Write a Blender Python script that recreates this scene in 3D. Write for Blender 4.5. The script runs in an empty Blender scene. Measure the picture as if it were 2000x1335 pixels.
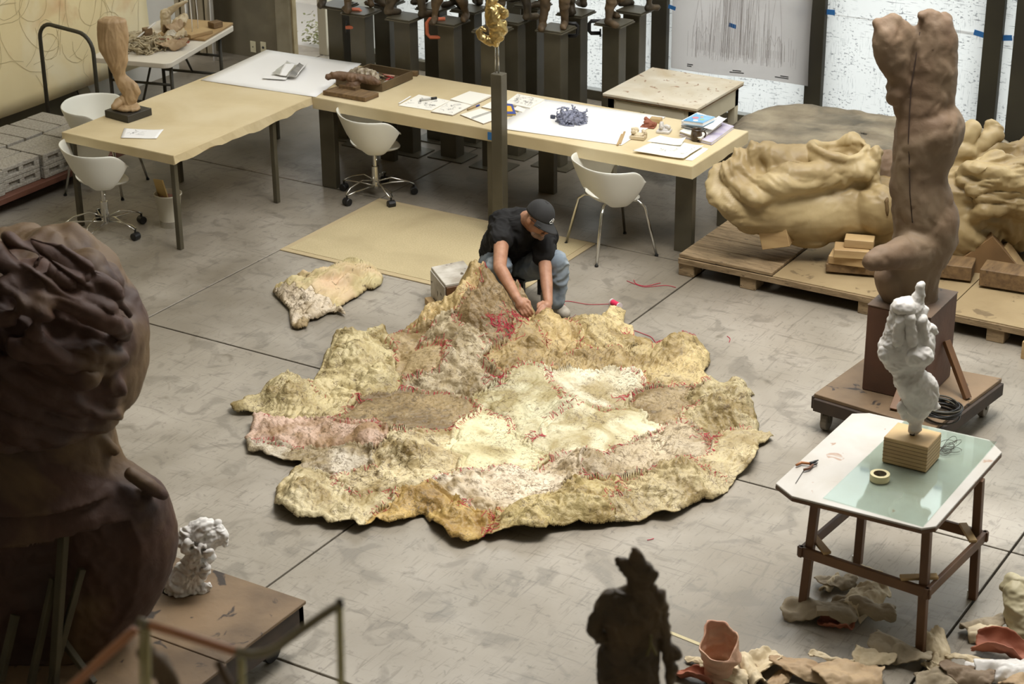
import bpy, bmesh, math, random
import numpy as np
from mathutils import Vector, Matrix, Euler
random.seed(7); RNG = np.random.RandomState(11)
sc = bpy.context.scene
COL = sc.collection
# ------------------------------------------------------------------ camera
FPX = 3847.0
RM = np.array([[0.85256579, 0.52255596, -0.00817555], [-0.20700835, 0.35202161, 0.91281342], [0.47987406, -0.77654109, 0.40829503]])
CH = 5.3
CAM = np.array([0, 0, CH])
cd = bpy.data.cameras.new('camera'); cam = bpy.data.objects.new('camera', cd); COL.objects.link(cam)
m = Matrix([list(RM[:, i]) for i in range(3)]).to_4x4(); m.translation = Vector(CAM)
cam.matrix_world = m
cd.sensor_width = 36; cd.lens = FPX / 2000 * 36; cd.clip_end = 200; cd.clip_start = .05
cd.dof.use_dof = True; cd.dof.focus_distance = 12.6; cd.dof.aperture_fstop = 5.0
sc.camera = cam
# ------------------------------------------------------------------ exposure, world, lights
sc.view_settings.view_transform = 'Standard'; sc.view_settings.look = 'None'
sc.view_settings.gamma = 1; sc.view_settings.use_curve_mapping = False
sc.view_settings.exposure = 0.0
W = bpy.data.worlds.new('world'); sc.world = W; W.use_nodes = True
bg = W.node_tree.nodes['Background']; bg.inputs[0].default_value = (.98, .99, 1, 1); bg.inputs[1].default_value = 3.3
def area(name, loc, size, power, col=(1, 1, 1), target=None, spread=180):
    l = bpy.data.lights.new(name, 'AREA'); l.shape = 'RECTANGLE'; l.size, l.size_y = size; l.energy = power; l.color = col
    l.spread = math.radians(spread)
    o = bpy.data.objects.new(name, l); COL.objects.link(o); o.location = loc
    if target is not None:
        o.rotation_euler = (Vector(target) - Vector(loc)).to_track_quat('-Z', 'Y').to_euler()
    return o
area('skylight_lamp', (-3.5, 9.5, 6.6), (1.8, 3.0), 190, (1, .975, .94), (-4.4, 8.9, 0), 105)
area('clerestory_lamp', (-6.5, 14.6, 5.6), (9, 1.4), 100, (1, .98, .94), (-6, 11, 0))
area('ceiling_fill_lamp', (-4.5, 11.4, 7.35), (9, 6), 110, (1, .96, .88), (-4.5, 11.4, 0))  # unseen soft fill, added below the ceiling to lift the dark zones
# ------------------------------------------------------------------ pixel -> place in the room
def ray(x, y):
    return RM.T @ np.array([(x - 1000) / FPX, -(y - 667.5) / FPX, -1.0])
def g(x, y, z=0.0):
    d = ray(x, y); return CAM + d * (z - CH) / d[2]
def gy(x, y, Y):
    d = ray(x, y); return CAM + d * (Y / d[1])
def gx(x, y, X):
    d = ray(x, y); return CAM + d * (X / d[0])
def ad(x, y, d): return CAM + ray(x, y) * d
def depth(p): return -(RM[2] @ (np.array(p) - CAM))
# ------------------------------------------------------------------ noise
_P = RNG.permutation(256).astype(np.int64); _P = np.concatenate([_P, _P, _P])
_G = RNG.normal(size=(256, 3)); _G /= np.linalg.norm(_G, axis=1)[:, None]
def pn(p):
    p = np.asarray(p, float); i = np.floor(p).astype(np.int64); f = p - i; i &= 255
    u = f * f * f * (f * (f * 6 - 15) + 10); out = 0
    for dx in (0, 1):
        wx = u[:, 0] if dx else 1 - u[:, 0]
        for dy in (0, 1):
            wy = u[:, 1] if dy else 1 - u[:, 1]
            for dz in (0, 1):
                wz = u[:, 2] if dz else 1 - u[:, 2]
                h = _P[_P[_P[(i[:, 0] + dx) & 255] + ((i[:, 1] + dy) & 255)] + ((i[:, 2] + dz) & 255)]
                gr = _G[h]
                out = out + wx * wy * wz * (gr[:, 0] * (f[:, 0] - dx) + gr[:, 1] * (f[:, 1] - dy) + gr[:, 2] * (f[:, 2] - dz))
    return out * 1.6
def fbm(p, o=3, lac=2.03, gain=.5):
    s = 0; a = 1
    for k in range(o): s = s + a * pn(p * lac ** k + 7.3 * k); a *= gain
    return s
def billow(p, o=3, gain=.5):
    s = 0; a = 1
    for k in range(o): s = s + a * (np.sqrt(pn(p * 2.07 ** k + 5.1 * k) ** 2 + .0008) * 2 - .5); a *= gain
    return s
def ridged(p, o=3, gain=.5):
    s = 0; a = 1
    for k in range(o): s = s + a * (1 - 2 * np.abs(pn(p * 2.03 ** k + 3.1 * k))); a *= gain
    return s
def warp(p, amt, sc_):
    return p + amt * np.stack([pn(p * sc_ + 11), pn(p * sc_ + 37), pn(p * sc_ + 71)], 1)
# ------------------------------------------------------------------ materials
def lin(c):
    if max(c[:3]) > 1.0: c = [v / 255 for v in c[:3]]
    return tuple((v / 12.92 if v <= .04045 else ((v + .055) / 1.055) ** 2.4) for v in c[:3]) + (1,)
MATS = {}
def mat(name, c1, c2=None, rough=.7, metal=0, scale=3, detail=5, lo=.35, hi=.65, bump=0, bscale=30, bdist=.01, spot=None, sscale=40, sth=.62, swid=.05,
        spec=.5, stretch=None, dist=0, c3=None, c3scale=1.2, trans=0, alpha=1, sub=0, coat=0, wave=None, rvar=0, emit=0, c3lo=.45, c3hi=.7, vein=None):
    if name in MATS: return MATS[name]
    mt = bpy.data.materials.new(name); mt.use_nodes = True; nt = mt.node_tree; N = nt.nodes; L = nt.links
    b = N['Principled BSDF']; b.inputs['Roughness'].default_value = rough; b.inputs['Metallic'].default_value = metal
    b.inputs['Specular IOR Level'].default_value = spec
    tc = N.new('ShaderNodeTexCoord'); vec = tc.outputs['Object']
    geo = N.new('ShaderNodeNewGeometry'); vec = geo.outputs['Position']
    if stretch:
        mp = N.new('ShaderNodeMapping'); mp.inputs['Scale'].default_value = stretch; L.new(vec, mp.inputs[0]); vec = mp.outputs[0]
    def noise(s, d=detail, ds=0):
        n = N.new('ShaderNodeTexNoise'); n.inputs['Scale'].default_value = s; n.inputs['Detail'].default_value = d; n.inputs['Distortion'].default_value = ds
        L.new(vec, n.inputs['Vector']); return n.outputs[0]
    def ramp(o, a, bb):
        r = N.new('ShaderNodeMapRange'); r.inputs[1].default_value = a; r.inputs[2].default_value = bb; L.new(o, r.inputs[0]); return r.outputs[0]
    def mix(f, a, bb):
        x = N.new('ShaderNodeMix'); x.data_type = 'RGBA'
        L.new(f, x.inputs[0])
        for i, v in ((6, a), (7, bb)):
            if isinstance(v, tuple): x.inputs[i].default_value = v
            else: L.new(v, x.inputs[i])
        return x.outputs[2]
    col = lin(c1)
    if wave:
        w = N.new('ShaderNodeTexWave'); w.inputs['Scale'].default_value = wave[0]; w.inputs['Distortion'].default_value = wave[1]; w.inputs['Detail'].default_value = 3
        w.bands_direction = wave[2]; L.new(vec, w.inputs[0]); col = mix(w.outputs[1], lin(c1), lin(c2))
        n = noise(scale, detail, dist); col = mix(ramp(n, lo, hi), col, lin([v * .8 for v in (c1 if max(c1) <= 1 else [q / 255 for q in c1])]))
    elif c2: col = mix(ramp(noise(scale, detail, dist), lo, hi), lin(c1), lin(c2))
    if c3: col = mix(ramp(noise(c3scale, 4, .5), c3lo, c3hi), col, lin(c3))
    if spot: col = mix(ramp(noise(sscale, 4, .6), sth, sth + swid), col, lin(spot))
    if vein:
        for vs, vw in ((vein[1], vein[0]), (vein[1] * 2.7, vein[0] * 1.3)):
            nv = noise(vs, 5, 1.6); sb = N.new('ShaderNodeMath'); sb.operation = 'SUBTRACT'; L.new(nv, sb.inputs[0]); sb.inputs[1].default_value = .5
            ab = N.new('ShaderNodeMath'); ab.operation = 'ABSOLUTE'; L.new(sb.outputs[0], ab.inputs[0]); r = N.new('ShaderNodeMapRange'); r.inputs[1].default_value = 0; r.inputs[2].default_value = vw; r.inputs[3].default_value = .95; r.inputs[4].default_value = 0; L.new(ab.outputs[0], r.inputs[0])
            gt = ramp(noise(vs * .35, 2, 0), .42, .58); mu = N.new('ShaderNodeMath'); mu.operation = 'MULTIPLY'; L.new(r.outputs[0], mu.inputs[0]); L.new(gt, mu.inputs[1]); col = mix(mu.outputs[0], col, lin(vein[2]))
    if isinstance(col, tuple): b.inputs['Base Color'].default_value = col
    else: L.new(col, b.inputs['Base Color'])
    if rvar:
        L.new((lambda r: r)(ramp(noise(scale * 1.7, 4, 0), .3, .7)), b.inputs['Roughness'])
        r = b.inputs['Roughness'].links[0].from_node; r.inputs[3].default_value = rough - rvar; r.inputs[4].default_value = rough + rvar
    if bump:
        bp = N.new('ShaderNodeBump'); bp.inputs['Strength'].default_value = bump; bp.inputs['Distance'].default_value = bdist
        L.new(noise(bscale, 6, .3), bp.inputs['Height']); L.new(bp.outputs[0], b.inputs['Normal'])
    if trans: b.inputs['Transmission Weight'].default_value = trans
    if sub: b.inputs['Subsurface Weight'].default_value = sub; b.inputs['Subsurface Radius'].default_value = (.02, .01, .006)
    if coat: b.inputs['Coat Weight'].default_value = coat
    if emit: b.inputs['Emission Strength'].default_value = emit; b.inputs['Emission Color'].default_value = lin(c1)
    MATS[name] = mt; return mt
def sheer(name, tint, gloss=.1):
    mt = bpy.data.materials.new(name); mt.use_nodes = True; nt = mt.node_tree; N = nt.nodes; L = nt.links; N.remove(N['Principled BSDF'])
    a = N.new('ShaderNodeBsdfTransparent'); a.inputs[0].default_value = lin(tint); b = N.new('ShaderNodeBsdfGlossy'); b.inputs['Roughness'].default_value = .03; m_ = N.new('ShaderNodeMixShader'); m_.inputs[0].default_value = gloss
    L.new(a.outputs[0], m_.inputs[1]); L.new(b.outputs[0], m_.inputs[2]); L.new(m_.outputs[0], N['Material Output'].inputs[0]); MATS[name] = mt; return mt
# ------------------------------------------------------------------ geometry
class G:
    def __init__(s): s.v = []; s.f = []
    def add(s, v, f):
        n = len(s.v); s.v += [tuple(map(float, q)) for q in v]; s.f += [tuple(n + i for i in q) for q in f]; return s
    def box(s, a, b):
        (x0, y0, z0), (x1, y1, z1) = a, b
        return s.add([(x0, y0, z0), (x1, y0, z0), (x1, y1, z0), (x0, y1, z0), (x0, y0, z1), (x1, y0, z1), (x1, y1, z1), (x0, y1, z1)],
                     [(0, 3, 2, 1), (4, 5, 6, 7), (0, 1, 5, 4), (1, 2, 6, 5), (2, 3, 7, 6), (3, 0, 4, 7)])
    def obox(s, c, size, rot=(0, 0, 0)):
        M_ = Euler(rot).to_matrix(); h = [q / 2 for q in size]; g0 = G().box([-q for q in h], h)
        return s.add([Vector(c) + M_ @ Vector(q) for q in g0.v], g0.f)
    def beam(s, a, b, w, h, up=(0, 0, 1)):
        a = Vector(a); b = Vector(b); d = b - a; L_ = d.length; d.normalize(); sd = d.cross(Vector(up))
        if sd.length < 1e-3: sd = d.cross(Vector((0, 1, 0)))
        sd.normalize(); u = sd.cross(d); v = []
        for p in (a, b):
            for i, j in ((-1, -1), (1, -1), (1, 1), (-1, 1)): v.append(p + sd * i * w / 2 + u * j * h / 2)
        return s.add(v, [(0, 1, 2, 3), (7, 6, 5, 4), (0, 4, 5, 1), (1, 5, 6, 2), (2, 6, 7, 3), (3, 7, 4, 0)])
    def tube(s, pts, r, n=10, cap=True):
        pts = [Vector(p) for p in pts]; rs = r if isinstance(r, (list, tuple)) else [r] * len(pts); v = []; f = []
        u = None
        for i, p in enumerate(pts):
            t = (pts[min(i + 1, len(pts) - 1)] - pts[max(i - 1, 0)])
            if t.length < 1e-9: t = Vector((0, 0, 1))
            t.normalize()
            if u is None: u = t.orthogonal().normalized()
            else:
                u = u - t * u.dot(t)
                u = u.normalized() if u.length > 1e-6 else t.orthogonal().normalized()
            w = t.cross(u)
            for k in range(n):
                a = 2 * math.pi * k / n; v.append(p + (u * math.cos(a) + w * math.sin(a)) * rs[i])
        for i in range(len(pts) - 1):
            for k in range(n):
                f.append((i * n + k, i * n + (k + 1) % n, (i + 1) * n + (k + 1) % n, (i + 1) * n + k))
        if cap: f.append(tuple(range(n - 1, -1, -1))); f.append(tuple((len(pts) - 1) * n + k for k in range(n)))
        return s.add(v, f)
    def lathe(s, c, prof, n=24, cap=True):
        v = []; f = []
        for r, z in prof:
            for k in range(n): a = 2 * math.pi * k / n; v.append((c[0] + r * math.cos(a), c[1] + r * math.sin(a), c[2] + z))
        for i in range(len(prof) - 1):
            for k in range(n): f.append((i * n + k, i * n + (k + 1) % n, (i + 1) * n + (k + 1) % n, (i + 1) * n + k))
        if cap: f.append(tuple(range(n - 1, -1, -1))); f.append(tuple((len(prof) - 1) * n + k for k in range(n)))
        return s.add(v, f)
    def prism(s, poly, z0, z1):
        n = len(poly)
        return s.add([(p[0], p[1], z0) for p in poly] + [(p[0], p[1], z1) for p in poly],
                     [tuple(range(n - 1, -1, -1)), tuple(range(n, 2 * n))] + [(i, (i + 1) % n, n + (i + 1) % n, n + i) for i in range(n)])
    def ell(s, c, r, rot=(0, 0, 0), nu=20, nv=12):
        M_ = Euler(rot).to_matrix() if not isinstance(rot, Matrix) else rot; v = []; f = []
        for j in range(1, nv):
            t = math.pi * j / nv
            for i in range(nu):
                a = 2 * math.pi * i / nu
                v.append(Vector(c) + M_ @ Vector((r[0] * math.sin(t) * math.cos(a), r[1] * math.sin(t) * math.sin(a), r[2] * math.cos(t))))
        top = len(v); v.append(Vector(c) + M_ @ Vector((0, 0, r[2]))); v.append(Vector(c) - M_ @ Vector((0, 0, r[2])))
        for j in range(nv - 2):
            for i in range(nu): f.append((j * nu + i, (j + 1) * nu + i, (j + 1) * nu + (i + 1) % nu, j * nu + (i + 1) % nu))
        for i in range(nu):
            f.append((top, i, (i + 1) % nu)); f.append((top + 1, (nv - 2) * nu + (i + 1) % nu, (nv - 2) * nu + i))
        return s.add(v, f)
    def cone(s, p0, r0, p1, r1, n=16):      # round cone (capsule)
        s.ell(p0, (r0,) * 3, nu=n, nv=10); s.ell(p1, (r1,) * 3, nu=n, nv=10)
        p0 = Vector(p0); p1 = Vector(p1)
        if (p1 - p0).length > 1e-4: s.tube([p0, p1], [r0, r1], n=n)
        return s
    def chain(s, pts, rs, n=16):
        for i in range(len(pts) - 1): s.cone(pts[i], rs[i], pts[i + 1], rs[i + 1], n)
        return s
def cum(parent):
    o = Vector((0, 0, 0)); p = parent
    while p is not None: o += p.location; p = p.parent
    return o
def tag(o, label=None, cat=None, group=None, kind=None):
    if label: o['label'] = label
    if cat: o['category'] = cat
    if group: o['group'] = group
    if kind: o['kind'] = kind
    return o
def obj(name, gm, m, parent=None, smooth=False, bevel=0, seg=1, local=False, label=None, kind=None, loc=None, solid=0, sub=0):
    me = bpy.data.meshes.new(name)
    off = Vector((0, 0, 0)) if local else cum(parent)
    if loc is not None: off = off + Vector(loc) if parent else Vector(loc)
    v = gm.v if isinstance(gm, G) else gm[0]; f = gm.f if isinstance(gm, G) else gm[1]
    v = np.asarray(v, float) - np.array(off)
    me.from_pydata(v.tolist() if len(v) < 5000 else v, [], f if isinstance(f, list) else f)
    if smooth: me.polygons.foreach_set('use_smooth', [True] * len(me.polygons))
    if m: me.materials.append(m)
    me.validate(); me.update()
    o = bpy.data.objects.new(name, me); COL.objects.link(o)
    if loc is not None and not parent: o.location = loc
    if parent: o.parent = parent
    if solid:
        md = o.modifiers.new('s', 'SOLIDIFY'); md.thickness = solid; md.offset = 0
    if bevel:
        md = o.modifiers.new('b', 'BEVEL'); md.width = bevel; md.segments = seg; md.limit_method = 'ANGLE'; md.angle_limit = .7
        if seg > 1 and not smooth: pass
    if sub:
        md = o.modifiers.new('u', 'SUBSURF'); md.levels = sub; md.render_levels = sub
    tag(o, label, None, None, kind); return o
def thing(name, label, cat, loc=(0, 0, 0), rz=0, group=None):
    o = bpy.data.objects.new(name, None); COL.objects.link(o); o.location = Vector([float(q) for q in loc]); o.rotation_euler = (0, 0, rz)
    o.empty_display_size = .1
    return tag(o, label, cat, group)
def struct(name, gm, m, parent=None, **k):
    o = obj(name, gm, m, parent, **k)
    if not parent: o['kind'] = 'structure'
    return o
def dup(root, loc, rz=None, label=None, group=None):
    r = root.copy(); COL.objects.link(r); r.location = Vector([float(q) for q in loc])
    if rz is not None: r.rotation_euler = (0, 0, rz)
    if label: r['label'] = label
    if group: r['group'] = group
    for ch in [c for c in root.children]:
        c = ch.copy(); COL.objects.link(c); c.parent = r
        for g_ in [q for q in ch.children]:
            d = g_.copy(); COL.objects.link(d); d.parent = c
    return r
def remesh(gm, voxel, smooth=4, disp=None, fac=.5):
    """union of closed pieces -> one skin (verts, faces arrays) with optional displacement disp(P, N)->offset"""
    me = bpy.data.meshes.new('tmp'); me.from_pydata(gm.v, [], gm.f); me.update()
    o = bpy.data.objects.new('tmp', me); COL.objects.link(o)
    md = o.modifiers.new('r', 'REMESH'); md.mode = 'VOXEL'; md.voxel_size = voxel; md.use_smooth_shade = True
    if smooth:
        ms = o.modifiers.new('m', 'SMOOTH'); ms.iterations = smooth; ms.factor = fac
    dg = bpy.context.evaluated_depsgraph_get(); dg.update(); ev = o.evaluated_get(dg); em = ev.to_mesh()
    n = len(em.vertices); P_ = np.empty(n * 3); em.vertices.foreach_get('co', P_); P_ = P_.reshape(-1, 3)
    Nn = np.empty(n * 3); em.vertices.foreach_get('normal', Nn); Nn = Nn.reshape(-1, 3)
    nf = len(em.polygons); ls = np.empty(nf, int); em.polygons.foreach_get('loop_total', ls)
    vi = np.empty(len(em.loops), int); em.loops.foreach_get('vertex_index', vi)
    faces = vi.reshape(-1, 4).tolist() if (ls == 4).all() else [list(p.vertices) for p in em.polygons]
    ev.to_mesh_clear(); bpy.data.objects.remove(o); bpy.data.meshes.remove(me)
    if disp is not None:
        d = disp(P_, Nn); P_ = P_ + (Nn * d[:, None] if d.ndim == 1 else d)
    return P_, faces
HR = np.array([RM[0][0], RM[0][1], 0]); HR /= np.linalg.norm(HR)      # horizontal right of the view direction
HF = np.array([-HR[1], HR[0], 0])                                      # horizontal away
def onplane(px, py, base, off=0):                                      # pixel on the upright plane through a floor point
    n = HF; p0 = np.array([base[0], base[1], 0]) + n * off; d = ray(px, py)
    return CAM + d * (((p0 - CAM) @ n) / (d @ n))
def spl(xs, ys, x):
    # smooth monotone-ish interpolation (catmull-rom on uneven knots)
    xs = np.array(xs, float); ys = np.array(ys, float); m_ = np.gradient(ys, xs); x = np.array(x)
    k = np.clip(np.searchsorted(xs, x) - 1, 0, len(xs) - 2); h = xs[k + 1] - xs[k]; t = (x - xs[k]) / h
    return (2 * t ** 3 - 3 * t ** 2 + 1) * ys[k] + (t ** 3 - 2 * t ** 2 + t) * h * m_[k] + (-2 * t ** 3 + 3 * t ** 2) * ys[k + 1] + (t ** 3 - t ** 2) * h * m_[k + 1]
def sil(gm, rows, base, k=.8, n=40, m_=28, off=0, koff=None):
    """solid whose width follows left/right edges given per height; elliptical, upright, at its own place"""
    rows = sorted(rows, key=lambda r: r[0]); ys = [r[0] for r in rows]
    Y = np.linspace(ys[0], ys[-1], n); Lx = spl(ys, [r[1] for r in rows], Y); Rx = spl(ys, [r[2] for r in rows], Y)
    v = []; f = []
    for i in range(n):
        a = onplane(Lx[i], Y[i], base, off); b = onplane(Rx[i], Y[i], base, off); c = (a + b) / 2; w = max(np.linalg.norm(b - a) / 2, .002)
        if i in (0, n - 1): w *= .6
        z = c[2]
        kk = k if not callable(k) else k(i / (n - 1))
        for j in range(m_):
            t = 2 * math.pi * j / m_; p = c + HR * w * math.cos(t) + HF * w * kk * math.sin(t); p[2] = z; v.append(tuple(p))
    for i in range(n - 1):
        for j in range(m_): f.append((i * m_ + j, (i + 1) * m_ + j, (i + 1) * m_ + (j + 1) % m_, i * m_ + (j + 1) % m_))
    f.append(tuple(range(m_))); f.append(tuple((n - 1) * m_ + j for j in range(m_ - 1, -1, -1)))
    gm.add(v, f); return gm
def strokes(gm, lines, w, frame):
    """thin ink ribbons; lines are lists of (u,v), frame maps (u,v)->point, tiny lift included by the caller"""
    for ln in lines:
        P2 = [Vector((float(a), float(b))) for a, b in ln]
        for i in range(len(P2) - 1):
            d = (P2[i + 1] - P2[i])
            if d.length < 1e-6: continue
            d.normalize(); nrm = Vector((-d.y, d.x)) * w / 2; e = d * w * .3
            q = [P2[i] - e + nrm, P2[i + 1] + e + nrm, P2[i + 1] + e - nrm, P2[i] - e - nrm]
            gm.add([frame(a.x, a.y) for a in q], [(0, 1, 2, 3)])
    return gm
def scribble(rng, n, u0, u1, v0, v1, seg=6, step=.05, curl=.8):
    out = []
    for _ in range(n):
        x = rng.uniform(u0, u1); y = rng.uniform(v0, v1); a = rng.uniform(0, 6.28); ln = [(x, y)]; c = rng.uniform(-curl, curl)
        for _ in range(rng.randint(3, seg + 3)):
            a += c + rng.uniform(-.4, .4) * curl; x += math.cos(a) * step; y += math.sin(a) * step
            if not (u0 < x < u1 and v0 < y < v1): break
            ln.append((x, y))
        if len(ln) > 1: out.append(ln)
    return out
# ================================================================== materials
MC = mat('concrete', (164, 156, 143), (140, 132, 118), rough=.4, scale=.9, detail=8, bump=.1, bscale=60, bdist=.003, spot=(112, 104, 90), sscale=5, sth=.66, swid=.12, c3=(112, 103, 88), c3scale=.5, dist=.6, rvar=.12, spec=.5, c3lo=.42, c3hi=.62)
# scuffs on the concrete
def scuffs(mt):
    nt = mt.node_tree; N = nt.nodes; L = nt.links; b = N['Principled BSDF']; src = b.inputs['Base Color'].links[0].from_socket
    geo = N.new('ShaderNodeNewGeometry')
    for sx, sy, rz, th in ((2.2, 22, .5, .655), (26, 2.6, .3, .66), (14, 14, 0, .665), (3, 3, 0, .62), (40, 3, 1.1, .67)):
        mp = N.new('ShaderNodeMapping'); mp.inputs['Scale'].default_value = (sx, sy, 1); mp.inputs['Rotation'].default_value = (0, 0, rz)
        L.new(geo.outputs['Position'], mp.inputs[0]); n = N.new('ShaderNodeTexNoise'); n.inputs['Scale'].default_value = 1.4; n.inputs['Detail'].default_value = 7; n.inputs['Distortion'].default_value = 1.2
        L.new(mp.outputs[0], n.inputs[0]); r = N.new('ShaderNodeMapRange'); r.inputs[1].default_value = th - .06; r.inputs[2].default_value = th + .03; r.inputs[4].default_value = .42
        L.new(n.outputs[0], r.inputs[0]); x = N.new('ShaderNodeMix'); x.data_type = 'RGBA'; L.new(r.outputs[0], x.inputs[0]); L.new(src, x.inputs[6]); x.inputs[7].default_value = lin((92, 86, 76)); src = x.outputs[2]
    L.new(src, b.inputs['Base Color'])
scuffs(MC)
M_joint = mat('joint', (52, 46, 40), rough=.9)
M_steel = mat('dark_steel', (74, 68, 52), (86, 80, 64), rough=.42, scale=4, spec=.5, bump=.05, bscale=50)
M_post = mat('window_steel', (62, 58, 44), (52, 48, 38), rough=.6, scale=2)
M_chrome = mat('chrome', (210, 208, 200), rough=.18, metal=1)
M_white = mat('white_shell', (226, 224, 212), rough=.35, spec=.5)
M_kraft = mat('kraft', (206, 188, 148), (196, 177, 136), rough=.7, scale=3, detail=4, bump=.15, bscale=4, bdist=.02, c3=(212, 196, 160), c3scale=1.6)
M_paper = mat('paper', (236, 234, 230), rough=.7)
M_ink = mat('ink', (60, 58, 56), rough=.9)
M_inkl = mat('pale_ink', (128, 126, 124), rough=.9)
M_black = mat('black_plastic', (26, 25, 24), rough=.45)
M_ply = mat('ply', (186, 158, 112), (160, 130, 88), rough=.65, scale=2, stretch=(1, 1, 9), bump=.1, bscale=20)
M_wood = mat('wood', (128, 102, 68), (98, 76, 50), rough=.7, scale=3, stretch=(9, 2, 9), bump=.2, bscale=12, spot=(62, 48, 34), sscale=6, sth=.68)
M_grime = mat('grimy_ply', (122, 100, 74), (90, 72, 52), rough=.6, scale=2.5, detail=8, bump=.2, bscale=20, spot=(48, 38, 30), sscale=9, sth=.62, c3=(132, 108, 80), c3scale=1.5)
M_brownwood = mat('stained_wood', (112, 78, 46), (84, 56, 34), rough=.5, scale=4, stretch=(1, 1, .4), bump=.1, bscale=20)
M_plaster = mat('white_plaster', (214, 210, 204), (198, 193, 186), rough=.6, scale=9, bump=.25, bscale=60, bdist=.004, sub=.05)
M_clay = mat('brown_clay', (112, 90, 68), (94, 74, 55), rough=.72, scale=3, bump=.35, bscale=22, bdist=.01, c3=(122, 104, 82), c3scale=2.5)
M_clayd = mat('dark_red_clay', (72, 44, 28), (52, 30, 18), rough=.68, scale=2.5, bump=.6, bscale=10, bdist=.012, c3=(92, 70, 42), c3scale=1.8, c3lo=.5, c3hi=.62)
M_cream = mat('cream_resin', (182, 162, 120), (142, 120, 80), rough=.5, scale=2.2, detail=6, bump=.3, bscale=18, bdist=.006, spec=.4, c3=(124, 104, 68), c3scale=2.2, sub=.03)
M_stone = mat('grey_stone', (158, 146, 122), (126, 114, 94), rough=.9, scale=5, detail=9, bump=.7, bscale=14, bdist=.02, c3=(92, 86, 74), c3scale=2.4)
M_block = mat('concrete_block', (168, 162, 150), (140, 134, 122), rough=.95, scale=60, detail=3, bump=.6, bscale=90, bdist=.004)
M_bronze = mat('bronze', (98, 84, 64), (66, 58, 46), rough=.5, metal=.35, scale=8, bump=.3, bscale=30)
M_bronzed = mat('dark_bronze', (104, 84, 58), (74, 60, 42), rough=.6, metal=.1, scale=10, bump=.3, bscale=30)
M_gold = mat('gold_leaf', (196, 172, 118), (164, 138, 84), rough=.32, metal=1, scale=12, bump=.5, bscale=35, bdist=.006)
M_red = mat('red_thread', (178, 34, 62), rough=.7)
M_skin = mat('skin', (172, 128, 100), (152, 108, 82), rough=.55, scale=20, sub=.08, bump=.08, bscale=90, bdist=.002)
M_bluetape = mat('blue_tape', (52, 120, 190), rough=.6)
M_tan = mat('tan_leather', (170, 146, 112), (150, 124, 92), rough=.7, scale=5, bump=.3, bscale=25, bdist=.006)
M_terra = mat('terracotta', (158, 96, 70), (136, 78, 56), rough=.7, scale=6, bump=.3, bscale=25, bdist=.006)
M_shell = mat('pale_latex', (206, 190, 158), (184, 166, 132), rough=.65, scale=7, bump=.4, bscale=22, bdist=.008, spot=(140, 118, 88), sscale=14, sth=.66)
M_shellg = mat('grey_latex', (160, 146, 122), (136, 122, 98), rough=.75, scale=6, bump=.4, bscale=22, bdist=.008)
# ================================================================== the room
BX = [-14.3, -11.43, -8.575, -5.705, -2.53, .5, 3.2]
BY = [-3, .6, 3.45, 6.295, 9.10, 11.92, 14.75, 15.2]
fl = struct('floor', G().box((-14.3, -3, -.2), (3.2, 15.2, -.03)), M_joint)
tag(fl, 'wide grey polished concrete floor crossed by saw-cut joints')
for i in range(6):
    for j in range(7):
        v = []
        gp = .007
        s_ = obj('slab', G().box((BX[i] + gp, BY[j] + gp, -.03), (BX[i + 1] - gp, BY[j + 1] - gp, 0)), MC, fl, bevel=.003)
struct('ground_outside', G().box((-30, 15.2, -.2), (20, 40, -.02)), mat('outside_ground', (170, 166, 158), rough=.9))['label'] = 'pale ground outside the window wall'
M_walld = mat('olive_plaster', (108, 98, 76), (94, 86, 66), rough=.85, scale=1.4, detail=6, bump=.1, bscale=20, c3=(120, 110, 86), c3scale=2)
M_wallw = mat('white_wall', (216, 212, 202), (204, 200, 190), rough=.85, scale=1.5, spot=(120, 112, 96), sscale=6, sth=.72)
lw = struct('wall_left', G().box((-12.48, -3, -.03), (-12.28, 13.87, 7.4)), M_wallw)
tag(lw, 'white plastered left wall behind the hung canvas')
struct('shade_strip_left', G().box((-12.28, -3, 0), (-12.262, 12.55, .62)), mat('olive_shade', (104, 96, 74), (92, 84, 64), rough=.8, scale=2))  # dark olive strip, paints in the shade beneath the hung canvas
wb = struct('wall_back', G().box((-14.3, 14.6, -.03), (gy(544, 50, 14.6)[0], 14.8, 7.4)), M_walld); tag(wb, 'olive grey back wall with two outlets, beside the doorway')
struct('wall_recess', G().box((-14.3, 13.6, -.03), (-14.1, 14.8, 7.4)), M_walld)
struct('wall_right', G().box((3.2, -3, -.03), (3.4, 15.3, 7.4)), M_wallw)
struct('wall_front', G().box((-12.48, -3.2, -.03), (3.4, -3, 7.4)), M_wallw)
# ceiling with a long skylight opening
cg = G().box((-14.3, -3, 7.4), (3.4, 6.9, 7.6)).box((-14.3, 13.9, 7.4), (3.4, 15.3, 7.6)).box((-14.3, 6.9, 7.4), (-7.2, 13.9, 7.6)).box((-2.1, 6.9, 7.4), (3.4, 13.9, 7.6))
struct('ceiling', cg, M_wallw)
# concrete door jamb at the end of the back wall
x0 = gy(543, 50, 14.6)[0]; x1 = gy(566, 50, 14.6)[0]
struct('door_1', G().box((x0, 14.56, 0), (x1 + .02, 14.68, 3.2)), mat('jamb', (150, 140, 116), (132, 122, 98), rough=.9, scale=6, bump=.3, bscale=18), bevel=.01)['label'] = 'worn concrete jamb of the open doorway'
struct('trim_1', G().box((x1 + .02, 14.6, 0), (x1 + .04, 14.66, 3.2)), mat('pale_trim', (176, 160, 124), (150, 134, 100), rough=.8, scale=5))
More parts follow.
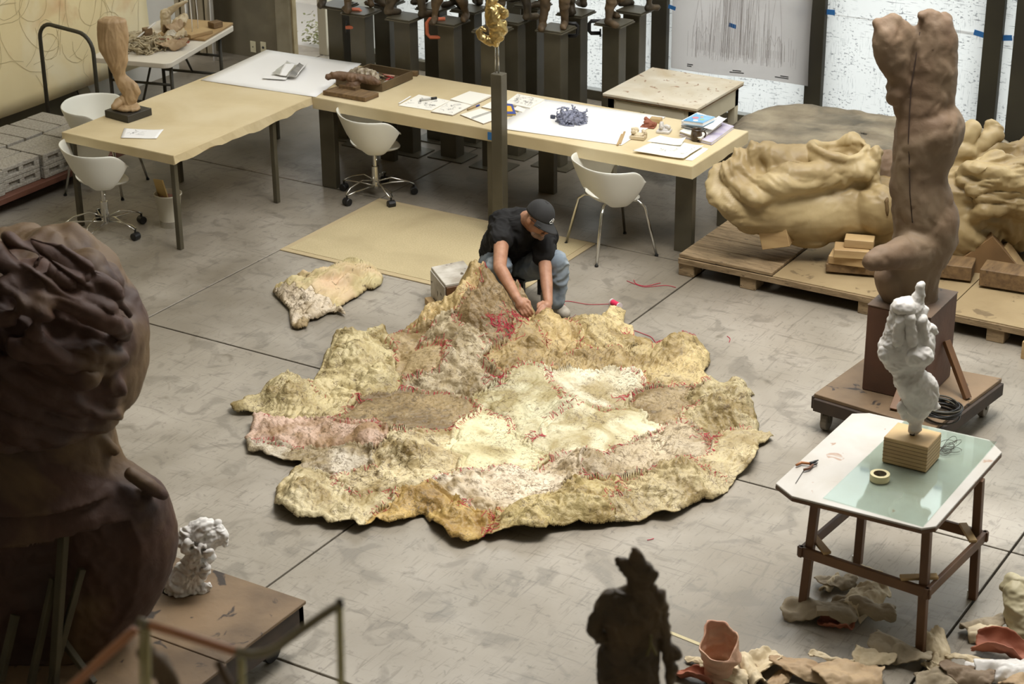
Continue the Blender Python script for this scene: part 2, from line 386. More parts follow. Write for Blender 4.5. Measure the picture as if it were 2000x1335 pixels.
# outside wall, seen through the gap
ow = struct('wall_outside', G().box((-16, 16.6, -.2), (-10.6, 16.8, 2.2)), mat('outside_wall', (232, 228, 220), (220, 214, 204), rough=.9, scale=2, spot=(150, 150, 120), sscale=5, sth=.7))
pw_ = thing('ivy_clump', 'small dusty green plant growing at the foot of the white outside wall', 'plant', gy(622, 108, 15.3))
gg = G(); q0 = gy(622, 110, 15.3); q0[2] = max(q0[2], .0); rr = random.Random(3)
for i in range(150):
    a = rr.uniform(0, 6.28); c = q0 + np.array([rr.gauss(0, .09), rr.gauss(0, .05), abs(rr.gauss(0.1, .09))]); u = Vector((math.cos(a), math.sin(a), rr.uniform(-.3, .9))).normalized() * rr.uniform(.015, .035); w = u.orthogonal().normalized() * .012
    c = Vector(c); gg.add([c - u, c + w, c + u, c - w], [(0, 1, 2, 3)])
obj('foliage', gg, mat('leaf', (132, 138, 92), (150, 146, 110), scale=20), pw_, kind='stuff')
# outlets
for k, (px, lab) in enumerate(((495, 'cream blank wall plate with one screw, left of two'), (515, 'cream wall socket plate with a dark outlet, right of two'))):
    c = gy(px, 91 + 1.5 * k, 14.6)
    t = thing('wall_plate', lab, 'outlet', (c[0], 14.6, c[2]))
    obj('plate', G().box((c[0] - .033, 14.592, c[2] - .055), (c[0] + .033, 14.6, c[2] + .055)), mat('plate', (206, 196, 160), rough=.5), t, bevel=.002)
    if k: obj('socket', G().lathe((0, 0, 0), [(.013, 0), (.013, .004)], 14), M_black, t).rotation_euler = (math.pi / 2, 0, 0); t.children[-1].location = (0, -.008, 0); t.children[-1].data.transform(Matrix.Translation(cum(t)))
    else: obj('screw', G().box((c[0] - .005, 14.588, c[2] - .005), (c[0] + .005, 14.592, c[2] + .005)), M_black, t)
# planks and conduits in the recess
for k, (px, w, ang) in enumerate(((352, .045, 0), (365, .08, 0), (381, .08, 0), (396, .08, 0), (411, .08, 0))):
    c = gy(px + 4, 60, 14.45)
    o = obj('leaning_plank', G().box((c[0] - w / 2, 14.40, 0.0), (c[0] + w / 2, 14.45, 2.6)), mat('grey_plank', (128, 114, 86), (92, 82, 62), rough=.85, scale=3, stretch=(14, 14, .8), bump=.3, bscale=10), loc=(c[0], 14.42, 0), bevel=.004)
    tag(o, ['narrow grey plank at the white wall corner', 'wide grey plank, second from the white wall corner', 'grey plank in the middle of the upright row', 'fourth grey upright plank from the white corner', 'last grey upright plank beside the white pipe'][k], 'plank', 'upright planks in the back corner')
for k, px in enumerate((372, 420)):
    c = gy(px, 60, 14.36)
    tag(obj('pipe', G().tube([(c[0], 14.33, 0), (c[0], 14.33, 3)], .018), M_wallw, loc=(c[0], 14.33, 0), smooth=True), ['thin white pipe in front of the wide planks', 'white pipe between planks and olive wall'][k], 'pipe')
# ------------------------------------------------------------------ window wall
YW = 15.1
PO = [-11.42, -10.7, -9.23, -7.74, -6.27, -4.76, -3.2, -1.7, -.2, 1.3, 2.8]
for k, x in enumerate(PO):
    w = .05 if k == 0 else .075
    struct('trim_%d' % (k + 2), G().box((x - w, YW - .09, 0), (x + w, YW + .12, 7.4)), mat('pale_frame', (206, 198, 176), rough=.7) if k == 0 else M_post, bevel=.004)['label'] = 'upright steel mullion of the window wall'
xr = gy(1999, 60, 14.6)[0]
struct('trim_20', G().box((xr - .04, 14.5, 0), (xr + .2, 14.68, 7.4)), M_post)['label'] = 'olive steel column in front of the window wall'
struct('trim_21', G().box((PO[0], YW - .06, 0), (2.9, YW + .1, .09)), M_steel, bevel=.004)['label'] = 'dark bottom rail of the window wall'
struct('trim_22', G().box((PO[0], YW - .06, 4.2), (2.9, YW + .1, 4.4)), M_steel)
struct('wall_back_upper', G().box((-12, YW, 6.4), (3.2, YW + .15, 7.4)), M_wallw)
M_glass = sheer('window_glass', (246, 250, 250))
for k in range(len(PO) - 1):
    struct('window_%d' % (k + 1), G().box((PO[k] + .04, YW + .02, .09), (PO[k + 1] - .07, YW + .028, 6.4)), M_glass)
# paper drawings taped over the glass: translucent, lit by the day outside
def translucent(name, c, c2, scale=1.5, print_=True, tr=.75, zfreq=1.0):
    mt = bpy.data.materials.new(name); mt.use_nodes = True; nt = mt.node_tree; N = nt.nodes; L = nt.links
    N.remove(N['Principled BSDF']); out = N['Material Output']
    geo = N.new('ShaderNodeNewGeometry'); d = N.new('ShaderNodeBsdfDiffuse'); t = N.new('ShaderNodeBsdfTranslucent'); ms = N.new('ShaderNodeMixShader'); ms.inputs[0].default_value = tr
    n = N.new('ShaderNodeTexNoise'); n.inputs['Scale'].default_value = scale; n.inputs['Detail'].default_value = 4; L.new(geo.outputs['Position'], n.inputs[0])
    x = N.new('ShaderNodeMix'); x.data_type = 'RGBA'; L.new(n.outputs[0], x.inputs[0]); x.inputs[6].default_value = lin(c); x.inputs[7].default_value = lin(c2); src = x.outputs[2]
    if print_:
        for sx, sz, th, amt, gate in ((34, 60, .61, .7, 3.1), (7, 120, .63, .75, 2.3), (120, 9, .62, .35, 1.7)):
            mp = N.new('ShaderNodeMapping'); mp.inputs['Scale'].default_value = (sx, 1, sz); L.new(geo.outputs['Position'], mp.inputs[0])
            n1 = N.new('ShaderNodeTexNoise'); n1.inputs['Scale'].default_value = 1; n1.inputs['Detail'].default_value = 2; L.new(mp.outputs[0], n1.inputs[0])
            r1 = N.new('ShaderNodeMapRange'); r1.inputs[1].default_value = th - .03; r1.inputs[2].default_value = th + .02; L.new(n1.outputs[0], r1.inputs[0])
            n2 = N.new('ShaderNodeTexNoise'); n2.inputs['Scale'].default_value = gate * 2.2; n2.inputs['Detail'].default_value = 2; L.new(geo.outputs['Position'], n2.inputs[0])
            r2 = N.new('ShaderNodeMapRange'); r2.inputs[1].default_value = .46; r2.inputs[2].default_value = .56; r2.inputs[4].default_value = amt; L.new(n2.outputs[0], r2.inputs[0])
            mu = N.new('ShaderNodeMath'); mu.operation = 'MULTIPLY'; L.new(r1.outputs[0], mu.inputs[0]); L.new(r2.outputs[0], mu.inputs[1])
            y = N.new('ShaderNodeMix'); y.data_type = 'RGBA'; L.new(mu.outputs[0], y.inputs[0]); L.new(src, y.inputs[6]); y.inputs[7].default_value = lin((104, 104, 108)); src = y.outputs[2]
    L.new(src, d.inputs[0]); L.new(src, t.inputs[0]); L.new(d.outputs[0], ms.inputs[1]); L.new(t.outputs[0], ms.inputs[2]); L.new(ms.outputs[0], out.inputs[0]); return mt
M_tp = translucent('printed_paper', (232, 230, 228), (212, 210, 208))
M_vell = translucent('vellum', (226, 220, 218), (206, 200, 196), scale=1.2, print_=False)
rr = random.Random(5)
names = {2: 'behind the middle of the plinths', 3: 'between plinths and white table', 4: 'behind the stone slab, left bay', 5: 'at the right edge behind the clay column', 6: 'beyond the right edge'}
for k in range(1, 7):
    xa, xb = PO[k] + .075, PO[k + 1] - .075
    if k == 5: xb = gy(1999, 100, 14.9)[0] + .1
    z = .1; r_ = 0
    while z < 4.1:
        h_ = [.98, .7, .7, .7, .7, .7][r_]
        base = G(); nx, nz = 14, 6; v = []; f = []
        for j in range(nz + 1):
            for i in range(nx + 1):
                u = i / nx; w = j / nz
                v.append((xa + (xb - xa) * u, YW - .03 - .004 * (r_ % 2) - .006 * math.sin(u * 9 + k + r_) * math.sin(w * 3.1) - .004 * rr.random(), z + h_ * w + .012 * math.sin(u * 2 + r_)))
        for j in range(nz):
            for i in range(nx): f.append((j * (nx + 1) + i, j * (nx + 1) + i + 1, (j + 1) * (nx + 1) + i + 1, (j + 1) * (nx + 1) + i))
        base.add(v, f)
        o = obj('drawing_sheet', base, M_tp, loc=((xa + xb) / 2, YW - .035, z), smooth=True)
        pos = ['lowest sheet', 'second sheet up', 'third sheet up', 'fourth sheet up', 'fifth sheet up', 'top sheet'][r_]
        tag(o, 'printed paper taped over the window, %s in the %s bay from the doorway' % (pos, ['first', 'second', 'third', 'fourth', 'fifth', 'sixth'][k - 1]), 'paper', 'printed papers taped over the windows')
        for xt in (xa + .03, xa + (xb - xa) * rr.uniform(.35, .7), xb - .05):
            if rr.random() < .75 or k in (4, 5):
                zt = z + h_ + rr.uniform(-.01, .02)
                obj('tape', G().obox((xt, YW - .05, zt), (.085, .002, .045), (0, rr.uniform(-.3, .3), 0)), M_bluetape, o)
        z += h_ - .02; r_ += 1
# big vellum with pinnacle drawings
c00 = gy(1311, 134, YW - .09); c10 = gy(1580, 169, YW - .09)
vz = c00[2] + .01; vx0 = c00[0]; vx1 = c10[0]; nx, nz = 40, 30; v = []; f = []
Hh = 2.0
def vfr(u, w, off=0): return (vx0 + (vx1 - vx0) * u, YW - .1 - off - .02 * math.sin(u * 7 + w * 4) * (1 - w) - .012 * math.sin(u * 3 - w * 7), vz + Hh * w + (c10[2] - c00[2]) * u * (1 - w))
for j in range(nz + 1):
    for i in range(nx + 1): v.append(vfr(i / nx, j / nz))
for j in range(nz):
    for i in range(nx): f.append((j * (nx + 1) + i, j * (nx + 1) + i + 1, (j + 1) * (nx + 1) + i + 1, (j + 1) * (nx + 1) + i))
vel = obj('vellum_drawing', G().add(v, f), M_vell, loc=((vx0 + vx1) / 2, YW - .1, vz), smooth=True)
tag(vel, 'large grey translucent sheet with faint spired elevation drawings, taped over the third window bay', 'drawing')
rr = random.Random(9); ln = []
for i in range(150):
    u = rr.gauss(.48, .2); 
    if not .1 < u < .93: continue
    w0 = .06 + .04 * rr.random(); top = .12 + .42 * math.exp(-((u - .48) / .24) ** 2) * rr.random() + .05 * rr.random()
    ln.append([(u, w0), (u + rr.uniform(-.004, .004), top)])
for cx_, wz in ((.2, .32), (.48, .5), (.76, .42), (.36, .36), (.6, .38)):
    for s_ in (-1, 1): ln += [[(cx_ + s_ * .045, .1), (cx_ + s_ * .035, wz * .6), (cx_ + s_ * .006, wz)]]
for cx_ in (.2, .26, .72, .78): ln.append([(cx_ - .03, .155), (cx_, .2), (cx_ + .03, .155)])
for cx_ in [.17 + .018 * i for i in range(7)] + [.69 + .018 * i for i in range(7)]: ln.append([(cx_, .1), (cx_, .135)])
ln2 = [[(a, b), (a + l, b)] for a, b, l in ((.13, .03, .045), (.13, .022, .035), (.46, .026, .06), (.44, .018, .1), (.76, .02, .1), (.8, .028, .06))]
def fr_(th):
    def fr(u, w): p = vfr(u, w, .003); return p
    return fr
gS = G()
for L_ in ln:
    for a, b in zip(L_[:-1], L_[1:]):
        A = Vector(vfr(a[0], a[1], .004)); B = Vector(vfr(b[0], b[1], .004)); d = (B - A).normalized(); n_ = Vector((-d.z, 0, d.x)) * .0014
        gS.add([A - n_, A + n_, B + n_, B - n_], [(0, 1, 2, 3)])
M_faint = translucent('faint_ink', (196, 190, 188), (186, 180, 178), print_=False)
obj('faint_drawing', gS, M_faint, vel, kind='stuff', label='faint grey pinnacle drawing')
gS = G()
for a, b in ln2:
    A = Vector(vfr(a[0], a[1], .004)); B = Vector(vfr(b[0], b[1], .004)); n_ = Vector((0, 0, .0045)); gS.add([A - n_, A + n_, B + n_, B - n_], [(0, 1, 2, 3)])
obj('caption', gS, M_ink, vel, kind='stuff')
for u, w in ((.0, .27), (.44, .22), (.2, .67), (.98, .45)):
    p = Vector(vfr(u, w)); obj('tape', G().obox((p.x, p.y - .004, p.z), (.07, .002, .035), (0, .2, 0)), M_bluetape, vel)
# ------------------------------------------------------------------ canvas hung on the left wall
XC = -12.06
a0 = gx(0, 232, XC); a1 = gx(299, 118, XC); a2 = gx(303, 0, XC)
zb = (gx(0, 232, XC)[2] + gx(200, 155, XC)[2]) / 2
v = []; f = []; nx, nz = 60, 24; y0c, y1c = 4.0, a1[1]
def cfr(y, z): return (XC + .02 * math.sin(y * 2.3) + .012 * math.sin(z * 4 + y), y, z)
for j in range(nz + 1):
    for i in range(nx + 1): v.append(cfr(y0c + (y1c - y0c) * i / nx, zb + (3.4 - zb) * j / nz))
for j in range(nz):
    for i in range(nx): f.append((j * (nx + 1) + i, (j + 1) * (nx + 1) + i, (j + 1) * (nx + 1) + i + 1, j * (nx + 1) + i + 1))
cv = obj('canvas_drawing', G().add(v, f), mat('canvas', (236, 218, 170), (226, 206, 156), rough=.8, scale=.9, c3=(240, 230, 200), c3scale=1.3, spot=(206, 160, 110), sscale=1.5, sth=.6, swid=.2), loc=(XC, (y0c + y1c) / 2, zb), smooth=True, solid=.01)
tag(cv, 'huge tan canvas with loose charcoal figure lines hung along the left wall', 'drawing')
gS = G(); R3 = random.Random(21)
for L_ in scribble(R3, 120, 9.6, y1c - .05, zb + .05, 2.3, 16, .075, .55):
    for a, b in zip(L_[:-1], L_[1:]):
        A = Vector(cfr(*a)) + Vector((.009, 0, 0)); B = Vector(cfr(*b)) + Vector((.009, 0, 0)); d = (B - A).normalized(); n_ = Vector((0, -d.z, d.y)) * .0016
        gS.add([A - n_, A + n_, B + n_, B - n_], [(0, 1, 2, 3)])
obj('charcoal_lines', gS, mat('charcoal', (178, 162, 122), rough=.9), cv, kind='stuff', label='loose charcoal lines')
tag(obj('leaning_beam', G().beam(gx(160, 172, -12.1) + [0, 0, 0], g(186, 236, .16), .1, .05), M_steel, loc=g(186, 236, 0.16)), 'dark beam leaning under the canvas beside the cart handle', 'beam')
# ================================================================== the two work tables
def slab_top(poly, z0, z1, bulge=0): return G().prism(poly, z0, z1)
TZ = .75
def drooped_cover(x0, x1, y0, y1, z, drop, waves, seed, skirt=('f', 'r')):
    """thin paper over a top; front (y0) and right (x1) edges fold down with an uneven hem"""
    rs = np.random.RandomState(seed); nx, ny = 90, 40; v = []; f = []
    xs = list(np.linspace(x0, x1, nx)); ys = list(np.linspace(y0, y1, ny)); idx = {}
    def put(p): v.append(p); return len(v) - 1
    for j, y in enumerate(ys):
        for i, x in enumerate(xs): idx[i, j] = put((x, y, z + .0015 * math.sin(x * 9 + seed) * math.sin(y * 11)))
    for j in range(ny - 1):
        for i in range(nx - 1): f.append((idx[i, j], idx[i + 1, j], idx[i + 1, j + 1], idx[i, j + 1]))
    def hem(t): return drop + waves * (math.sin(t * 5 + seed) * .5 + math.sin(t * 17) * .3 + math.sin(t * 31 + 1) * .15)
    border = []
    if 'l' in skirt: border += [(idx[0, j], (-1, 0), ys[j]) for j in range(ny - 1, -1, -1)]
    if 'f' in skirt: border += [(idx[i, 0], (0, -1), xs[i]) for i in range(nx)]
    if 'r' in skirt: border += [(idx[nx - 1, j], (1, 0), ys[j]) for j in range(ny)]
    prev = None
    for b, nrm, t in border:
        p = v[b]; wv = waves if nrm[0] == 1 else waves * .12; d = drop + wv * (math.sin(t * 5 + seed) * .5 + math.sin(t * 17) * .3 + math.sin(t * 31 + 1) * .15); o = .004 + wv * .25 * (1 + math.sin(t * 23))
        a = put((p[0] + nrm[0] * .003, p[1] + nrm[1] * .003, z - .006)); c = put((p[0] + nrm[0] * o, p[1] + nrm[1] * o, z - d))
        if prev: f.append((prev[0], prev[1], a, b)); f.append((prev[1], prev[2], c, a))
        prev = (b, a, c)
    return v, f
LX0, LX1, LY0, LY1 = -10.25, -9.17, 10.22, 12.78
t = thing('work_table', 'left work table wrapped in brown kraft paper on thin dark legs', 'table', (-9.7, 11.5, 0))
obj('tabletop', G().box((LX0, LY0, TZ - .065), (LX1 - .003, LY1, TZ - .002)), M_ply, t)
obj('paper_cover', drooped_cover(LX0 - .001, LX1, LY0, LY1, TZ, .07, .022, 2, ('l', 'f', 'r')), M_kraft, t, smooth=False, label='creased brown kraft paper cover')
for (x, y) in ((-9.22, 10.27), (-10.2, 10.27), (-9.22, 11.43), (-10.2, 11.43), (-10.2, 12.7)):
    obj('leg', G().box((x - .02, y - .02, 0), (x + .02, y + .02, TZ - .065)), M_steel, t, bevel=.003)
GX0, GX1, GY0, GY1 = -9.165, -5.84, 11.88, 12.80
t2 = thing('work_table', 'long work table wrapped in brown paper on broad black plate legs', 'table', (-7.5, 12.3, 0))
obj('tabletop', G().box((GX0, GY0, TZ - .085), (GX1, GY1, TZ - .002)), M_ply, t2)
obj('paper_cover', drooped_cover(GX0 + .002, GX1 + .003, GY0 - .002, GY1, TZ, .092, .008, 5, ('f', 'r')), M_kraft, t2, label='smooth brown paper cover')
for px, py in ((644, 366), (1067, 377), (1333, 492)):
    c = g(px, py); obj('leg', G().box((c[0] - .07, c[1] - .005, 0), (c[0] + .07, c[1] + .055, TZ - .085)), M_steel, t2, bevel=.003)
for x in (-9.05, -5.95): obj('leg', G().box((x - .07, 12.70, 0), (x + .07, 12.76, TZ - .085)), M_steel, t2, bevel=.003)
obj('leg', G().box((-7.56, 11.9, 0), (-7.42, 11.96, TZ - .085)), M_steel, t2, bevel=.003)
for px, py in ((958, 266),):
    p = gy(px, py, GY0 - .008); obj('tape', G().box((p[0] - .025, GY0 - .009, p[2] - .03), (p[0] + .025, GY0 - .006, p[2] + .03)), M_bluetape, t2, label='blue tape under the table edge')
# ------------------------------------------------------------------ flat things on the tables
def sheet(name, corners, z, label, cat, m=M_paper, th=.0015, curl=0, n=10, group=None, kids=None, parent=None):
    P4 = [Vector(g(x, y, z)) for x, y in corners]; v = []; f = []
    def S(u, w): p = P4[0].lerp(P4[1], u).lerp(P4[3].lerp(P4[2], u), w); p.z = z + .001 + curl * (math.sin(u * 5.3 + w) * .25 + abs(u - .5) ** 3 * 6 * (1 if w > .2 else .6)) + (curl and .001); return p
    for j in range(n + 1):
        for i in range(n + 1): v.append(S(i / n, j / n))
    for j in range(n):
        for i in range(n): f.append((j * (n + 1) + i, j * (n + 1) + i + 1, (j + 1) * (n + 1) + i + 1, (j + 1) * (n + 1) + i))
    c = (P4[0] + P4[2]) / 2
    if parent: o = obj(name, G().add(v, f), m, parent, smooth=True)
    else: o = obj(name, G().add(v, f), m, loc=(c.x, c.y, z), smooth=True, solid=th); tag(o, label, cat, group)
    return o, S
T = TZ + .002
sheet('white_paper', [(392, 157), (617, 190), (706, 125), (521, 98)], T, 'wide white backing sheet over the far end of the left table', 'paper', curl=.002)
sheet('white_paper', [(967, 250), (1214, 284), (1300, 229), (1053, 193)], T, 'white sheet across the long table beneath the blue wire bundle', 'paper', curl=.002)
s, S = sheet('letter', [(236, 270), (306, 271), (320, 254), (243, 252)], T, 'single white letter page near the front of the left table', 'paper', curl=.006)
R3 = random.Random(4)
obj('drawing', strokes(G(), scribble(R3, 10, .1, .6, .3, .9, 5, .05), .01, lambda u, w: S(u, w) + Vector((0, 0, .003))), M_inkl, s, kind='stuff')
# catalogue with folded end
s, S = sheet('catalogue', [(545, 149), (578, 152), (601, 127), (560, 123)], T + .02, 'white and grey printed leaflet curling upon the white sheet', 'leaflet', curl=.02)
s2, _ = sheet('folded_flap', [(513, 153), (558, 156), (563, 150), (517, 143)], T + .015, None, None, parent=s)
s3, _ = sheet('grey_panel', [(562, 151), (580, 151), (600, 128), (585, 126)], T + .026, None, None, m=mat('grey_print', (140, 134, 124), (104, 100, 92), rough=.5, scale=14), parent=s, curl=.016)
s4, _ = sheet('grey_panel', [(531, 145), (560, 150), (584, 127), (562, 124)], T + .0245, None, None, m=mat('grey_print2', (176, 172, 158), (150, 146, 132), rough=.5, scale=10), parent=s, curl=.016)
def book(corners, z, h, label, cat='book', cover=M_paper, page=M_paper, top=None, name='book', curl=0, marks=0, seed=1):
    P4 = [Vector(g(x, y, z + h)) for x, y in corners]; c = (P4[0] + P4[2]) / 2
    t = thing(name, label, cat, (c.x, c.y, z))
    ins = [p.lerp(c, .03) for p in P4]
    obj('pages', G().prism([(p.x, p.y) for p in ins], z + .002, z + h - .0015), page, t)
    g0 = G().prism([(p.x, p.y) for p in P4], z, z + .0022); obj('cover', g0, cover, t)
    if top is not None: obj('cover', G().prism([(p.x, p.y) for p in P4], z + h - .002, z + h), top, t)
    if marks:
        R3 = random.Random(seed); S = lambda u, w: P4[0].lerp(P4[1], u).lerp(P4[3].lerp(P4[2], u), w) + Vector((0, 0, .0012))
        obj('drawing', strokes(G(), scribble(R3, marks, .08, .92, .1, .9, 5, .035, 1.2), .009, S), mat('soft_ink', (112, 110, 112), rough=.9), t, kind='stuff')
    return t, P4
cvm = mat('notebook_cover', (120, 96, 70), rough=.7)
ppm = mat('sketch_page', (238, 234, 222), rough=.8)
book([(778, 205), (842, 215), (880, 196), (818, 184)], T, .004, 'loose drawing sheet below the black marker on the long table', 'paper', ppm, ppm, name='loose_drawing', marks=30, seed=2)
book([(841, 217), (884, 224), (924, 204), (880, 196)], T, .01, 'open sketchbook half page with small pen studies, next to the blue pen', 'sketchbook', cvm, ppm, name='sketchbook', marks=22, seed=3)
book([(878, 193), (921, 204), (962, 185), (917, 177)], T, .016, 'open sketchbook with a blank cream page, farthest left of the open books', 'sketchbook', cvm, ppm, name='sketchbook')
tsp, P4 = book([(898, 223), (944, 241), (985, 226), (938, 211)], T, .008, 'spiral bound white notebook at the table edge', 'notebook', cvm, ppm, name='spiral_notebook')
gg = G()
for k in range(20):
    a = P4[0].lerp(P4[1], .5).lerp(P4[3].lerp(P4[2], .5), .04 + .92 * k / 19); gg.add(*[(lambda q: (q.v, q.f))(G().tube([a + Vector((.006 * math.cos(t_), 0, .004 + .007 * math.sin(t_))) for t_ in np.linspace(0, 6.2, 9)], .0012, 5))][0])
o = obj('spiral', gg, M_black, tsp, kind='stuff')
book([(940, 208), (968, 214), (990, 202), (962, 196)], T, .008, 'small white notepad half hidden behind the gold figure post', 'notepad', cvm, ppm, name='notepad')
book([(985, 200), (1035, 210), (1065, 193), (1010, 182)], T, .018, 'open sketchbook filled with ink studies behind the blue and yellow box', 'sketchbook', cvm, ppm, name='sketchbook', marks=46, seed=8)
book([(1003, 213), (1020, 218), (1027, 212), (1010, 206)], T, .012, 'small closed pad with dark edge beside the blue and yellow box', 'notepad', M_black, ppm, name='notepad')
tb, P4 = book([(983, 222), (1008, 222), (1001, 203), (984, 202)], T, .02, 'small blue box with a yellow front label and white rim', 'box', mat('blue_card', (70, 84, 150), rough=.5), mat('yel_card', (214, 184, 96), rough=.6), mat('blue_card', (70, 84, 150)), name='pastel_box')
cc = sum(P4, Vector()) / 4; obj('label', G().prism([(p.lerp(cc, .45).x, p.lerp(cc, .45).y) for p in P4], T + .02, T + .0212), mat('yel_label', (226, 176, 60), rough=.6), tb)
tmk = thing('marker', 'black and white felt marker lying over the loose drawing', 'pen', g(836, 192, T + .015))
a = Vector(g(820, 195, T + .014)); b = Vector(g(853, 191, T + .014)); obj('barrel', G().tube([a, a.lerp(b, .65)], .008, 10), mat('pen_white', (190, 188, 180), rough=.5), tmk, smooth=True); obj('cap', G().tube([a.lerp(b, .65), b], .0095, 10), M_black, tmk, smooth=True)
tpn = thing('pen', 'tan pen with blue tip and cap on the kraft paper', 'pen', g(924, 208, T))
a = Vector(g(913, 214, T + .008)); b = Vector(g(936, 205, T + .008)); obj('barrel', G().tube([a, a.lerp(b, .7)], .006, 8), M_ply, tpn, smooth=True); obj('cap', G().tube([a.lerp(b, .68), b], .0068, 8), mat('blue_cap', (50, 66, 140)), tpn, smooth=True)
tst = obj('paper_strip', G().beam(g(779, 202, T + .004), g(802, 188, T + .004), .012, .004), M_paper, loc=g(790, 195, T)); tag(tst, 'narrow white strip left of the loose drawing', 'paper')
# blue wire/yarn bundle
def tangle(c, r, n, th, seed, m, parent, name='strand', hz=.45, seglen=8, kind='stuff'):
    R3 = random.Random(seed); gg = G()
    for k in range(n):
        a = R3.uniform(0, 6.28); rr_ = r * math.sqrt(R3.random()); h_ = hz * r * (1 - (rr_ / r) ** 2) ** .5
        p = Vector((c[0] + rr_ * math.cos(a), c[1] + rr_ * math.sin(a), c[2] + R3.uniform(0.1, 1) * h_ + th)); d = Vector((R3.gauss(0, 1), R3.gauss(0, 1), R3.gauss(0, .5))).normalized(); pts = [p]
        for s_ in range(seglen):
            d = (d + Vector((R3.gauss(0, .6), R3.gauss(0, .6), R3.gauss(0, .4)))).normalized(); q = pts[-1] + d * r * .14
            e = Vector((q.x - c[0], q.y - c[1])); q.z = min(max(q.z, c[2] + th), c[2] + hz * r * 1.15)
            if e.length > r * 1.08: d = -d; q = pts[-1] + d * r * .05
            pts.append(q)
        gg.tube(pts, th, 6)
    return obj(name, gg, m, parent, smooth=True, kind=kind)
c = g(1117, 238, T)
tt = thing('yarn_bundle', 'tangled grey blue fibre bundle in the middle of the white sheet', 'fibre', c)
M_bg = mat('blue_grey_fibre', (148, 150, 166), (118, 122, 140), rough=.85, scale=40)
rem = remesh(G().ell((c[0] + .0, c[1], c[2] + .03), (.1, .085, .04)).ell((c[0] - .05, c[1], c[2] + .025), (.06, .05, .03)), .006, 2, lambda P_, N_: .012 * ridged(P_ * 30, 2))
obj('core', rem, M_bg, tt, smooth=True); tangle(c, .115, 110, .0052, 4, M_bg, tt, hz=.7)
cl_ = Vector(g(1079, 232, T)); obj('buckle', G().box(cl_ + Vector((-.015, -.01, 0)), cl_ + Vector((.02, .012, .03))), mat('dk_bluegrey', (72, 76, 90)), tt, bevel=.003)
# right end of the long table: clay models, blocks, books, mug
def claybox(px, py, sx, sy, sz, m, label, seed, rz=.5, fig=True):
    c = Vector(g(px, py, T)); t = thing('clay_sketch', label, 'clay model', c, rz)
    obj('tray', G().box((-sx / 2, -sy / 2, 0), (sx / 2, sy / 2, sz)), m, t, local=True, bevel=.004)
    R3 = random.Random(seed); gg = G(); p = Vector((-sx * .3, 0, sz))
    for k in range(6):
        a = Vector((R3.uniform(-.38, .38) * sx, R3.uniform(-.3, .3) * sy, sz + R3.uniform(.004, .03))); b = a + Vector((R3.uniform(-.4, .4) * sx, R3.uniform(-.3, .3) * sy, R3.uniform(-.01, .03)))
        b.x = max(min(b.x, sx * .42), -sx * .42); b.y = max(min(b.y, sy * .4), -sy * .4); gg.cone(a, R3.uniform(.012, .018), b, R3.uniform(.008, .014), 12)
    gg.ell((0, 0, sz), (sx * .38, sy * .35, .012)); v, f = remesh(gg, .0035, 2, lambda P_, N_: .003 * ridged(P_ * 60 + seed, 2))
    obj('relief', (v, f), m, t, local=True, smooth=True); return t
claybox(1247, 270, .11, .09, .028, M_shell, 'cream clay figure sketch in a shallow tray, nearest the wooden sticks', 1, .2)
claybox(1266, 248, .11, .07, .01, M_terra, 'red clay figure sketch between cream tray and block', 2, .2)
claybox(1297, 258, .1, .09, .02, M_plaster, 'white plaster figure sketch in front of the book stack', 3, .2)
c = g(1281, 238, T); tag(obj('sanding_block', G().obox((c[0], c[1], T + .016), (.085, .06, .032), (0, 0, .2)), M_ply, loc=(c[0], c[1], T), bevel=.002), 'pale block behind the red clay sketch', 'block')
for k, (a, b, lab) in enumerate((((1211, 281), (1220, 257), 'pale modelling stick nearest the table edge'), ((1206, 283), (1215, 262), 'second pale modelling stick, lying flatter at left'))):
    tag(obj('modelling_stick', G().beam(g(*a, T + .006 + .0 * k), g(*b, T + .006), .016, .008), M_ply, loc=g(*a, T), bevel=.002), lab, 'tool')
M_lil = mat('lilac_cover', (170, 160, 186), (206, 200, 208), rough=.5, scale=12)
book([(1327, 262), (1390, 278), (1434, 246), (1388, 232)], T, .02, 'wide lilac grey magazine at the bottom of the stack, near the table corner', 'magazine', M_lil, M_paper, M_lil, name='magazine')
book([(1327, 256), (1368, 270), (1410, 240), (1372, 228)], T + .02, .018, 'cream book second from the bottom of the stack, under loose pages', 'book', cvm, ppm, ppm)
book([(1330, 245), (1372, 254), (1401, 235), (1362, 225)], T + .038, .016, 'thin dark grey book in the middle of the stack', 'book', M_black, M_paper, mat('greycover', (130, 126, 120)))
book([(1330, 236), (1372, 244), (1401, 231), (1362, 219)], T + .054, .03, 'thick white paged book directly below the blue book', 'book', M_paper, M_paper, M_paper)
M_bluec = mat('blue_cover', (96, 160, 206), (150, 196, 222), rough=.35, scale=9)
tb, P4 = book([(1334, 235), (1373, 240), (1397, 228), (1360, 221)], T + .084, .028, 'light blue titled book on top of the stack', 'book', M_bluec, M_paper, M_bluec)
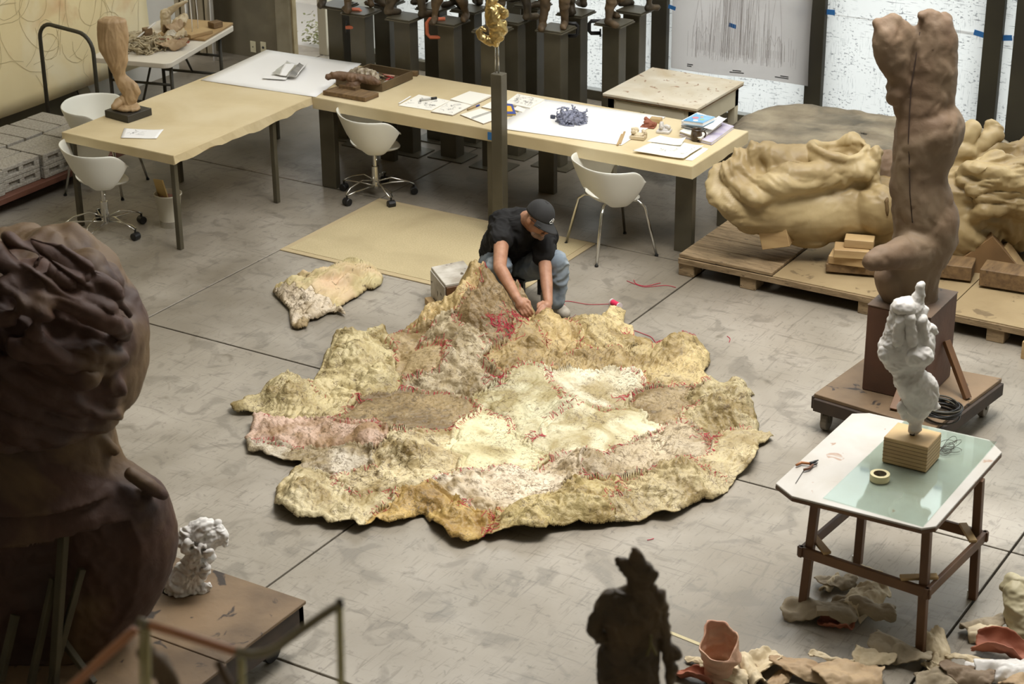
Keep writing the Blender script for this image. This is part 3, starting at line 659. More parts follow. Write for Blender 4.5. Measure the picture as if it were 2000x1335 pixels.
try:
    fc = bpy.data.curves.new('title', 'FONT'); fc.body = 'CERUTI'; fc.size = .032; fc.extrude = .0006; fc.space_character = 1.15
    fo = bpy.data.objects.new('title', fc); COL.objects.link(fo); a = P4[3]; b = P4[2]
    ang = math.atan2((b - a).y, (b - a).x); up = (P4[0] - a).normalized()
    fo.location = Vector(a.lerp(b, .12)) + up * .028 + Vector((0, 0, .001)) - cum(tb); fo.rotation_euler = (0, 0, ang); fo.parent = tb; fc.materials.append(mat('title_white', (236, 240, 244), rough=.6)); bpy.context.view_layer.update(); me_ = bpy.data.meshes.new_from_object(fo.evaluated_get(bpy.context.evaluated_depsgraph_get())); nt_ = bpy.data.objects.new('title', me_); COL.objects.link(nt_); nt_.location = fo.location; nt_.rotation_euler = fo.rotation_euler; nt_.parent = tb; nt_['kind'] = 'stuff'; bpy.data.objects.remove(fo)
except Exception as e: print('title', e)
cc = sum(P4, Vector()) / 4
for k, (a, b, c3, rr_) in enumerate(((.3, .5, (206, 130, 140), .026), (.7, .6, (150, 190, 150), .02), (.5, .3, (210, 170, 120), .014), (.5, .8, (236, 236, 238), .02))):
    p = P4[0].lerp(P4[1], a).lerp(P4[3].lerp(P4[2], a), 1 - b); obj('cover_picture', G().lathe((p.x, p.y, p.z + .0004), [(rr_, 0), (rr_ * .9, .0006)], 9), mat('cp%d' % k, c3, rough=.5), tb)
s, S = sheet('loose_page', [(1374, 250), (1392, 254), (1420, 232), (1404, 228)], T + .07, 'thin white loose pages over the cream book', 'paper', curl=.006)
for k, (cr, lab, mk) in enumerate((([(1236, 296), (1335, 310), (1374, 287), (1300, 270)], 'large open drawing pad with line studies at the table corner', 60), ([(1338, 312), (1352, 314), (1384, 291), (1372, 288)], 'narrow blank white sheet at the table corner below the mug', 0))):
    s, S = sheet('drawing_pad', cr, T + .012 * (1 - k), lab, 'paper', m=ppm, th=.004, curl=.012 * (1 - k))
    if mk: obj('drawing', strokes(G(), scribble(random.Random(5), mk, .3, .95, .1, .9, 6, .03, 1.2), .004, lambda u, w: S(u, w) + Vector((0, 0, .004))), mat('soft_ink', (112, 110, 112)), s, kind='stuff')
s, S = sheet('drawing_pad', [(1262, 278), (1330, 284), (1340, 271), (1290, 268)], T + .025, 'rolled white drawing page behind the open pad', 'paper', m=ppm, curl=.015)
# mug
c = g(1360, 274, T); t = thing('mug', 'dark brown glazed mug in front of the book stack', 'mug', c)
obj('body', G().lathe(c, [(.03, 0), (.038, .01), (.042, .04), (.038, .075), (.038, .088), (.033, .088), (.033, .07), (.036, .04), (.03, .012)], 28), mat('mug_glaze', (52, 40, 28), (78, 60, 40), rough=.25, scale=20), t, smooth=True)
obj('handle', G().tube([c + HR * (.037 + .03 * math.sin(a)) + np.array([0, 0, .045 + .028 * math.cos(a)]) for a in np.linspace(.1, 3.0, 12)], .006, 8), mat('mug_glaze', 0), t, smooth=True)
obj('coffee', G().lathe(c + np.array([0, 0, .07]), [(.033, 0), (.033, .002)], 20), M_black, t)
# tray of tools and the reclining clay sketch
c = np.array(g(735, 160, T)); P4 = [g(x, y, T + .07) for x, y in ((655, 150), (745, 163), (806, 138), (722, 124))]
t = thing('tool_tray', 'shallow brown wooden tray full of small tools and scraps', 'tray', c)
M_tray = mat('tray_wood', (104, 86, 58), (84, 68, 46), rough=.6, scale=4)
q = [Vector(p) for p in P4]; cc = sum(q, Vector()) / 4
obj('base', G().prism([(p.x, p.y) for p in q], T + .002, T + .012), M_tray, t)
for i in range(4):
    a, b = q[i].copy(), q[(i + 1) % 4].copy(); a.z = b.z = T + .036; a = a.lerp(Vector((cc.x, cc.y, a.z)), .015); b = b.lerp(Vector((cc.x, cc.y, a.z)), .015)
    obj('side', G().beam(a, b, .012, .068), M_tray, t, bevel=.002)
R3 = random.Random(31); cols = [((196, 190, 180), 6), ((170, 56, 50), 3), ((70, 140, 190), 2), ((40, 40, 42), 5), ((150, 130, 100), 6), ((206, 170, 60), 1), ((190, 150, 130), 3)]
kinds = ['metal_scraper', 'red_marker', 'blue_cap_marker', 'black_knife', 'wooden_tool', 'yellow_bit', 'clay_scrap']; n_ = 0
for (cl, cnt), kn in zip(cols, kinds):
    for k in range(cnt):
        u, w = R3.uniform(.2, .85), R3.uniform(.2, .8); p = q[0].lerp(q[1], u).lerp(q[3].lerp(q[2], u), w); a = R3.uniform(0, 6.28); p.z = T + .02 + .012 * R3.random() + n_ * .0006; L_ = R3.uniform(.02, .05); d = Vector((math.cos(a), math.sin(a), 0)) * L_; n_ += 1
        o = obj(kn, G().tube([p - d, p, p + d], [.007, R3.uniform(.006, .014), .006], 8), mat('tool_' + kn, cl, rough=.5, metal=1 if kn == 'metal_scraper' and k % 2 else 0), loc=p, smooth=True)
        n2 = ['nearest its left side', 'toward the back', 'in its middle', 'toward its right corner', 'by the near rim', 'under the others'][k]
        tag(o, {'metal_scraper': 'silver grey scraper lying in the tool tray', 'red_marker': 'red marker among tools in the tray', 'blue_cap_marker': 'blue capped marker in the tool tray', 'black_knife': 'black handled knife in the tool tray', 'wooden_tool': 'brown wooden tool in the tool tray', 'yellow_bit': 'small yellow tool at the near tray corner', 'clay_scrap': 'pinkish clay scrap in the tool tray'}[kn] + ', ' + n2, 'tool', 'tools in the tray' if cnt > 1 else None)
for px, py, lab in ((759, 170, 'small wood block at the near corner of the tool tray'), (810, 148, 'small wood block at the right corner of the tool tray')):
    c = g(px, py, T); tag(obj('wood_block', G().obox((c[0], c[1], T + .02), (.055, .04, .04), (0, 0, .3)), M_wood, loc=(c[0], c[1], T), bevel=.003), lab, 'block')
P4 = [Vector(g(x, y, T + .03)) for x, y in ((630, 178), (713, 192), (740, 182), (668, 166))]
t = thing('clay_sketch', 'reclining brown clay figure sketch raised over a thick plywood board', 'clay model', g(690, 190, T))
obj('board', G().prism([(p.x, p.y) for p in P4], T, T + .035), M_wood, t, bevel=.003)
c = Vector(g(683, 172, T + .035)); obj('block', G().obox(c + Vector((0, 0, .012)), (.16, .07, .025), (0, 0, 0)), M_wood, t, bevel=.002)
pts = [ad(x, y, depth(c) - .02) for x, y in ((641, 150), (655, 146), (672, 149), (690, 152), (710, 153), (728, 157), (738, 161))]
gg = G().chain(pts, [.018, .026, .03, .034, .032, .026, .016], 12).cone(c + Vector((0, 0, .02)), .03, pts[3], .02, 12).cone(c + Vector((.03, 0, .02)), .025, pts[4], .015)
obj('figure', remesh(gg, .006, 2, lambda P_, N_: .008 * ridged(warp(P_ * 14, .8, .7), 3)), mat('brown_wax', (120, 92, 66), (96, 72, 52), rough=.6, scale=12, bump=.4, bscale=40), t, smooth=True)
c = Vector(g(712, 146, T + .1))
gg = G().ell(c, (.13, .045, .03), (0, 0, -.1)); obj('glazed_scraps', remesh(gg, .006, 1, lambda P_, N_: .02 * ridged(P_ * 25, 2)), mat('glassy_scrap', (176, 164, 140), (120, 104, 84), rough=.3, scale=30), t, smooth=True)
# ------------------------------------------------------------------ white painted table near the windows
t = thing('painted_table', 'worn white painted table with one drawer knob, standing behind the long table', 'table', (-6.75, 13.4, 0))
M_wt = mat('worn_white', (214, 206, 188), (196, 186, 164), rough=.55, scale=3, spot=(150, 120, 92), sscale=16, sth=.63, c3=(190, 172, 140), c3scale=2.2)
M_wb = mat('white_body', (204, 196, 172), (190, 180, 154), rough=.6, scale=2)
x0, x1, y0, y1 = -7.16, -6.34, 12.96, 13.79; ZT = .8
obj('tabletop', G().box((x0, y0, ZT - .022), (x1, y1, ZT)), M_wt, t, bevel=.003)
obj('top_edge', G().box((x0 + .004, y0 + .004, ZT - .034), (x1 - .004, y1 - .004, ZT - .022)), M_wood, t)
for a, b in (((x0 + .03, y0 + .03, ZT - .19), (x1 - .03, y0 + .05, ZT - .034)), ((x0 + .03, y1 - .05, ZT - .19), (x1 - .03, y1 - .03, ZT - .034)), ((x0 + .03, y0 + .03, ZT - .19), (x0 + .05, y1 - .03, ZT - .034)), ((x1 - .05, y0 + .03, ZT - .19), (x1 - .03, y1 - .03, ZT - .034))):
    obj('apron', G().box(a, b), M_wb, t, bevel=.003)
obj('drawer', G().box((x0 + .1, y0 + .022, ZT - .18), (x1 - .12, y0 + .03, ZT - .045)), M_wb, t, bevel=.002)
obj('knob', G().box((-6.83, y0 + .0, ZT - .125), (-6.8, y0 + .023, ZT - .095)), mat('knob', (150, 140, 110)), t, bevel=.003)
for x in (x0 + .03, x1 - .09):
    for y in (y0 + .03, y1 - .09): obj('leg', G().box((x, y, 0), (x + .06, y + .06, ZT - .034)), M_wb, t, bevel=.003)
# ------------------------------------------------------------------ folding table with casts
t = thing('folding_table', 'white folding table with tubular legs by the left wall', 'table', (-11.2, 12.6, 0))
A = Vector((-10.78, 12.05, 0)); uY = Vector((-.235, .972, 0)); uX = Vector((.972, .235, 0)); FT = .74
def ft(a, b, z): p = A - uX * a + uY * b; return Vector((p.x, p.y, z))
def rrect(w, l, r, n=6):
    out = []
    for cx_, cy_, a0_ in ((w - r, l - r, 0), (r, l - r, 90), (r, r, 180), (w - r, r, 270)):
        for k in range(n + 1): a_ = math.radians(a0_ + 90 * k / n); out.append((cx_ + r * math.cos(a_), cy_ + r * math.sin(a_)))
    return out
rc = [ft(a, b, 0) for a, b in rrect(.74, 1.3, .07)]
obj('tabletop', G().prism([(p.x, p.y) for p in rc][::-1], FT - .045, FT), mat('folding_white', (214, 206, 190), rough=.55, scale=3), t, bevel=.006, seg=2)
for b in (.18, 1.12):
    for a in (.08, .66): obj('leg', G().tube([ft(a, b, 0), ft(a, b, FT - .04)], .016, 10), M_post, t, smooth=True)
    obj('crossbar', G().tube([ft(.08, b, .33), ft(.66, b, .33)], .013, 8), M_post, t, smooth=True)
    obj('brace', G().tube([ft(.37, b, .33), ft(.37, b + (.25 if b < .5 else -.25), FT - .05)], .01, 8), M_post, t, smooth=True)
    obj('top_bar', G().tube([ft(.08, b, .5), ft(.66, b, .5)], .012, 8), M_post, t, smooth=True)
bd = G().prism([(p.x, p.y) for p in (ft(.02, .72, 0), ft(.02, 1.29, 0), ft(.5, 1.29, 0), ft(.5, .72, 0))][::1], FT + .002, FT + .022)
tag(obj('plywood_board', bd, M_ply, loc=ft(.2, 1, FT), bevel=.002), 'flat plywood board at the far end of the folding table', 'board')
def on(a, b, z=.0): return ft(a, b, FT + z)
o = obj('wire_stand', G().obox(on(.17, .84, .04), (.2, .24, .035), (0, 0, -.24)), M_ply, loc=on(.17, .84, .022), bevel=.003); tag(o, 'low wooden base with two thin wires standing in it', 'base')
for k, d in enumerate((-.05, .06)):
    p = on(.17, .84 + d, .057); obj('wire', G().tube([p, p + Vector((.004, 0, .12)), p + Vector((-.01, .01, .26)), p + Vector((.0, 0, .42))], .0035, 6), M_paper, o, smooth=True)
tag(obj('wood_block', G().obox(on(.1, 1.1, .05), (.09, .1, .05), (0, 0, -.24)), M_wood, loc=on(.1, 1.1, .022), bevel=.003), 'small wood block near the far corner of the folding table', 'block')
tag(obj('wood_block', G().obox(on(.42, .45, .1), (.07, .07, .12), (0, 0, -.5)), M_wood, loc=on(.42, .45, 0), bevel=.003), 'upright tan wood block rising from the scrap pile', 'block')
def scrap(c, s, m, label, seed, rz=0, cat='latex cast', name='latex_scrap', bend=1.3, rough=.25, aspect=.6, tilt=(0, 0), solid=.006, n=34, parent=None, flap=1, local=True):
    """a curved, torn sheet of cast latex lying with its hollow up or down"""
    R_ = np.random.RandomState(seed); ph = R_.uniform(0, 6.28, 8); v = []; f = []
    U, Wd = np.meshgrid(np.linspace(-1, 1, n), np.linspace(-1, 1, n)); u = U.ravel(); w = Wd.ravel()
    r = np.maximum(np.abs(u), np.abs(w)) + 1e-6; th = np.arctan2(w, u); e = r / np.maximum(np.hypot(u, w), 1e-6) ; u2 = u * (.45 + .55 * e); w2 = w * (.45 + .55 * e)
    edge = 1 + .10 * np.sin(3 * th + ph[0]) + .05 * np.sin(5 * th + ph[1]) + .02 * np.sin(11 * th + ph[2]) + .012 * np.sin(23 * th + ph[3])
    sc_ = 1 + (edge - 1) * r ** 2; u2 *= sc_; w2 *= sc_
    a = w2 * bend; x = u2; rad = aspect / max(bend, .2); y = rad * np.sin(a) ; z = flap * rad * (1 - np.cos(a))
    p = np.stack([x, y, z], 1); nz = fbm(warp(p * 1.3 + ph[4], .4, 1.1), 2)
    z = z + rough * nz + .16 * rough * ridged(warp(p * 4 + ph[5], .4, 1), 3) + .12 * np.sin(u * 2 + ph[6]) * (np.abs(w)) ; p = np.stack([x, y, z], 1) * s
    M_ = np.array(Euler((tilt[0], tilt[1], rz)).to_matrix()); p = p @ M_.T; p[:, 2] -= p[:, 2].min() - .003
    for j in range(n - 1):
        for i in range(n - 1): f.append((j * n + i, j * n + i + 1, (j + 1) * n + i + 1, (j + 1) * n + i))
    p = p + np.array(c)
    o = obj(name, (p, f), m, parent, loc=None if parent else tuple(c), smooth=True, solid=solid)
    if label: tag(o, label, cat)
    return o
M_wr = mat('white_rag', (212, 204, 188), (190, 182, 164), rough=.8, scale=12, bump=.3, bscale=30)
scrap(on(.3, .64, .0), .12, M_wr, 'white latex scrap in the middle of the folding table', 3, .3, bend=1.2)
scrap(on(.22, .6, .03), .1, M_shell, 'pale folded latex scrap next to the white one', 4, 1.3, bend=1.6)
scrap(on(.5, .62, .0), .13, M_shell, 'beige latex scrap at the back of the folding table pile', 5, 2.3, bend=1.4, flap=-1)
scrap(on(.18, .42, .0), .15, M_tan, 'tan leather-like scrap at the near side of the folding table', 6, .8, bend=1.1, flap=-1)
scrap(on(.3, .47, .04), .06, M_terra, 'orange scrap among white shards on the folding table', 7, .8, bend=1.1)
scrap(on(.14, .56, .02), .05, M_terra, 'small orange scrap near the edge of the folding table', 8, .2, bend=1.3)
scrap(on(.4, 1.0, .03), .2, M_shell, 'long cream latex cast draped across the plywood board', 9, 2.0, bend=1.5, aspect=.35, flap=-1)
scrap(on(.36, .8, .02), .12, M_tan, 'tan latex cast beside the low wooden base', 12, 1.7, bend=1.6, flap=-1)
p = on(.52, .98, .1); gg = G().ell(p + Vector((-.0, 0, .03)), (.05, .04, .055)).cone(p + Vector((.03, .02, .06)), .03, p + Vector((.1, .06, .12)), .018).cone(p + Vector((.1, .06, .12)), .018, p + Vector((.17, .1, .15)), .01).cone(p, .04, p + Vector((0, 0, -.09)), .045)
tag(obj('cast_fragment', remesh(gg, .006, 2, lambda P_, N_: .006 * ridged(P_ * 20, 2)), M_shell, loc=p - Vector((0, 0, .1)), smooth=True), 'upright cream and pink arm cast over the plywood board', 'latex cast')
tw = thing('wire_pile', 'heap of twisted pale strips and wires on the near end of the folding table', 'scrap', on(.45, .3))
tangle(on(.4, .34), .19, 90, .006, 12, mat('pale_strip', (186, 172, 140), (150, 136, 106), rough=.7, scale=20), tw, hz=.45)
obj('heap', remesh(G().ell(on(.5, .45, .02), (.2, .14, .06)), .01, 2, lambda P_, N_: .025 * ridged(P_ * 16, 3)), mat('pale_strip', 0), tw, smooth=True, label='crumpled pale cloth')
obj('stick', G().beam(on(.55, .25, .02), on(.36, .5, .2), .012, .008), M_paper, tw)
# ------------------------------------------------------------------ cinder blocks on a platform cart
t = thing('platform_cart', 'low rust red platform cart with a tall tube handle, loaded with concrete blocks', 'cart', (-11.3, 10.6, 0))
obj('deck', G().box((-11.78, 8.6, .1), (-10.84, 11.6, .148)), mat('rust_red', (112, 70, 52), (92, 58, 44), rough=.7, scale=5), t, bevel=.004)
yh = 11.54; hp = []
zt = gy(120, 52, yh)[2]; xl_, xr_ = gy(92, 200, yh)[0], gy(192, 200, yh)[0]
for a in np.linspace(math.pi, math.pi / 2, 7): hp.append((xl_ + .13 + .13 * math.cos(a), yh, zt - .13 + .13 * math.sin(a)))
for a in np.linspace(math.pi / 2, 0, 7): hp.append((xr_ - .16 + .16 * math.cos(a), yh, zt - .16 - .02 + .16 * math.sin(a)))
obj('handle', G().tube([(xl_, yh, .1)] + hp + [(xr_, yh, .1)], .017, 12), M_post, t, smooth=True)
for x in (-11.65, -10.95):
    for y in (8.8, 11.35): obj('wheel', G().tube([(x - .02, y, .05), (x + .02, y, .05)], .05, 16), M_black, t)
def block_mesh(lx, ly, h=.097):
    """flat hollow block: two recessed slots along its long side (+x or -y face)"""
    gg = G(); x = lx / 2; y = ly / 2
    if ly > lx:   # slots in +x face
        gg.box((-x, -y, 0), (x - .03, y, h)); s_ = [-y, -y + .055, -.025, .025, y - .055, y]
        gg.box((x - .03, -y, 0), (x, y, .03)); gg.box((x - .03, -y, h - .03), (x, y, h))
        for a, b in ((s_[0], s_[1]), (s_[2], s_[3]), (s_[4], s_[5])): gg.box((x - .03, a, .03), (x, b, h - .03))
    else: gg.box((-x, -y, 0), (x, y, h))
    return gg
def mk_block(lx, ly):
    me = block_mesh(lx, ly); o = obj('concrete_block', me, M_block, bevel=.004); return o
bA = mk_block(.39, .187); bB = mk_block(.187, .39)
first = {id(bA): True, id(bB): True}
def put_block(src, x, y, z, lab, rz=0):
    if first[id(src)]: o = src; first[id(src)] = False
    else: o = src.copy(); COL.objects.link(o)
    o.location = (x, y, z); o.rotation_euler = (0, 0, rz); tag(o, lab, 'block', 'concrete blocks stacked over the cart'); return o
ordn = ['farthest', 'second', 'third', 'fourth', 'fifth', 'sixth', 'seventh', 'eighth', 'ninth', 'tenth', 'eleventh', 'twelfth']
for L_ in (0, 1):
    z = .15 + L_ * .1; lv = 'lower layer' if L_ == 0 else 'top layer'
    for k in range(12):
        put_block(bA, -11.50 + random.uniform(-.012, .012), 11.36 - .2 * k, z, 'speckled concrete block in the wall-side column, %s from the cart handle, %s' % (ordn[k], lv), random.uniform(-.02, .02))
    for k in range(6):
        for c_ in (0, 1):
            if k == 0 and L_ == 1 and c_ == 1: continue
            put_block(bB, -11.19 + .195 * c_ + random.uniform(-.008, .008) + (.02 * (k % 2)), 11.22 - .41 * k, z, 'concrete block in the %s lengthwise column, %s from the cart handle, %s' % (['inner', 'outer slotted'][c_], ordn[k], lv), random.uniform(-.03, .03))
c = Vector(g(155, 232, .352)); tag(obj('red_clamp', G().tube([g(150, 238, .356), g(142, 233, .356), g(150, 224, .37), g(170, 228, .36), g(160, 238, .356), g(150, 238, .356)], .005, 6), mat('clamp_red', (170, 60, 48)), loc=c), 'small red wire clip lying on the concrete blocks', 'clip')
# ================================================================== rug
rg = [Vector(g(*p)) for p in ((551, 488), (738, 389), (1162, 476), (1112, 510), (846, 561))]
x0, y0 = -8.57, 10.62; x1, y1 = -6.62, 11.9
t = thing('rug', 'flat sand coloured rug with a pale bound edge, lying behind the crouching man', 'rug', (-7.6, 11.2, 0))
M_rug = mat('rug_weave', (192, 176, 138), (178, 162, 124), rough=.95, scale=90, detail=2, bump=.5, bscale=160, bdist=.003, c3=(168, 152, 116), c3scale=1.3)
obj('weave', G().box((x0 + .05, y0 + .05, .001), (x1 - .05, y1 - .05, .011)), M_rug, t)
eb = G(); M_rb = mat('rug_binding', (178, 160, 124), rough=.9)
for a, b in (((x0, y0, .001), (x1, y0 + .05, .009)), ((x0, y1 - .05, .001), (x1, y1, .009)), ((x0, y0 + .05, .001), (x0 + .05, y1 - .05, .009)), ((x1 - .05, y0 + .05, .001), (x1, y1 - .05, .009))):
    obj('binding', G().box(a, b), M_rb, t, bevel=.002)
# ================================================================== chairs
def chair_shell():
    """swept bucket back with a slot above the seat; local coordinates, back towards -y"""
    TH = np.radians(np.linspace(-128, 128, 49)); gm = G(); rows = 9; v = []; f = []
    for a in TH:
        q = abs(a) / math.radians(128)
        zt = .715 - .03 * q - .11 * max(0, q - .75) / .25 * (.3 + .7 * max(0, q - .75) / .25)
        zb = .51 - .115 * min(1, (q / .42)) ** 1.6 + (0 if q < .7 else .24 * ((q - .7) / .3) ** 1.6)
        zb = min(zb, zt - .02)
        for k in range(rows):
            s = k / (rows - 1); z = zb + (zt - zb) * s
            r = .165 + .13 * min(1, max(0, (z - .385) / .33)) ** .6
            rx = r * 1.02; ry = r * .92
            ex = 2.3; c = math.cos(a); sn = math.sin(a); rr_ = 1 / ((abs(c) ** ex + abs(sn) ** ex) ** (1 / ex))
            v.append((rx * rr_ * sn, -ry * rr_ * c - .01 + .03 * (1 - s) , z))
    n = len(TH)
    for i in range(n - 1):
        for k in range(rows - 1): f.append((i * rows + k, (i + 1) * rows + k, (i + 1) * rows + k + 1, i * rows + k + 1))
    back = (v, f)
    v = []; f = []; m_ = 40; R_ = 8
    v.append((0, 0, .395))
    for j in range(1, R_ + 1):
        s = j / R_
        for i in range(m_):
            a = 2 * math.pi * i / m_; c = math.cos(a); sn = math.sin(a); ex = 2.4; rr_ = 1 / ((abs(c) ** ex + abs(sn) ** ex) ** (1 / ex))
            r = .187 * s; z = .395 + .05 * s ** 3 - (.03 * max(0, -c) * s ** 2) + (.02 * max(0, c) * s ** 3)
            v.append((r * rr_ * sn * 1.0, -r * rr_ * c * (1.0 if c > 0 else 1.08) + .0, z))
    for i in range(m_): f.append((0, 1 + i, 1 + (i + 1) % m_))
    for j in range(R_ - 1):
        for i in range(m_): f.append((1 + j * m_ + i, 1 + (j + 1) * m_ + i, 1 + (j + 1) * m_ + (i + 1) % m_, 1 + j * m_ + (i + 1) % m_))
    return back, (v, f)
BK, ST = chair_shell()
def add_shell(t):
    obj('backrest', BK, M_white, t, local=True, smooth=True, solid=.012, sub=1)
    obj('seat', ST, M_white, t, local=True, smooth=True, solid=.014, sub=1)
def four_leg(loc, rz, label):
    t = thing('bucket_chair', label, 'chair', loc, rz, 'white bucket chairs'); add_shell(t)
    for s in (-1, 1):
        for w in (-1, 1):
            obj('leg', G().tube([(s * .06, w * .06, .405), (s * .15, w * .14, .41), (s * .185, w * .175, .37), (s * .25, w * .245, .006)], .011, 10), M_chrome, t, local=True, smooth=True)
            obj('foot', G().lathe((s * .25, w * .245, 0), [(.014, 0), (.014, .012)], 10), M_black, t, local=True)
    return t
def swivel(loc, rz, rb, label):
    t = thing('swivel_chair', label, 'chair', loc, rz, 'white bucket swivel chairs'); add_shell(t)
    obj('column', G().lathe((0, 0, 0), [(.022, .07), (.03, .09), (.03, .25), (.018, .252), (.018, .4)], 18), M_chrome, t, local=True, smooth=False)
    obj('mount', G().lathe((0, 0, 0), [(.03, .385), (.1, .405), (.1, .412)], 18), M_white, t, local=True, smooth=True)
    obj('lever', G().tube([(.03, 0, .37), (.14, -.02, .365), (.17, -.025, .35)], .007, 8), M_chrome, t, local=True, smooth=True)
    for k in range(5):
        a = rb + 2 * math.pi * k / 5; c, s = math.cos(a), math.sin(a); p = lambda r, w, z: (r * c - w * s, r * s + w * c, z)
        obj('base_rod', G().tube([p(.025, -.01, .13), p(.12, -.022, .155), p(.24, -.026, .12), p(.3, -.012, .085), p(.3, .012, .085), p(.24, .026, .1), p(.12, .02, .1), p(.025, .01, .09)], .0065, 8), M_chrome, t, local=True, smooth=True)
        w = obj('caster', G().tube([p(.3, -.03, .03), p(.3, .03, .03)], .03, 16), M_black, t, local=True, bevel=.004)
        obj('stem', G().tube([p(.3, 0, .03), p(.3, 0, .085)], .008, 8), M_black, w, local=True)
    return t
c = g(738, 381); swivel((c[0], c[1] - .02, 0), math.radians(-42), math.radians(-62), 'white bucket swivel chair on chrome star base at the long table')
c = g(205, 455); swivel((c[0], c[1] + .02, 0), math.radians(-34), math.radians(-40), 'white bucket swivel chair at the front end of the left table')
c = (g(1108, 492) + g(1228, 522) + g(1283, 478)) / 3; c = (g(1228, 522) + g(1160, 455)) / 2
four_leg((c[0], c[1], 0), math.radians(-34), 'white bucket chair on four chrome legs at the right of the long table')
four_leg((-10.62, 11.02, 0), math.radians(-72), 'white bucket chair behind the left table, seen past the leg statuette')
# ================================================================== waste bucket
c = g(333, 440); t = thing('waste_bucket', 'white round bucket with a metal foot band under the left table', 'bucket', c)
obj('body', G().lathe(c, [(.075, .05), (.1, .25), (.107, .252), (.107, .262), (.098, .262), (.072, .06)], 32, cap=False), mat('enamel', (206, 200, 182), rough=.4), t, smooth=True)
obj('base', G().lathe(c, [(.076, .0), (.077, .05), (.0, .052)], 32), M_chrome, t)
tag(obj('rubbish', remesh(G().ell(c + np.array([0, 0, .2]), (.08, .08, .035)), .008, 2, lambda P_, N_: .012 * ridged(P_ * 30, 2)), mat('pinkish_rag', (150, 110, 96), rough=.9), loc=c + np.array([0, 0, .17]), smooth=True), 'crumpled pinkish scraps inside the white bucket', 'rubbish')
b = c + HR * -.03 + np.array([0, 0, .16]); tag(obj('card_board', G().beam(b + HR * .01, b + HR * -.035 + np.array([0, 0, .21]), .12, .012, up=(.2, .9, .1)), mat('card', (196, 168, 110), rough=.8), loc=b, bevel=.002), 'tan board offcut standing in the white bucket', 'board')
# ================================================================== steel plinths with bronze figures
def figure_mesh(seed, lean=0, dark=0):
    R3 = random.Random(seed); gg = G(); h1 = Vector((-.045, 0, .36)); h2 = Vector((.045, 0, .36))
    a1, a2 = R3.uniform(-.1, -.02), R3.uniform(.0, .12)
    f1 = Vector((-.06 + R3.uniform(-.04, .02), a1, .025)); f2 = Vector((.06 + R3.uniform(-.02, .05), a2, .025))
    k1 = (h1 + f1) / 2 + Vector((0, -.03, .01)); k2 = (h2 + f2) / 2 + Vector((.01, -.05, .01))
    for h_, k_, f_ in ((h1, k1, f1), (h2, k2, f2)):
        gg.chain([h_, k_, f_ + Vector((0, .01, .02))], [.048, .033, .02], 14)
        gg.chain([k_ + Vector((0, .012, -.05)), f_ + Vector((0, .012, .08))], [.034, .02], 12)
        gg.chain([f_ + Vector((0, .02, 0)), f_ + Vector((0, -.055, -.008)), f_ + Vector((.008, -.075, -.012))], [.022, .02, .012], 12)
    sh = Vector((R3.uniform(-.06, .06), -.03 + R3.uniform(-.03, .05), .62)); ch = (Vector((0, 0, .38)) + sh) / 2
    gg.ell((0, 0, .38), (.085, .065, .06)); gg.ell(ch, (.075, .06, .09)); gg.ell(sh, (.11, .06, .07))
    gg.cone(sh + Vector((0, 0, .05)), .03, sh + Vector((0, -.015, .1)), .028); gg.ell(sh + Vector((0, -.02, .15)), (.04, .05, .058))
    for s in (-1, 1):
        e = sh + Vector((s * (.14 + R3.uniform(0, .06)), R3.uniform(-.05, .08), -.1)); w = e + Vector((s * R3.uniform(-.05, .06), -.1, R3.uniform(-.12, .14)))
        gg.chain([sh + Vector((s * .1, 0, .02)), e, w], [.035, .026, .018], 12); gg.ell(w, (.022, .028, .022))
    return remesh(gg, .009, 3, lambda P_, N_: .006 * ridged(warp(P_ * 9 + seed, .6, .8), 3))
FM = {}
for k in range(4):
    for j, mm in ((0, M_bronze), (1, M_bronzed)):
        if k > 2 and j == 0: pass
    v, f = figure_mesh(40 + k); FM[k] = (v, f)
protoF = {}
def plinth(px, py, label, flabel, seed, dark, rz, ht=1.16, w=.078, plate=.2, base=.17, fl_scale=1.0):
    c = g(px, py, ht); c[2] = 0
    t = thing('plinth', label, 'plinth', c, rz, 'black steel plinths by the windows')
    obj('column', G().box((-w, -w * .8, .012), (w, w * .8, ht - .02)), M_steel, t, local=True, bevel=.004)
    obj('base_plate', G().box((-base, -base * .75, 0), (base, base * .75, .012)), M_steel, t, local=True, bevel=.003)
    obj('top_plate', G().box((-plate * .62, -plate * .62, ht - .02), (plate * .62, plate * .62, ht - .008)), M_steel, t, local=True, bevel=.002)
    obj('top_plate', G().box((-plate * .58, -plate * .58, ht - .006), (plate * .58, plate * .58, ht + .004)), M_steel, t, local=True, bevel=.002)
    key = (seed % 4, dark)
    if key in protoF: fo = protoF[key].copy(); COL.objects.link(fo)
    else:
        fo = obj('bronze_figure', FM[seed % 4], M_bronzed if dark else M_bronze, local=True, smooth=True); protoF[key] = fo
    fo.location = (c[0], c[1], ht + .004); fo.rotation_euler = (0, 0, rz + [.4, -2.2, 1.2, 2.6, -.7][seed % 5]); fo.scale = (1.2 * fl_scale,) * 3
    tag(fo, flabel, 'statue', 'bronze figures on the steel plinths'); return t
R0 = 0.0
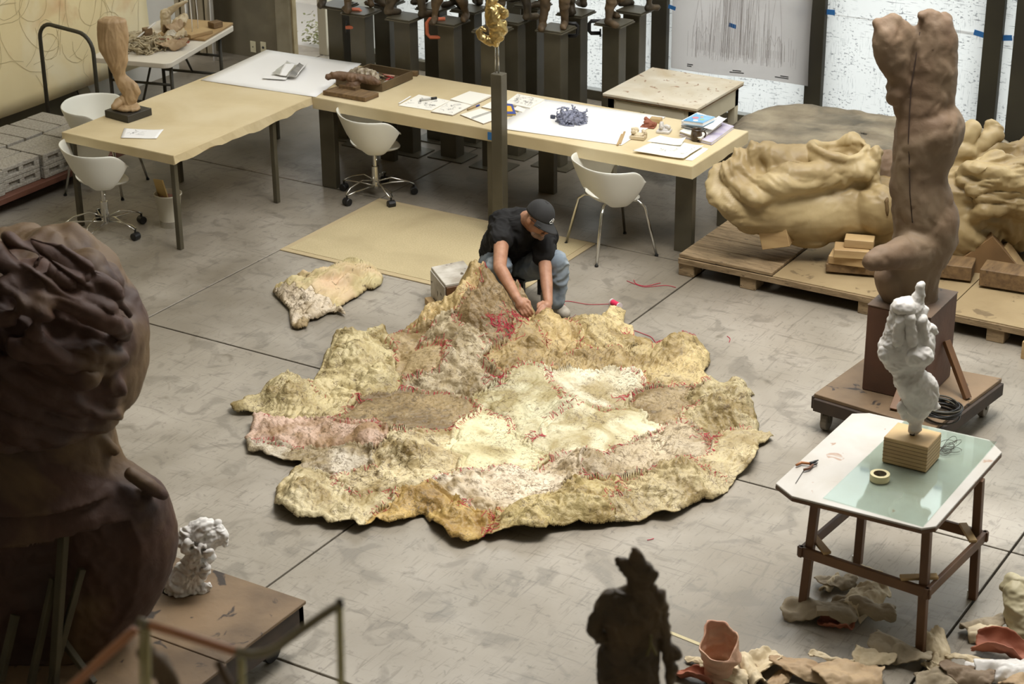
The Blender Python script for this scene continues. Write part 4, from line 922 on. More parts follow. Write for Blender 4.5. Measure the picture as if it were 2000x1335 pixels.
PL = [(661, 8, .0, 0, 'leftmost, beside the white outside wall'), (705, 21, .0, 1, 'second from the left, with an orange clamp'), (752, 3, .0, 2, 'third from the left, set back'),
      (792, 32, .0, 3, 'fourth from the left, set forward'), (850, 12, .0, 4, 'between the fourth plinth and the orange C clamp, set back'), (878, 40, .0, 5, 'with the large orange C clamp'),
      (918, 16, 0, 6, 'just left of the gold figure, set back'), (962, 56, 0, 7, 'directly behind the gold figure'), (1003, 36, 0, 8, 'just right of the gold figure'),
      (1040, 8, 0, 9, 'right of the gold figure, set back'), (1086, 54, 0, 10, 'standing alone in front, black clamp at right'), (1125, 23, 0, 11, 'set back behind the lone front one'),
      (1200, 42, 0, 12, 'behind the white table, black clamp at left'), (1240, 18, 0, 13, 'rightmost, close to the window mullion')]
for px, py, rz, sd, lab in PL:
    dk = sd in (5, 10, 12, 1); plinth(px, py, 'black steel plinth ' + lab, ('dark' if dk else 'brown') + ' bronze figure on plinth ' + lab, sd, dk, R0)
# C clamps
def cclamp(px, py, z, m, label, s=.075, flip=1, upright=True):
    c = Vector(g(px, py, z)); t = thing('c_clamp', label, 'clamp', c)
    a = Vector(HR) * s * flip; u = Vector((0, 0, s)); r_ = .016
    pts = [a + u, -a * .7 + u, -a + u * .6, -a - u * .6, -a * .7 - u, a * .9 - u]
    obj('frame', G().tube([c + p for p in pts], r_, 8), m, t, smooth=True)
    obj('screw', G().tube([c + a * .8 - u * 1.6, c + a * .8 - u * .3], .007, 8), M_black, t, smooth=True)
    return t
M_or = mat('orange_paint', (206, 112, 78), rough=.5)
cclamp(852, 55, 1.1, M_or, 'orange C clamp gripping the plinth left of the gold figure', .075, 1)
cclamp(690, 36, 1.1, M_or, 'orange C clamp gripping the second plinth from the left', .075, -1)
cclamp(1116, 58, 1.12, M_black, 'black C clamp on the isolated plinth left of the white table', .05, -1)
cclamp(1163, 53, 1.1, M_black, 'black C clamp hanging left of the plinth behind the white table', .05, 1)
# ================================================================== gold figure on a slim post
PX, PY = POSTXY = (-7.31, 11.68)
c = np.array([PX, PY, 0.])
t = thing('gold_figure_stand', 'slim dark steel post with rods carrying the gold figure, before the long table', 'stand', c)
zp = onplane(975, 143, c)[2]
obj('post', G().box((PX - .045, PY - .04, .01), (PX + .045, PY + .04, zp)), M_steel, t, bevel=.003)
obj('base_plate', G().box((PX - .2, PY - .2, 0), (PX + .2, PY + .2, .01)), M_steel, t, bevel=.002)
zr = onplane(970, 85, c)[2]; obj('rod', G().tube([(PX, PY, zp), (PX - .005, PY, zr + .02)], .006, 8), M_chrome, t, smooth=True); obj('rod', G().tube([(PX - .028, PY, zp), (PX - .028, PY, zr + .03)], .004, 8), M_chrome, t, smooth=True)
Pp = lambda x, y, o=0: onplane(x, y, c, o)
gg = G().chain([Pp(962, -12), Pp(958, 8), Pp(963, 30), Pp(970, 52), Pp(972, 70)], [.04, .035, .05, .058, .045]).chain([Pp(972, 70), Pp(966, 82), Pp(950, 78), Pp(940, 72)], [.045, .03, .022, .02]).chain([Pp(940, 72), Pp(936, 62), Pp(942, 55), Pp(948, 58)], [.02, .014, .012, .011]).chain([Pp(960, 12), Pp(978, 18), Pp(986, 26)], [.025, .022, .022]).chain([Pp(986, 26), Pp(978, 34), Pp(968, 30)], [.022, .016, .014]).cone(Pp(978, 60), .04, Pp(982, 48), .03).cone(Pp(955, -10), .03, Pp(975, -22), .03)
v, f = remesh(gg, .005, 1, lambda P_, N_: .009 * ridged(warp(P_ * 12, .7, .9), 3))
tag(obj('gold_figure', (v, f), M_gold, loc=(PX, PY, zr - .02), smooth=True), 'small gilded crouching figure on top of the slim post', 'statue')
# ================================================================== leg statuette
base = (g(205, 228, T) + g(295, 222, T)) / 2
t = thing('leg_statuette', 'tan sculpted bent leg and foot standing on a black block', 'statue', base)
P4 = [g(x, y, T + .055) for x, y in ((204, 215), (249, 227), (296, 211), (247, 200))]; obj('base', G().prism([(p[0], p[1]) for p in P4], T, T + .055), mat('black_base', (52, 48, 40), rough=.5), t, bevel=.002)
cb = (P4[0] + P4[2]) / 2; cb[2] = 0
gg = sil(G(), [(36, 194, 244), (55, 192, 247), (75, 193, 249), (100, 197, 248), (118, 207, 247), (132, 214, 246), (146, 222, 246), (158, 226, 256), (170, 232, 262), (182, 240, 266), (192, 243, 268), (202, 240, 262), (211, 234, 262)], cb, .7, 40, 26)
q = lambda x, y, o=0: onplane(x, y, cb, o)
gg.chain([q(246, 155), q(262, 170), q(268, 180), q(262, 192)], [.03, .028, .028, .02]).chain([q(225, 203), q(240, 195), q(262, 205)], [.02, .03, .02]).ell(q(246, 209), (.12, .08, .016)).chain([q(232, 200, -.02), q(224, 208, -.06)], [.03, .018])
v, f = remesh(gg, .006, 3, lambda P_, N_: .008 * ridged(warp(P_ * np.array([9, 9, 4]), .5, .9), 3))
obj('leg', (v, f), mat('tan_clay', (176, 148, 110), (154, 126, 90), rough=.6, scale=8, bump=.25, bscale=26), t, smooth=True)
# ================================================================== whitewashed box stool
t = thing('box_stool', 'small whitewashed plank box with dark edges beside the heaped latex', 'box', (-6.88, 10.38, 0))
M_wash = mat('whitewash', (196, 190, 178), (150, 140, 124), rough=.7, scale=7, detail=8, spot=(84, 70, 54), sscale=10, sth=.6, bump=.15)
P4 = [Vector(g(x, y, .25)) for x, y in ((842, 521), (870, 556), (935, 545), (905, 508))]
obj('top', G().prism([(p.x, p.y) for p in P4], .23, .25), M_wash, t, bevel=.003)
for i in range(4):
    a, b = P4[i].copy(), P4[(i + 1) % 4].copy(); a.z = b.z = .13 if i in (0, 2) else .19
    obj('side', G().beam(a.lerp(b, .02), b.lerp(a, .02), .018, .2 if i in (0, 2) else .08), M_wash if i in (0, 2) else M_brownwood, t, bevel=.002)
obj('skid', G().beam(Vector(g(836, 586, .03)), Vector(g(852, 604, .03)), .05, .05), M_ply, t, bevel=.003)
# stool the man sits on
t = thing('low_stool', 'low black stool under the crouching man', 'stool', (-6.62, 10.72, 0))
obj('seat', G().box((-6.78, 10.6, .17), (-6.46, 10.9, .2)), M_black, t, bevel=.008)
for x in (-6.76, -6.5):
    for y in (10.62, 10.86): obj('leg', G().box((x, y, 0), (x + .03, y + .03, .17)), M_black, t)
# ================================================================== the stitched latex sheet
OUT = [(812, 629, .08), (800, 640, .06), (778, 652, .05), (760, 664, .05), (757, 652, .05), (752, 634, .05), (735, 626, .09), (702, 637, .08), (665, 655, .08), (641, 681, .07), (621, 717, .05), (613, 739, .04), (591, 747, .04), (566, 727, .09), (544, 736, .08), (527, 748, .07),
       (503, 761, .06), (474, 776, .05), (456, 784, .04), (449, 797, .02), (455, 810, .0), (475, 813, .0), (503, 805, .02), (500, 826, .01), (491, 824, .01), (497, 838, .01), (480, 857, .01), (485, 886, 0), (511, 890, 0), (551, 908, 0), (588, 914, 0), (589, 920, .01), (560, 936, .02), (547, 943, .02), (539, 958, .01), (538, 996, 0), (551, 1011, 0), (580, 1023, 0), (624, 1024, 0),
       (640, 1033, 0), (679, 1035, 0), (702, 1044, 0), (723, 1034, 0), (735, 1026, 0), (760, 1030, 0), (790, 1022, .01), (812, 1003, .03), (826, 997, .04), (836, 1015, .02), (856, 1040, 0), (881, 1064, 0), (907, 1071, 0), (933, 1063, 0), (946, 1050, .01), (958, 1058, 0), (989, 1050, .01), (1041, 1059, 0), (1064, 1057, 0), (1078, 1040, 0),
       (1112, 1036, 0), (1150, 1035, 0), (1202, 1029, 0), (1262, 1024, 0), (1277, 1014, 0), (1311, 1017, 0), (1348, 996, 0), (1369, 981, 0), (1389, 981, 0), (1423, 962, 0), (1438, 936, 0), (1472, 923, 0), (1480, 902, 0), (1479, 878, 0), (1494, 870, 0), (1512, 858, .01), (1508, 848, .03), (1480, 840, .04), (1482, 827, .03), (1474, 815, .02), (1472, 790, .02), (1464, 770, .02), (1473, 764, .03), (1454, 737, .07), (1438, 731, .08), (1416, 738, .07),
       (1392, 732, .06), (1374, 724, .05), (1388, 707, .02), (1386, 682, .05), (1371, 669, .08), (1330, 667, .07), (1288, 667, .07), (1270, 649, .08), (1240, 655, .05), (1236, 641, .05), (1219, 632, .06), (1222, 606, .05), (1204, 606, .05), (1165, 614, .08), (1120, 625, .08), (1100, 629, .08)]
OW = [g(*p)[:2] for p in OUT] + [np.array(q) for q in ((-6.02, 10.50), (-5.98, 10.34), (-6.08, 10.27), (-6.3, 10.31), (-6.5, 10.30), (-6.62, 10.16), (-6.76, 10.12), (-6.9, 10.12))]
OW = np.array(OW)
PATCH = [  # name, seeds(px), colour, dirt colour, dirt amount, relief, pillow, label
 ('lobe', [(700, 662), (680, 708), (735, 655), (652, 738), (705, 740), (760, 690)], (203, 187, 150), .35, .030, .05, 'crinkled yellow cream patch at the upper left lobe'),
 ('tongue', [(470, 795), (500, 775), (535, 765), (572, 758), (600, 778), (545, 792), (630, 785)], (198, 181, 143), .4, .028, .04, 'yellow cream tongue at the far left'),
 ('tan', [(785, 690), (812, 668), (830, 700), (850, 715)], (182, 159, 124), .5, .014, .02, 'flat tan patch left of the heap'),
 ('heapleft', [(860, 610), (895, 570), (925, 530), (845, 645), (885, 640), (900, 600), (830, 650)], (190, 164, 119), .35, .034, .05, 'ochre patch drawn up the left of the heap'),
 ('heapdark', [(955, 640), (975, 600), (960, 680), (935, 660), (985, 640), (1000, 600)], (154, 130, 96), .9, .02, .02, 'dark streaked patch on the front of the heap'),
 ('heapright', [(1060, 640), (1090, 660), (1050, 620), (1110, 680), (1080, 630), (1030, 590)], (192, 167, 122), .3, .028, .03, 'ochre patch right of the stitching hands'),
 ('brown', [(745, 795), (800, 795), (850, 775), (880, 790), (770, 820), (830, 810), (705, 800)], (154, 131, 95), 1.0, .016, .02, 'dark mottled brown patch left of centre'),
 ('pink', [(520, 822), (560, 830), (610, 835), (660, 840), (700, 835), (712, 858)], (214, 182, 171), .3, .02, .03, 'soft pink patch at the left'),
 ('grey', [(505, 868), (540, 880), (600, 890), (650, 893), (685, 890)], (209, 196, 185), .9, .014, .02, 'grey white stained patch under the pink one'),
 ('cream', [(945, 810), (915, 850), (980, 850), (1015, 880), (890, 860), (940, 885), (970, 820)], (231, 213, 182), .25, .004, .01, 'large smooth cream patch at the centre'),
 ('mint', [(975, 765), (1030, 745), (1060, 765), (1000, 790), (1030, 815), (1060, 790)], (214, 206, 181), .3, .009, .02, 'pale green cream patch above the centre'),
 ('mintbig', [(1100, 825), (1170, 815), (1240, 820), (1125, 860), (1190, 845), (1085, 850), (1220, 800), (1150, 880)], (222, 214, 189), .18, .006, .015, 'large pale green patch right of centre'),
 ('rose', [(1130, 735), (1175, 745), (1215, 735), (1205, 765), (1150, 765)], (233, 215, 203), .35, .012, .03, 'pinkish white patch upper right of centre'),
 ('mottled', [(1270, 775), (1310, 760), (1335, 785), (1290, 800), (1250, 770)], (169, 148, 117), .7, .024, .03, 'mottled brown folded patch at the right'),
 ('striped', [(1200, 900), (1240, 875), (1290, 855), (1330, 840), (1360, 855), (1170, 905)], (194, 177, 157), .9, .014, .01, 'grey striped patch below the green one'),
 ('white', [(880, 950), (930, 945), (980, 960), (1040, 930), (1090, 910), (1130, 890), (1000, 930), (1060, 960)], (222, 205, 191), .85, .022, .03, 'white grey wrinkled patch near the lower centre'),
 ('lowleft', [(570, 975), (620, 1000), (690, 995), (640, 950), (600, 930), (720, 975), (640, 1015)], (214, 198, 166), .45, .02, .05, 'cream flap at the lower left'),
 ('leftfold', [(760, 885), (800, 905), (850, 885), (760, 930), (825, 930), (850, 850), (790, 860), (700, 930)], (212, 195, 163), .45, .026, .04, 'cream folded patch left of the smooth centre'),
 ('orange', [(765, 1005), (800, 985), (850, 970), (890, 1010), (910, 1040), (935, 1015), (870, 1040)], (204, 171, 108), .35, .022, .04, 'strong ochre yellow patch at the bottom'),
 ('bottom', [(990, 1020), (1050, 1010), (1110, 985), (1160, 965), (1170, 1005), (1000, 1045), (1100, 1020), (1180, 950)], (193, 173, 126), .35, .034, .06, 'thick yellow green folds at the bottom centre'),
 ('lowright', [(1250, 945), (1310, 930), (1360, 920), (1290, 985), (1340, 970), (1230, 980), (1400, 930), (1240, 1005)], (196, 179, 145), .35, .028, .03, 'broad tan patch at the lower right'),
 ('farright', [(1425, 865), (1460, 850), (1450, 895), (1495, 855), (1410, 900)], (197, 180, 147), .25, .018, .03, 'smooth tan flap at the far right'),
 ('ribbed', [(1400, 785), (1445, 775), (1385, 815), (1430, 745), (1355, 800), (1450, 810), (1370, 770)], (194, 179, 147), .45, .032, .04, 'ribbed greenish cream patch at the right edge'),
 ('upright', [(1330, 690), (1365, 685), (1285, 690), (1250, 680), (1330, 715), (1290, 725)], (197, 175, 132), .4, .026, .05, 'yellow cream flaps at the upper right'),
 ('backflap', [(1140, 640), (1190, 625), (1215, 610), (1165, 660), (1210, 650), (1230, 660)], (206, 185, 143), .3, .026, .06, 'pale yellow flap behind, near the red spool'),
 ('curl', [(1010, 705), (1060, 700), (1110, 705), (1030, 680), (1150, 695), (1200, 690), (980, 715)], (178, 154, 112), .5, .034, .04, 'ochre patch of carved curls below the heap'),
 ('stony', [(885, 715), (915, 700), (865, 740), (905, 745), (850, 680), (930, 730)], (192, 176, 153), .8, .03, .04, 'stone coloured patch of rough curls left of the curls')]
HE = [(938, 518, .50, .16), (960, 560, .40, .15), (905, 575, .36, .17), (930, 585, .36, .17), (1005, 565, .30, .12), (1030, 580, .24, .1), (1010, 635, .18, .13), (868, 612, .22, .16), (1062, 635, .16, .13), (910, 640, .2, .18), (970, 650, .18, .17), (1078, 612, .14, .1),
      (1140, 640, .1, .14), (1205, 618, .08, .1), (690, 680, .09, .2), (560, 745, .1, .12), (470, 795, .07, .08), (580, 960, .09, .13), (1130, 965, .12, .16), (1060, 990, .09, .14), (880, 950, .05, .2), (1125, 800, .07, .1), (1330, 690, .09, .2), (1440, 780, .08, .2), (1300, 940, .07, .2), (1010, 700, .1, .25), (860, 700, .1, .2), (820, 960, .07, .12), (1140, 890, .11, .1), (720, 850, .08, .14), (800, 880, .08, .12)]
def drape():
    st = .0085; lo = OW.min(0) - .02; hi = OW.max(0) + .02
    nx = int((hi[0] - lo[0]) / st); ny = int((hi[1] - lo[1]) / st)
    X, Y = np.meshgrid(lo[0] + st * np.arange(nx), lo[1] + st * np.arange(ny)); P = np.stack([X.ravel(), Y.ravel()], 1)
    # finer outline
    n = len(OW); O = []
    for i in range(n):
        a, b = OW[i], OW[(i + 1) % n]; k = max(2, int(np.linalg.norm(b - a) / .03))
        for j in range(k): O.append(a + (b - a) * j / k)
    O = np.array(O); O3 = np.c_[O, np.zeros(len(O))]; O = O + .012 * np.stack([pn(O3 * 9), pn(O3 * 9 + 50)], 1) + .006 * np.stack([pn(O3 * 25), pn(O3 * 25 + 50)], 1)
    A = O; B = np.roll(O, -1, 0); D = B - A; L2 = (D ** 2).sum(1)
    dist = np.full(len(P), 9.); near = np.zeros_like(P); ins = np.zeros(len(P), bool)
    for i in range(len(A)):
        t = np.clip(((P - A[i]) @ D[i]) / L2[i], 0, 1); q = A[i] + t[:, None] * D[i]; d = np.hypot(*(P - q).T); m_ = d < dist; dist[m_] = d[m_]; near[m_] = q[m_]
        c = ((A[i, 1] > P[:, 1]) != (B[i, 1] > P[:, 1])); xx = A[i, 0] + (P[:, 1] - A[i, 1]) * D[i, 0] / (D[i, 1] if abs(D[i, 1]) > 1e-12 else 1e-12); ins ^= c & (P[:, 0] < xx)
    sd = np.where(ins, dist, -dist); keep = sd > -st * .72
    P2 = P.copy(); mv = sd < st * .5; P2[mv] = near[mv]
    P3 = np.c_[P2, np.zeros(len(P2))]; Wp = P2 + .035 * np.stack([pn(P3 * 3), pn(P3 * 3 + 40)], 1) + .012 * np.stack([pn(P3 * 11), pn(P3 * 11 + 40)], 1)
    bd = np.full((len(PATCH), len(P2)), 9.)
    for k, pt in enumerate(PATCH):
        for sx, sy in pt[1]:
            zz = .08
            if pt[0].startswith('heap') : zz = .08 + .3 * math.exp(-((sx - 950) / 90) ** 2 - ((sy - 560) / 60) ** 2)
            q = g(sx, sy, zz)[:2]; bd[k] = np.minimum(bd[k], np.hypot(*(Wp - q).T))
    order = np.argsort(bd, 0); own = order[0]; second = order[1]; ar = np.arange(len(P2)); seam = (bd[second, ar] - bd[own, ar]) / 2
    # ---- height
    e = np.clip(sd, 0, 9); base = .008 + .034 * (1 - np.exp(-(e / .10)))
    arc = np.c_[near, np.zeros(len(near))]; rip = np.clip(pn(arc * 3.6 + 3) * 1.5 + .12, 0, 1) * .085 * np.exp(-e / .13) + np.clip(pn(arc * 9 + 8) * 1.4, 0, 1) * .03 * np.exp(-e / .05); flat_ = np.exp(-((P[:, 0] - g(1330, 960)[0]) ** 2 + (P[:, 1] - g(1330, 960)[1]) ** 2) / .45 ** 2); base = base + rip * (1 - .85 * flat_)
    lift = np.clip(fbm(P3 * 2.2 + 5, 2), 0, 1) * .06 * np.exp(-e / .07) ; base = base + lift
    z = base.copy()
    hs = np.zeros(len(P2))
    for px, py, hz, s in HE:
        q = g(px, py, hz)[:2]; dd = np.hypot(*(P2 - q).T); hs = np.maximum(hs, 0) ; hs = np.log(np.exp(14 * hs) + np.exp(14 * hz * np.exp(-(dd / s) ** 2 * .8)) - 1) / 14
    z += hs * np.clip(e / .06, 0, 1) ** .7 * .92
    bl = np.exp(-np.maximum(bd - bd.min(0), 0) / .02); bl /= bl.sum(0); rel = (np.array([p[4] for p in PATCH])[:, None] * bl).sum(0); pil = np.array([p[5] for p in PATCH])[own]
    sm = np.clip(seam / .05, 0, 1); sm2 = sm * sm * (3 - 2 * sm)
    rot = own * 1.7; Q = np.stack([P2[:, 0] * np.cos(rot) + P2[:, 1] * np.sin(rot), -P2[:, 0] * np.sin(rot) + P2[:, 1] * np.cos(rot), own * 3.3], 1)
    wq = warp(Q * np.array([1, 1, 1]), .16, 2.6)
    folds = ridged(wq * np.array([3.2, 6.0, 1]) , 2, .45)              # big folds
    curls = np.sin(26 * fbm(wq * np.array([1.5, 1.5, 1]) * 1.4, 2) * 1.1)  # carved curling ridges
    fine = billow(warp(Q, .05, 9) * np.array([14, 30, 1]), 3, .6) * 1.6
    wav = fbm(P3 * 1.7 + 9, 3)
    curlmask = np.clip(fbm(P3 * 1.9 + 31, 2) * 2.2 + .45, 0, 1)
    ee = .15 + .85 * np.clip(e / .10, 0, 1)
    ph1 = 6.2832 * Q[:, 1] / .15 + 5.5 * fbm(Q * np.array([2.2, 2.2, 1]), 2); rib = np.sqrt(np.sin(ph1 / 2) ** 2 + .004) - .5
    ph2 = 6.2832 * Q[:, 1] / .034 + 9 * fbm(Q * np.array([2.6, 2.6, 1]) + 4, 2); rib2 = np.sqrt(np.sin(ph2 / 2) ** 2 + .01) - .5
    m1 = np.clip(fbm(P3 * 2.1 + 15, 2) * 2.4 + .5, 0, 1); m2 = np.clip(fbm(P3 * 2.6 + 55, 2) * 3 + .2, 0, 1); m3 = np.clip(fbm(P3 * 3.1 + 81, 2) * 3 + .1, 0, 1)
    low = fbm(warp(Q, .2, 1.6) * np.array([3.0, 3.8, 1]), 2)
    z += ee * rel * (1.5 * low + 1.0 * rib * m1)
    z += ee * (.014 * rib2 * m2 * np.clip(rel / .02, 0, 1.3))
    spz = np.zeros(len(P2)); R5 = random.Random(41)
    for px, py in ((540, 770), (580, 775), (655, 700), (700, 700), (740, 735), (870, 600), (900, 560), (850, 650), (1010, 700), (1050, 695), (1090, 705), (1120, 685), (1170, 650), (1200, 625), (1070, 650), (1270, 960), (1330, 925), (1370, 950), (1080, 1000), (1120, 960), (1170, 1005), (1030, 1030), (1400, 800), (1445, 785), (1380, 760), (1310, 690), (1360, 690), (800, 900), (600, 960), (670, 990), (890, 1000), (850, 985), (910, 1045), (880, 720), (1150, 835), (1110, 790)):
        q = g(px, py, .08)[:2] + [R5.uniform(-.02, .02), R5.uniform(-.02, .02)]; dx = Wp - q; r = np.hypot(*dx.T); an = np.arctan2(dx[:, 1], dx[:, 0]); rr5 = R5.uniform(.07, .13); mk = np.exp(-(r / rr5) ** 4)
        sp = np.sqrt(np.sin((6.2832 * r / .045 + an * R5.choice((-1, 1)) + R5.uniform(0, 6)) / 2) ** 2 + .01); spz += mk * (.020 * sp + R5.choice((-.03, .035, .045)) * np.exp(-(r / rr5 / .6) ** 2)) * np.clip(rel / .02, .25, 1.2)
    z += ee * spz
    sharp = billow(warp(Q, .06, 7) * np.array([9, 20, 1]), 3, .6)
    z += ee * .015 * sharp * m3 * np.clip(rel / .014, .2, 1.4)
    z += ee * (rel * (.30 * folds) + .0035 * fine * (.35 + rel / .02) + .02 * wav * (rel > .005))
    z += pil * .4 * (sm2 - .5) * ee
    z += .020 * np.exp(-(seam / .009) ** 2) * ee * np.clip(fbm(P3 * 4 + 3, 2) + .7, .2, 1)                        # raised seam allowance
    z -= .012 * np.exp(-((seam - .02) / .01) ** 2) * ee
    z += .02 * np.exp(-((e - .02) / .014) ** 2) * (fbm(P3 * 3.3 + 70, 2) > -.05)   # curled hem
    z = np.maximum(z, .006 + .004 * np.clip(e / .02, 0, 1))
    disp = .018 * np.stack([pn(P3 * 14 + 3), pn(P3 * 14 + 90)], 1) * ee[:, None] * np.clip(rel / .03, .1, 1)[:, None]
    V = np.c_[P2 + disp, z]
    idx = np.arange(nx * ny).reshape(ny, nx); quads = np.stack([idx[:-1, :-1], idx[:-1, 1:], idx[1:, 1:], idx[1:, :-1]], -1).reshape(-1, 4)
    quads = quads[keep[quads].all(1)]; ow = own[quads[:, 0]]
    root = thing('stitched_latex_sheet', 'huge sheet of yellow, cream, pink and green latex casts stitched with red thread', 'latex sheet', (-5.8, 9, 0))
    objs = {}
    for k, pt in enumerate(PATCH):
        qf = quads[ow == k]
        if len(qf) == 0: print('EMPTY', pt[0]); continue
        u, inv = np.unique(qf, return_inverse=True); inv = inv.reshape(-1, 4)
        c = pt[2]; dirt = pt[3]
        c = (min(c[0] * .88, 196), min(c[1] * .88, 187), min(c[2] * .82, 160))
        m = mat('latex_' + pt[0], c, tuple(v * k_ for v, k_ in zip(c, (.78, .73, .60))), rough=.55, scale=3.4, detail=9, lo=.42, hi=.6, bump=1.0, bscale=30, bdist=.012, spot=(104, 86, 54), sscale=20, sth=.66 - .12 * dirt, swid=.14, vein=(.013 + .016 * dirt, 8, (88, 70, 40)), c3=tuple(min(v * 1.1 + 6, 250) for i, v in enumerate(c)), c3scale=2.2, dist=1.2)
        o = obj('patch', (V[u], inv.tolist()), m, root, smooth=True, solid=.005, label=pt[6])
        objs[k] = o
    # ---- stitches: short red threads crossing the seams
    R3 = random.Random(77); tri = G(); cnt = 0
    cand = np.where((seam < st * .55) & (sd > .04))[0]; rng = np.random.RandomState(5); rng.shuffle(cand); used = []
    cell = {}
    act = {}
    for ci in cand:
        key = (min(own[ci], second[ci]), max(own[ci], second[ci]))
        if key not in act: act[key] = R3.random() < .8
        if not act[key]: continue
        p = P2[ci]; kk = (int(p[0] / .026), int(p[1] / .026))
        if kk in cell or pn(np.array([[p[0] * 2.5, p[1] * 2.5, 4.]]))[0] < -.22: continue
        cell[kk] = 1
        # seam direction from the two nearest patches
        j = int(round((p[0] - lo[0]) / st)); i = int(round((p[1] - lo[1]) / st))
        if not (4 < i < ny - 5 and 4 < j < nx - 5): continue
        fd = (bd[key[0]] - bd[key[1]]).reshape(ny, nx); gr = Vector((fd[i, j + 2] - fd[i, j - 2], fd[i + 2, j] - fd[i - 2, j]))
        if gr.length < 1e-6: continue
        gr.normalize(); a_ = R3.gauss(0, .45); gr = Vector((gr.x * math.cos(a_) - gr.y * math.sin(a_), gr.x * math.sin(a_) + gr.y * math.cos(a_)))
        L_ = R3.uniform(.018, .038); pts = []
        for s in (-1, -.4, .4, 1):
            q = (p[0] + gr.x * L_ * s, p[1] + gr.y * L_ * s); jj = int(round((q[0] - lo[0]) / st)); ii = int(round((q[1] - lo[1]) / st)); ii = min(max(ii, 0), ny - 1); jj = min(max(jj, 0), nx - 1)
            pts.append((q[0], q[1], z[ii * nx + jj] + (.007 if abs(s) < .9 else .003)))
        tri.tube(pts, .0015, 4); cnt += 1
    obj('stitching', tri, M_red, root, kind='stuff', label='dark red hand stitching along the seams')
    # loose thread ends: bundles at seam crossings and on the heap
    tri = G()
    for px, py, zz, n_, r_ in ((1050, 845, .06, 14, .05), (960, 1005, .05, 10, .04), (955, 1040, .03, 9, .04), (965, 735, .1, 12, .06), (985, 605, .34, 26, .1), (1010, 600, .3, 16, .06), (960, 580, .42, 12, .05), (1228, 650, .08, 8, .05), (1215, 770, .07, 12, .05), (700, 770, .08, 8, .04), (1385, 860, .05, 10, .06), (905, 985, .06, 9, .05), (1335, 665, .1, 6, .05), (1290, 675, .09, 8, .05)):
        q = g(px, py, zz)
        for _ in range(n_):
            a_ = R3.uniform(0, 6.28); p = [q[0] + R3.gauss(0, r_ * .4), q[1] + R3.gauss(0, r_ * .4)]; pts = []
            for s in range(5):
                jj = min(max(int(round((p[0] - lo[0]) / st)), 0), nx - 1); ii = min(max(int(round((p[1] - lo[1]) / st)), 0), ny - 1); pts.append((p[0], p[1], z[ii * nx + jj] + .008 + .008 * R3.random())); a_ += R3.gauss(0, .7); p[0] += math.cos(a_) * r_ * .3; p[1] += math.sin(a_) * r_ * .3
            tri.tube(pts, .0016, 4)
    obj('loose_thread', tri, M_red, root, kind='stuff')
    return lambda x, y: z[min(max(int(round((y - lo[1]) / st)), 0), ny - 1) * nx + min(max(int(round((x - lo[0]) / st)), 0), nx - 1)]
HZ = drape()
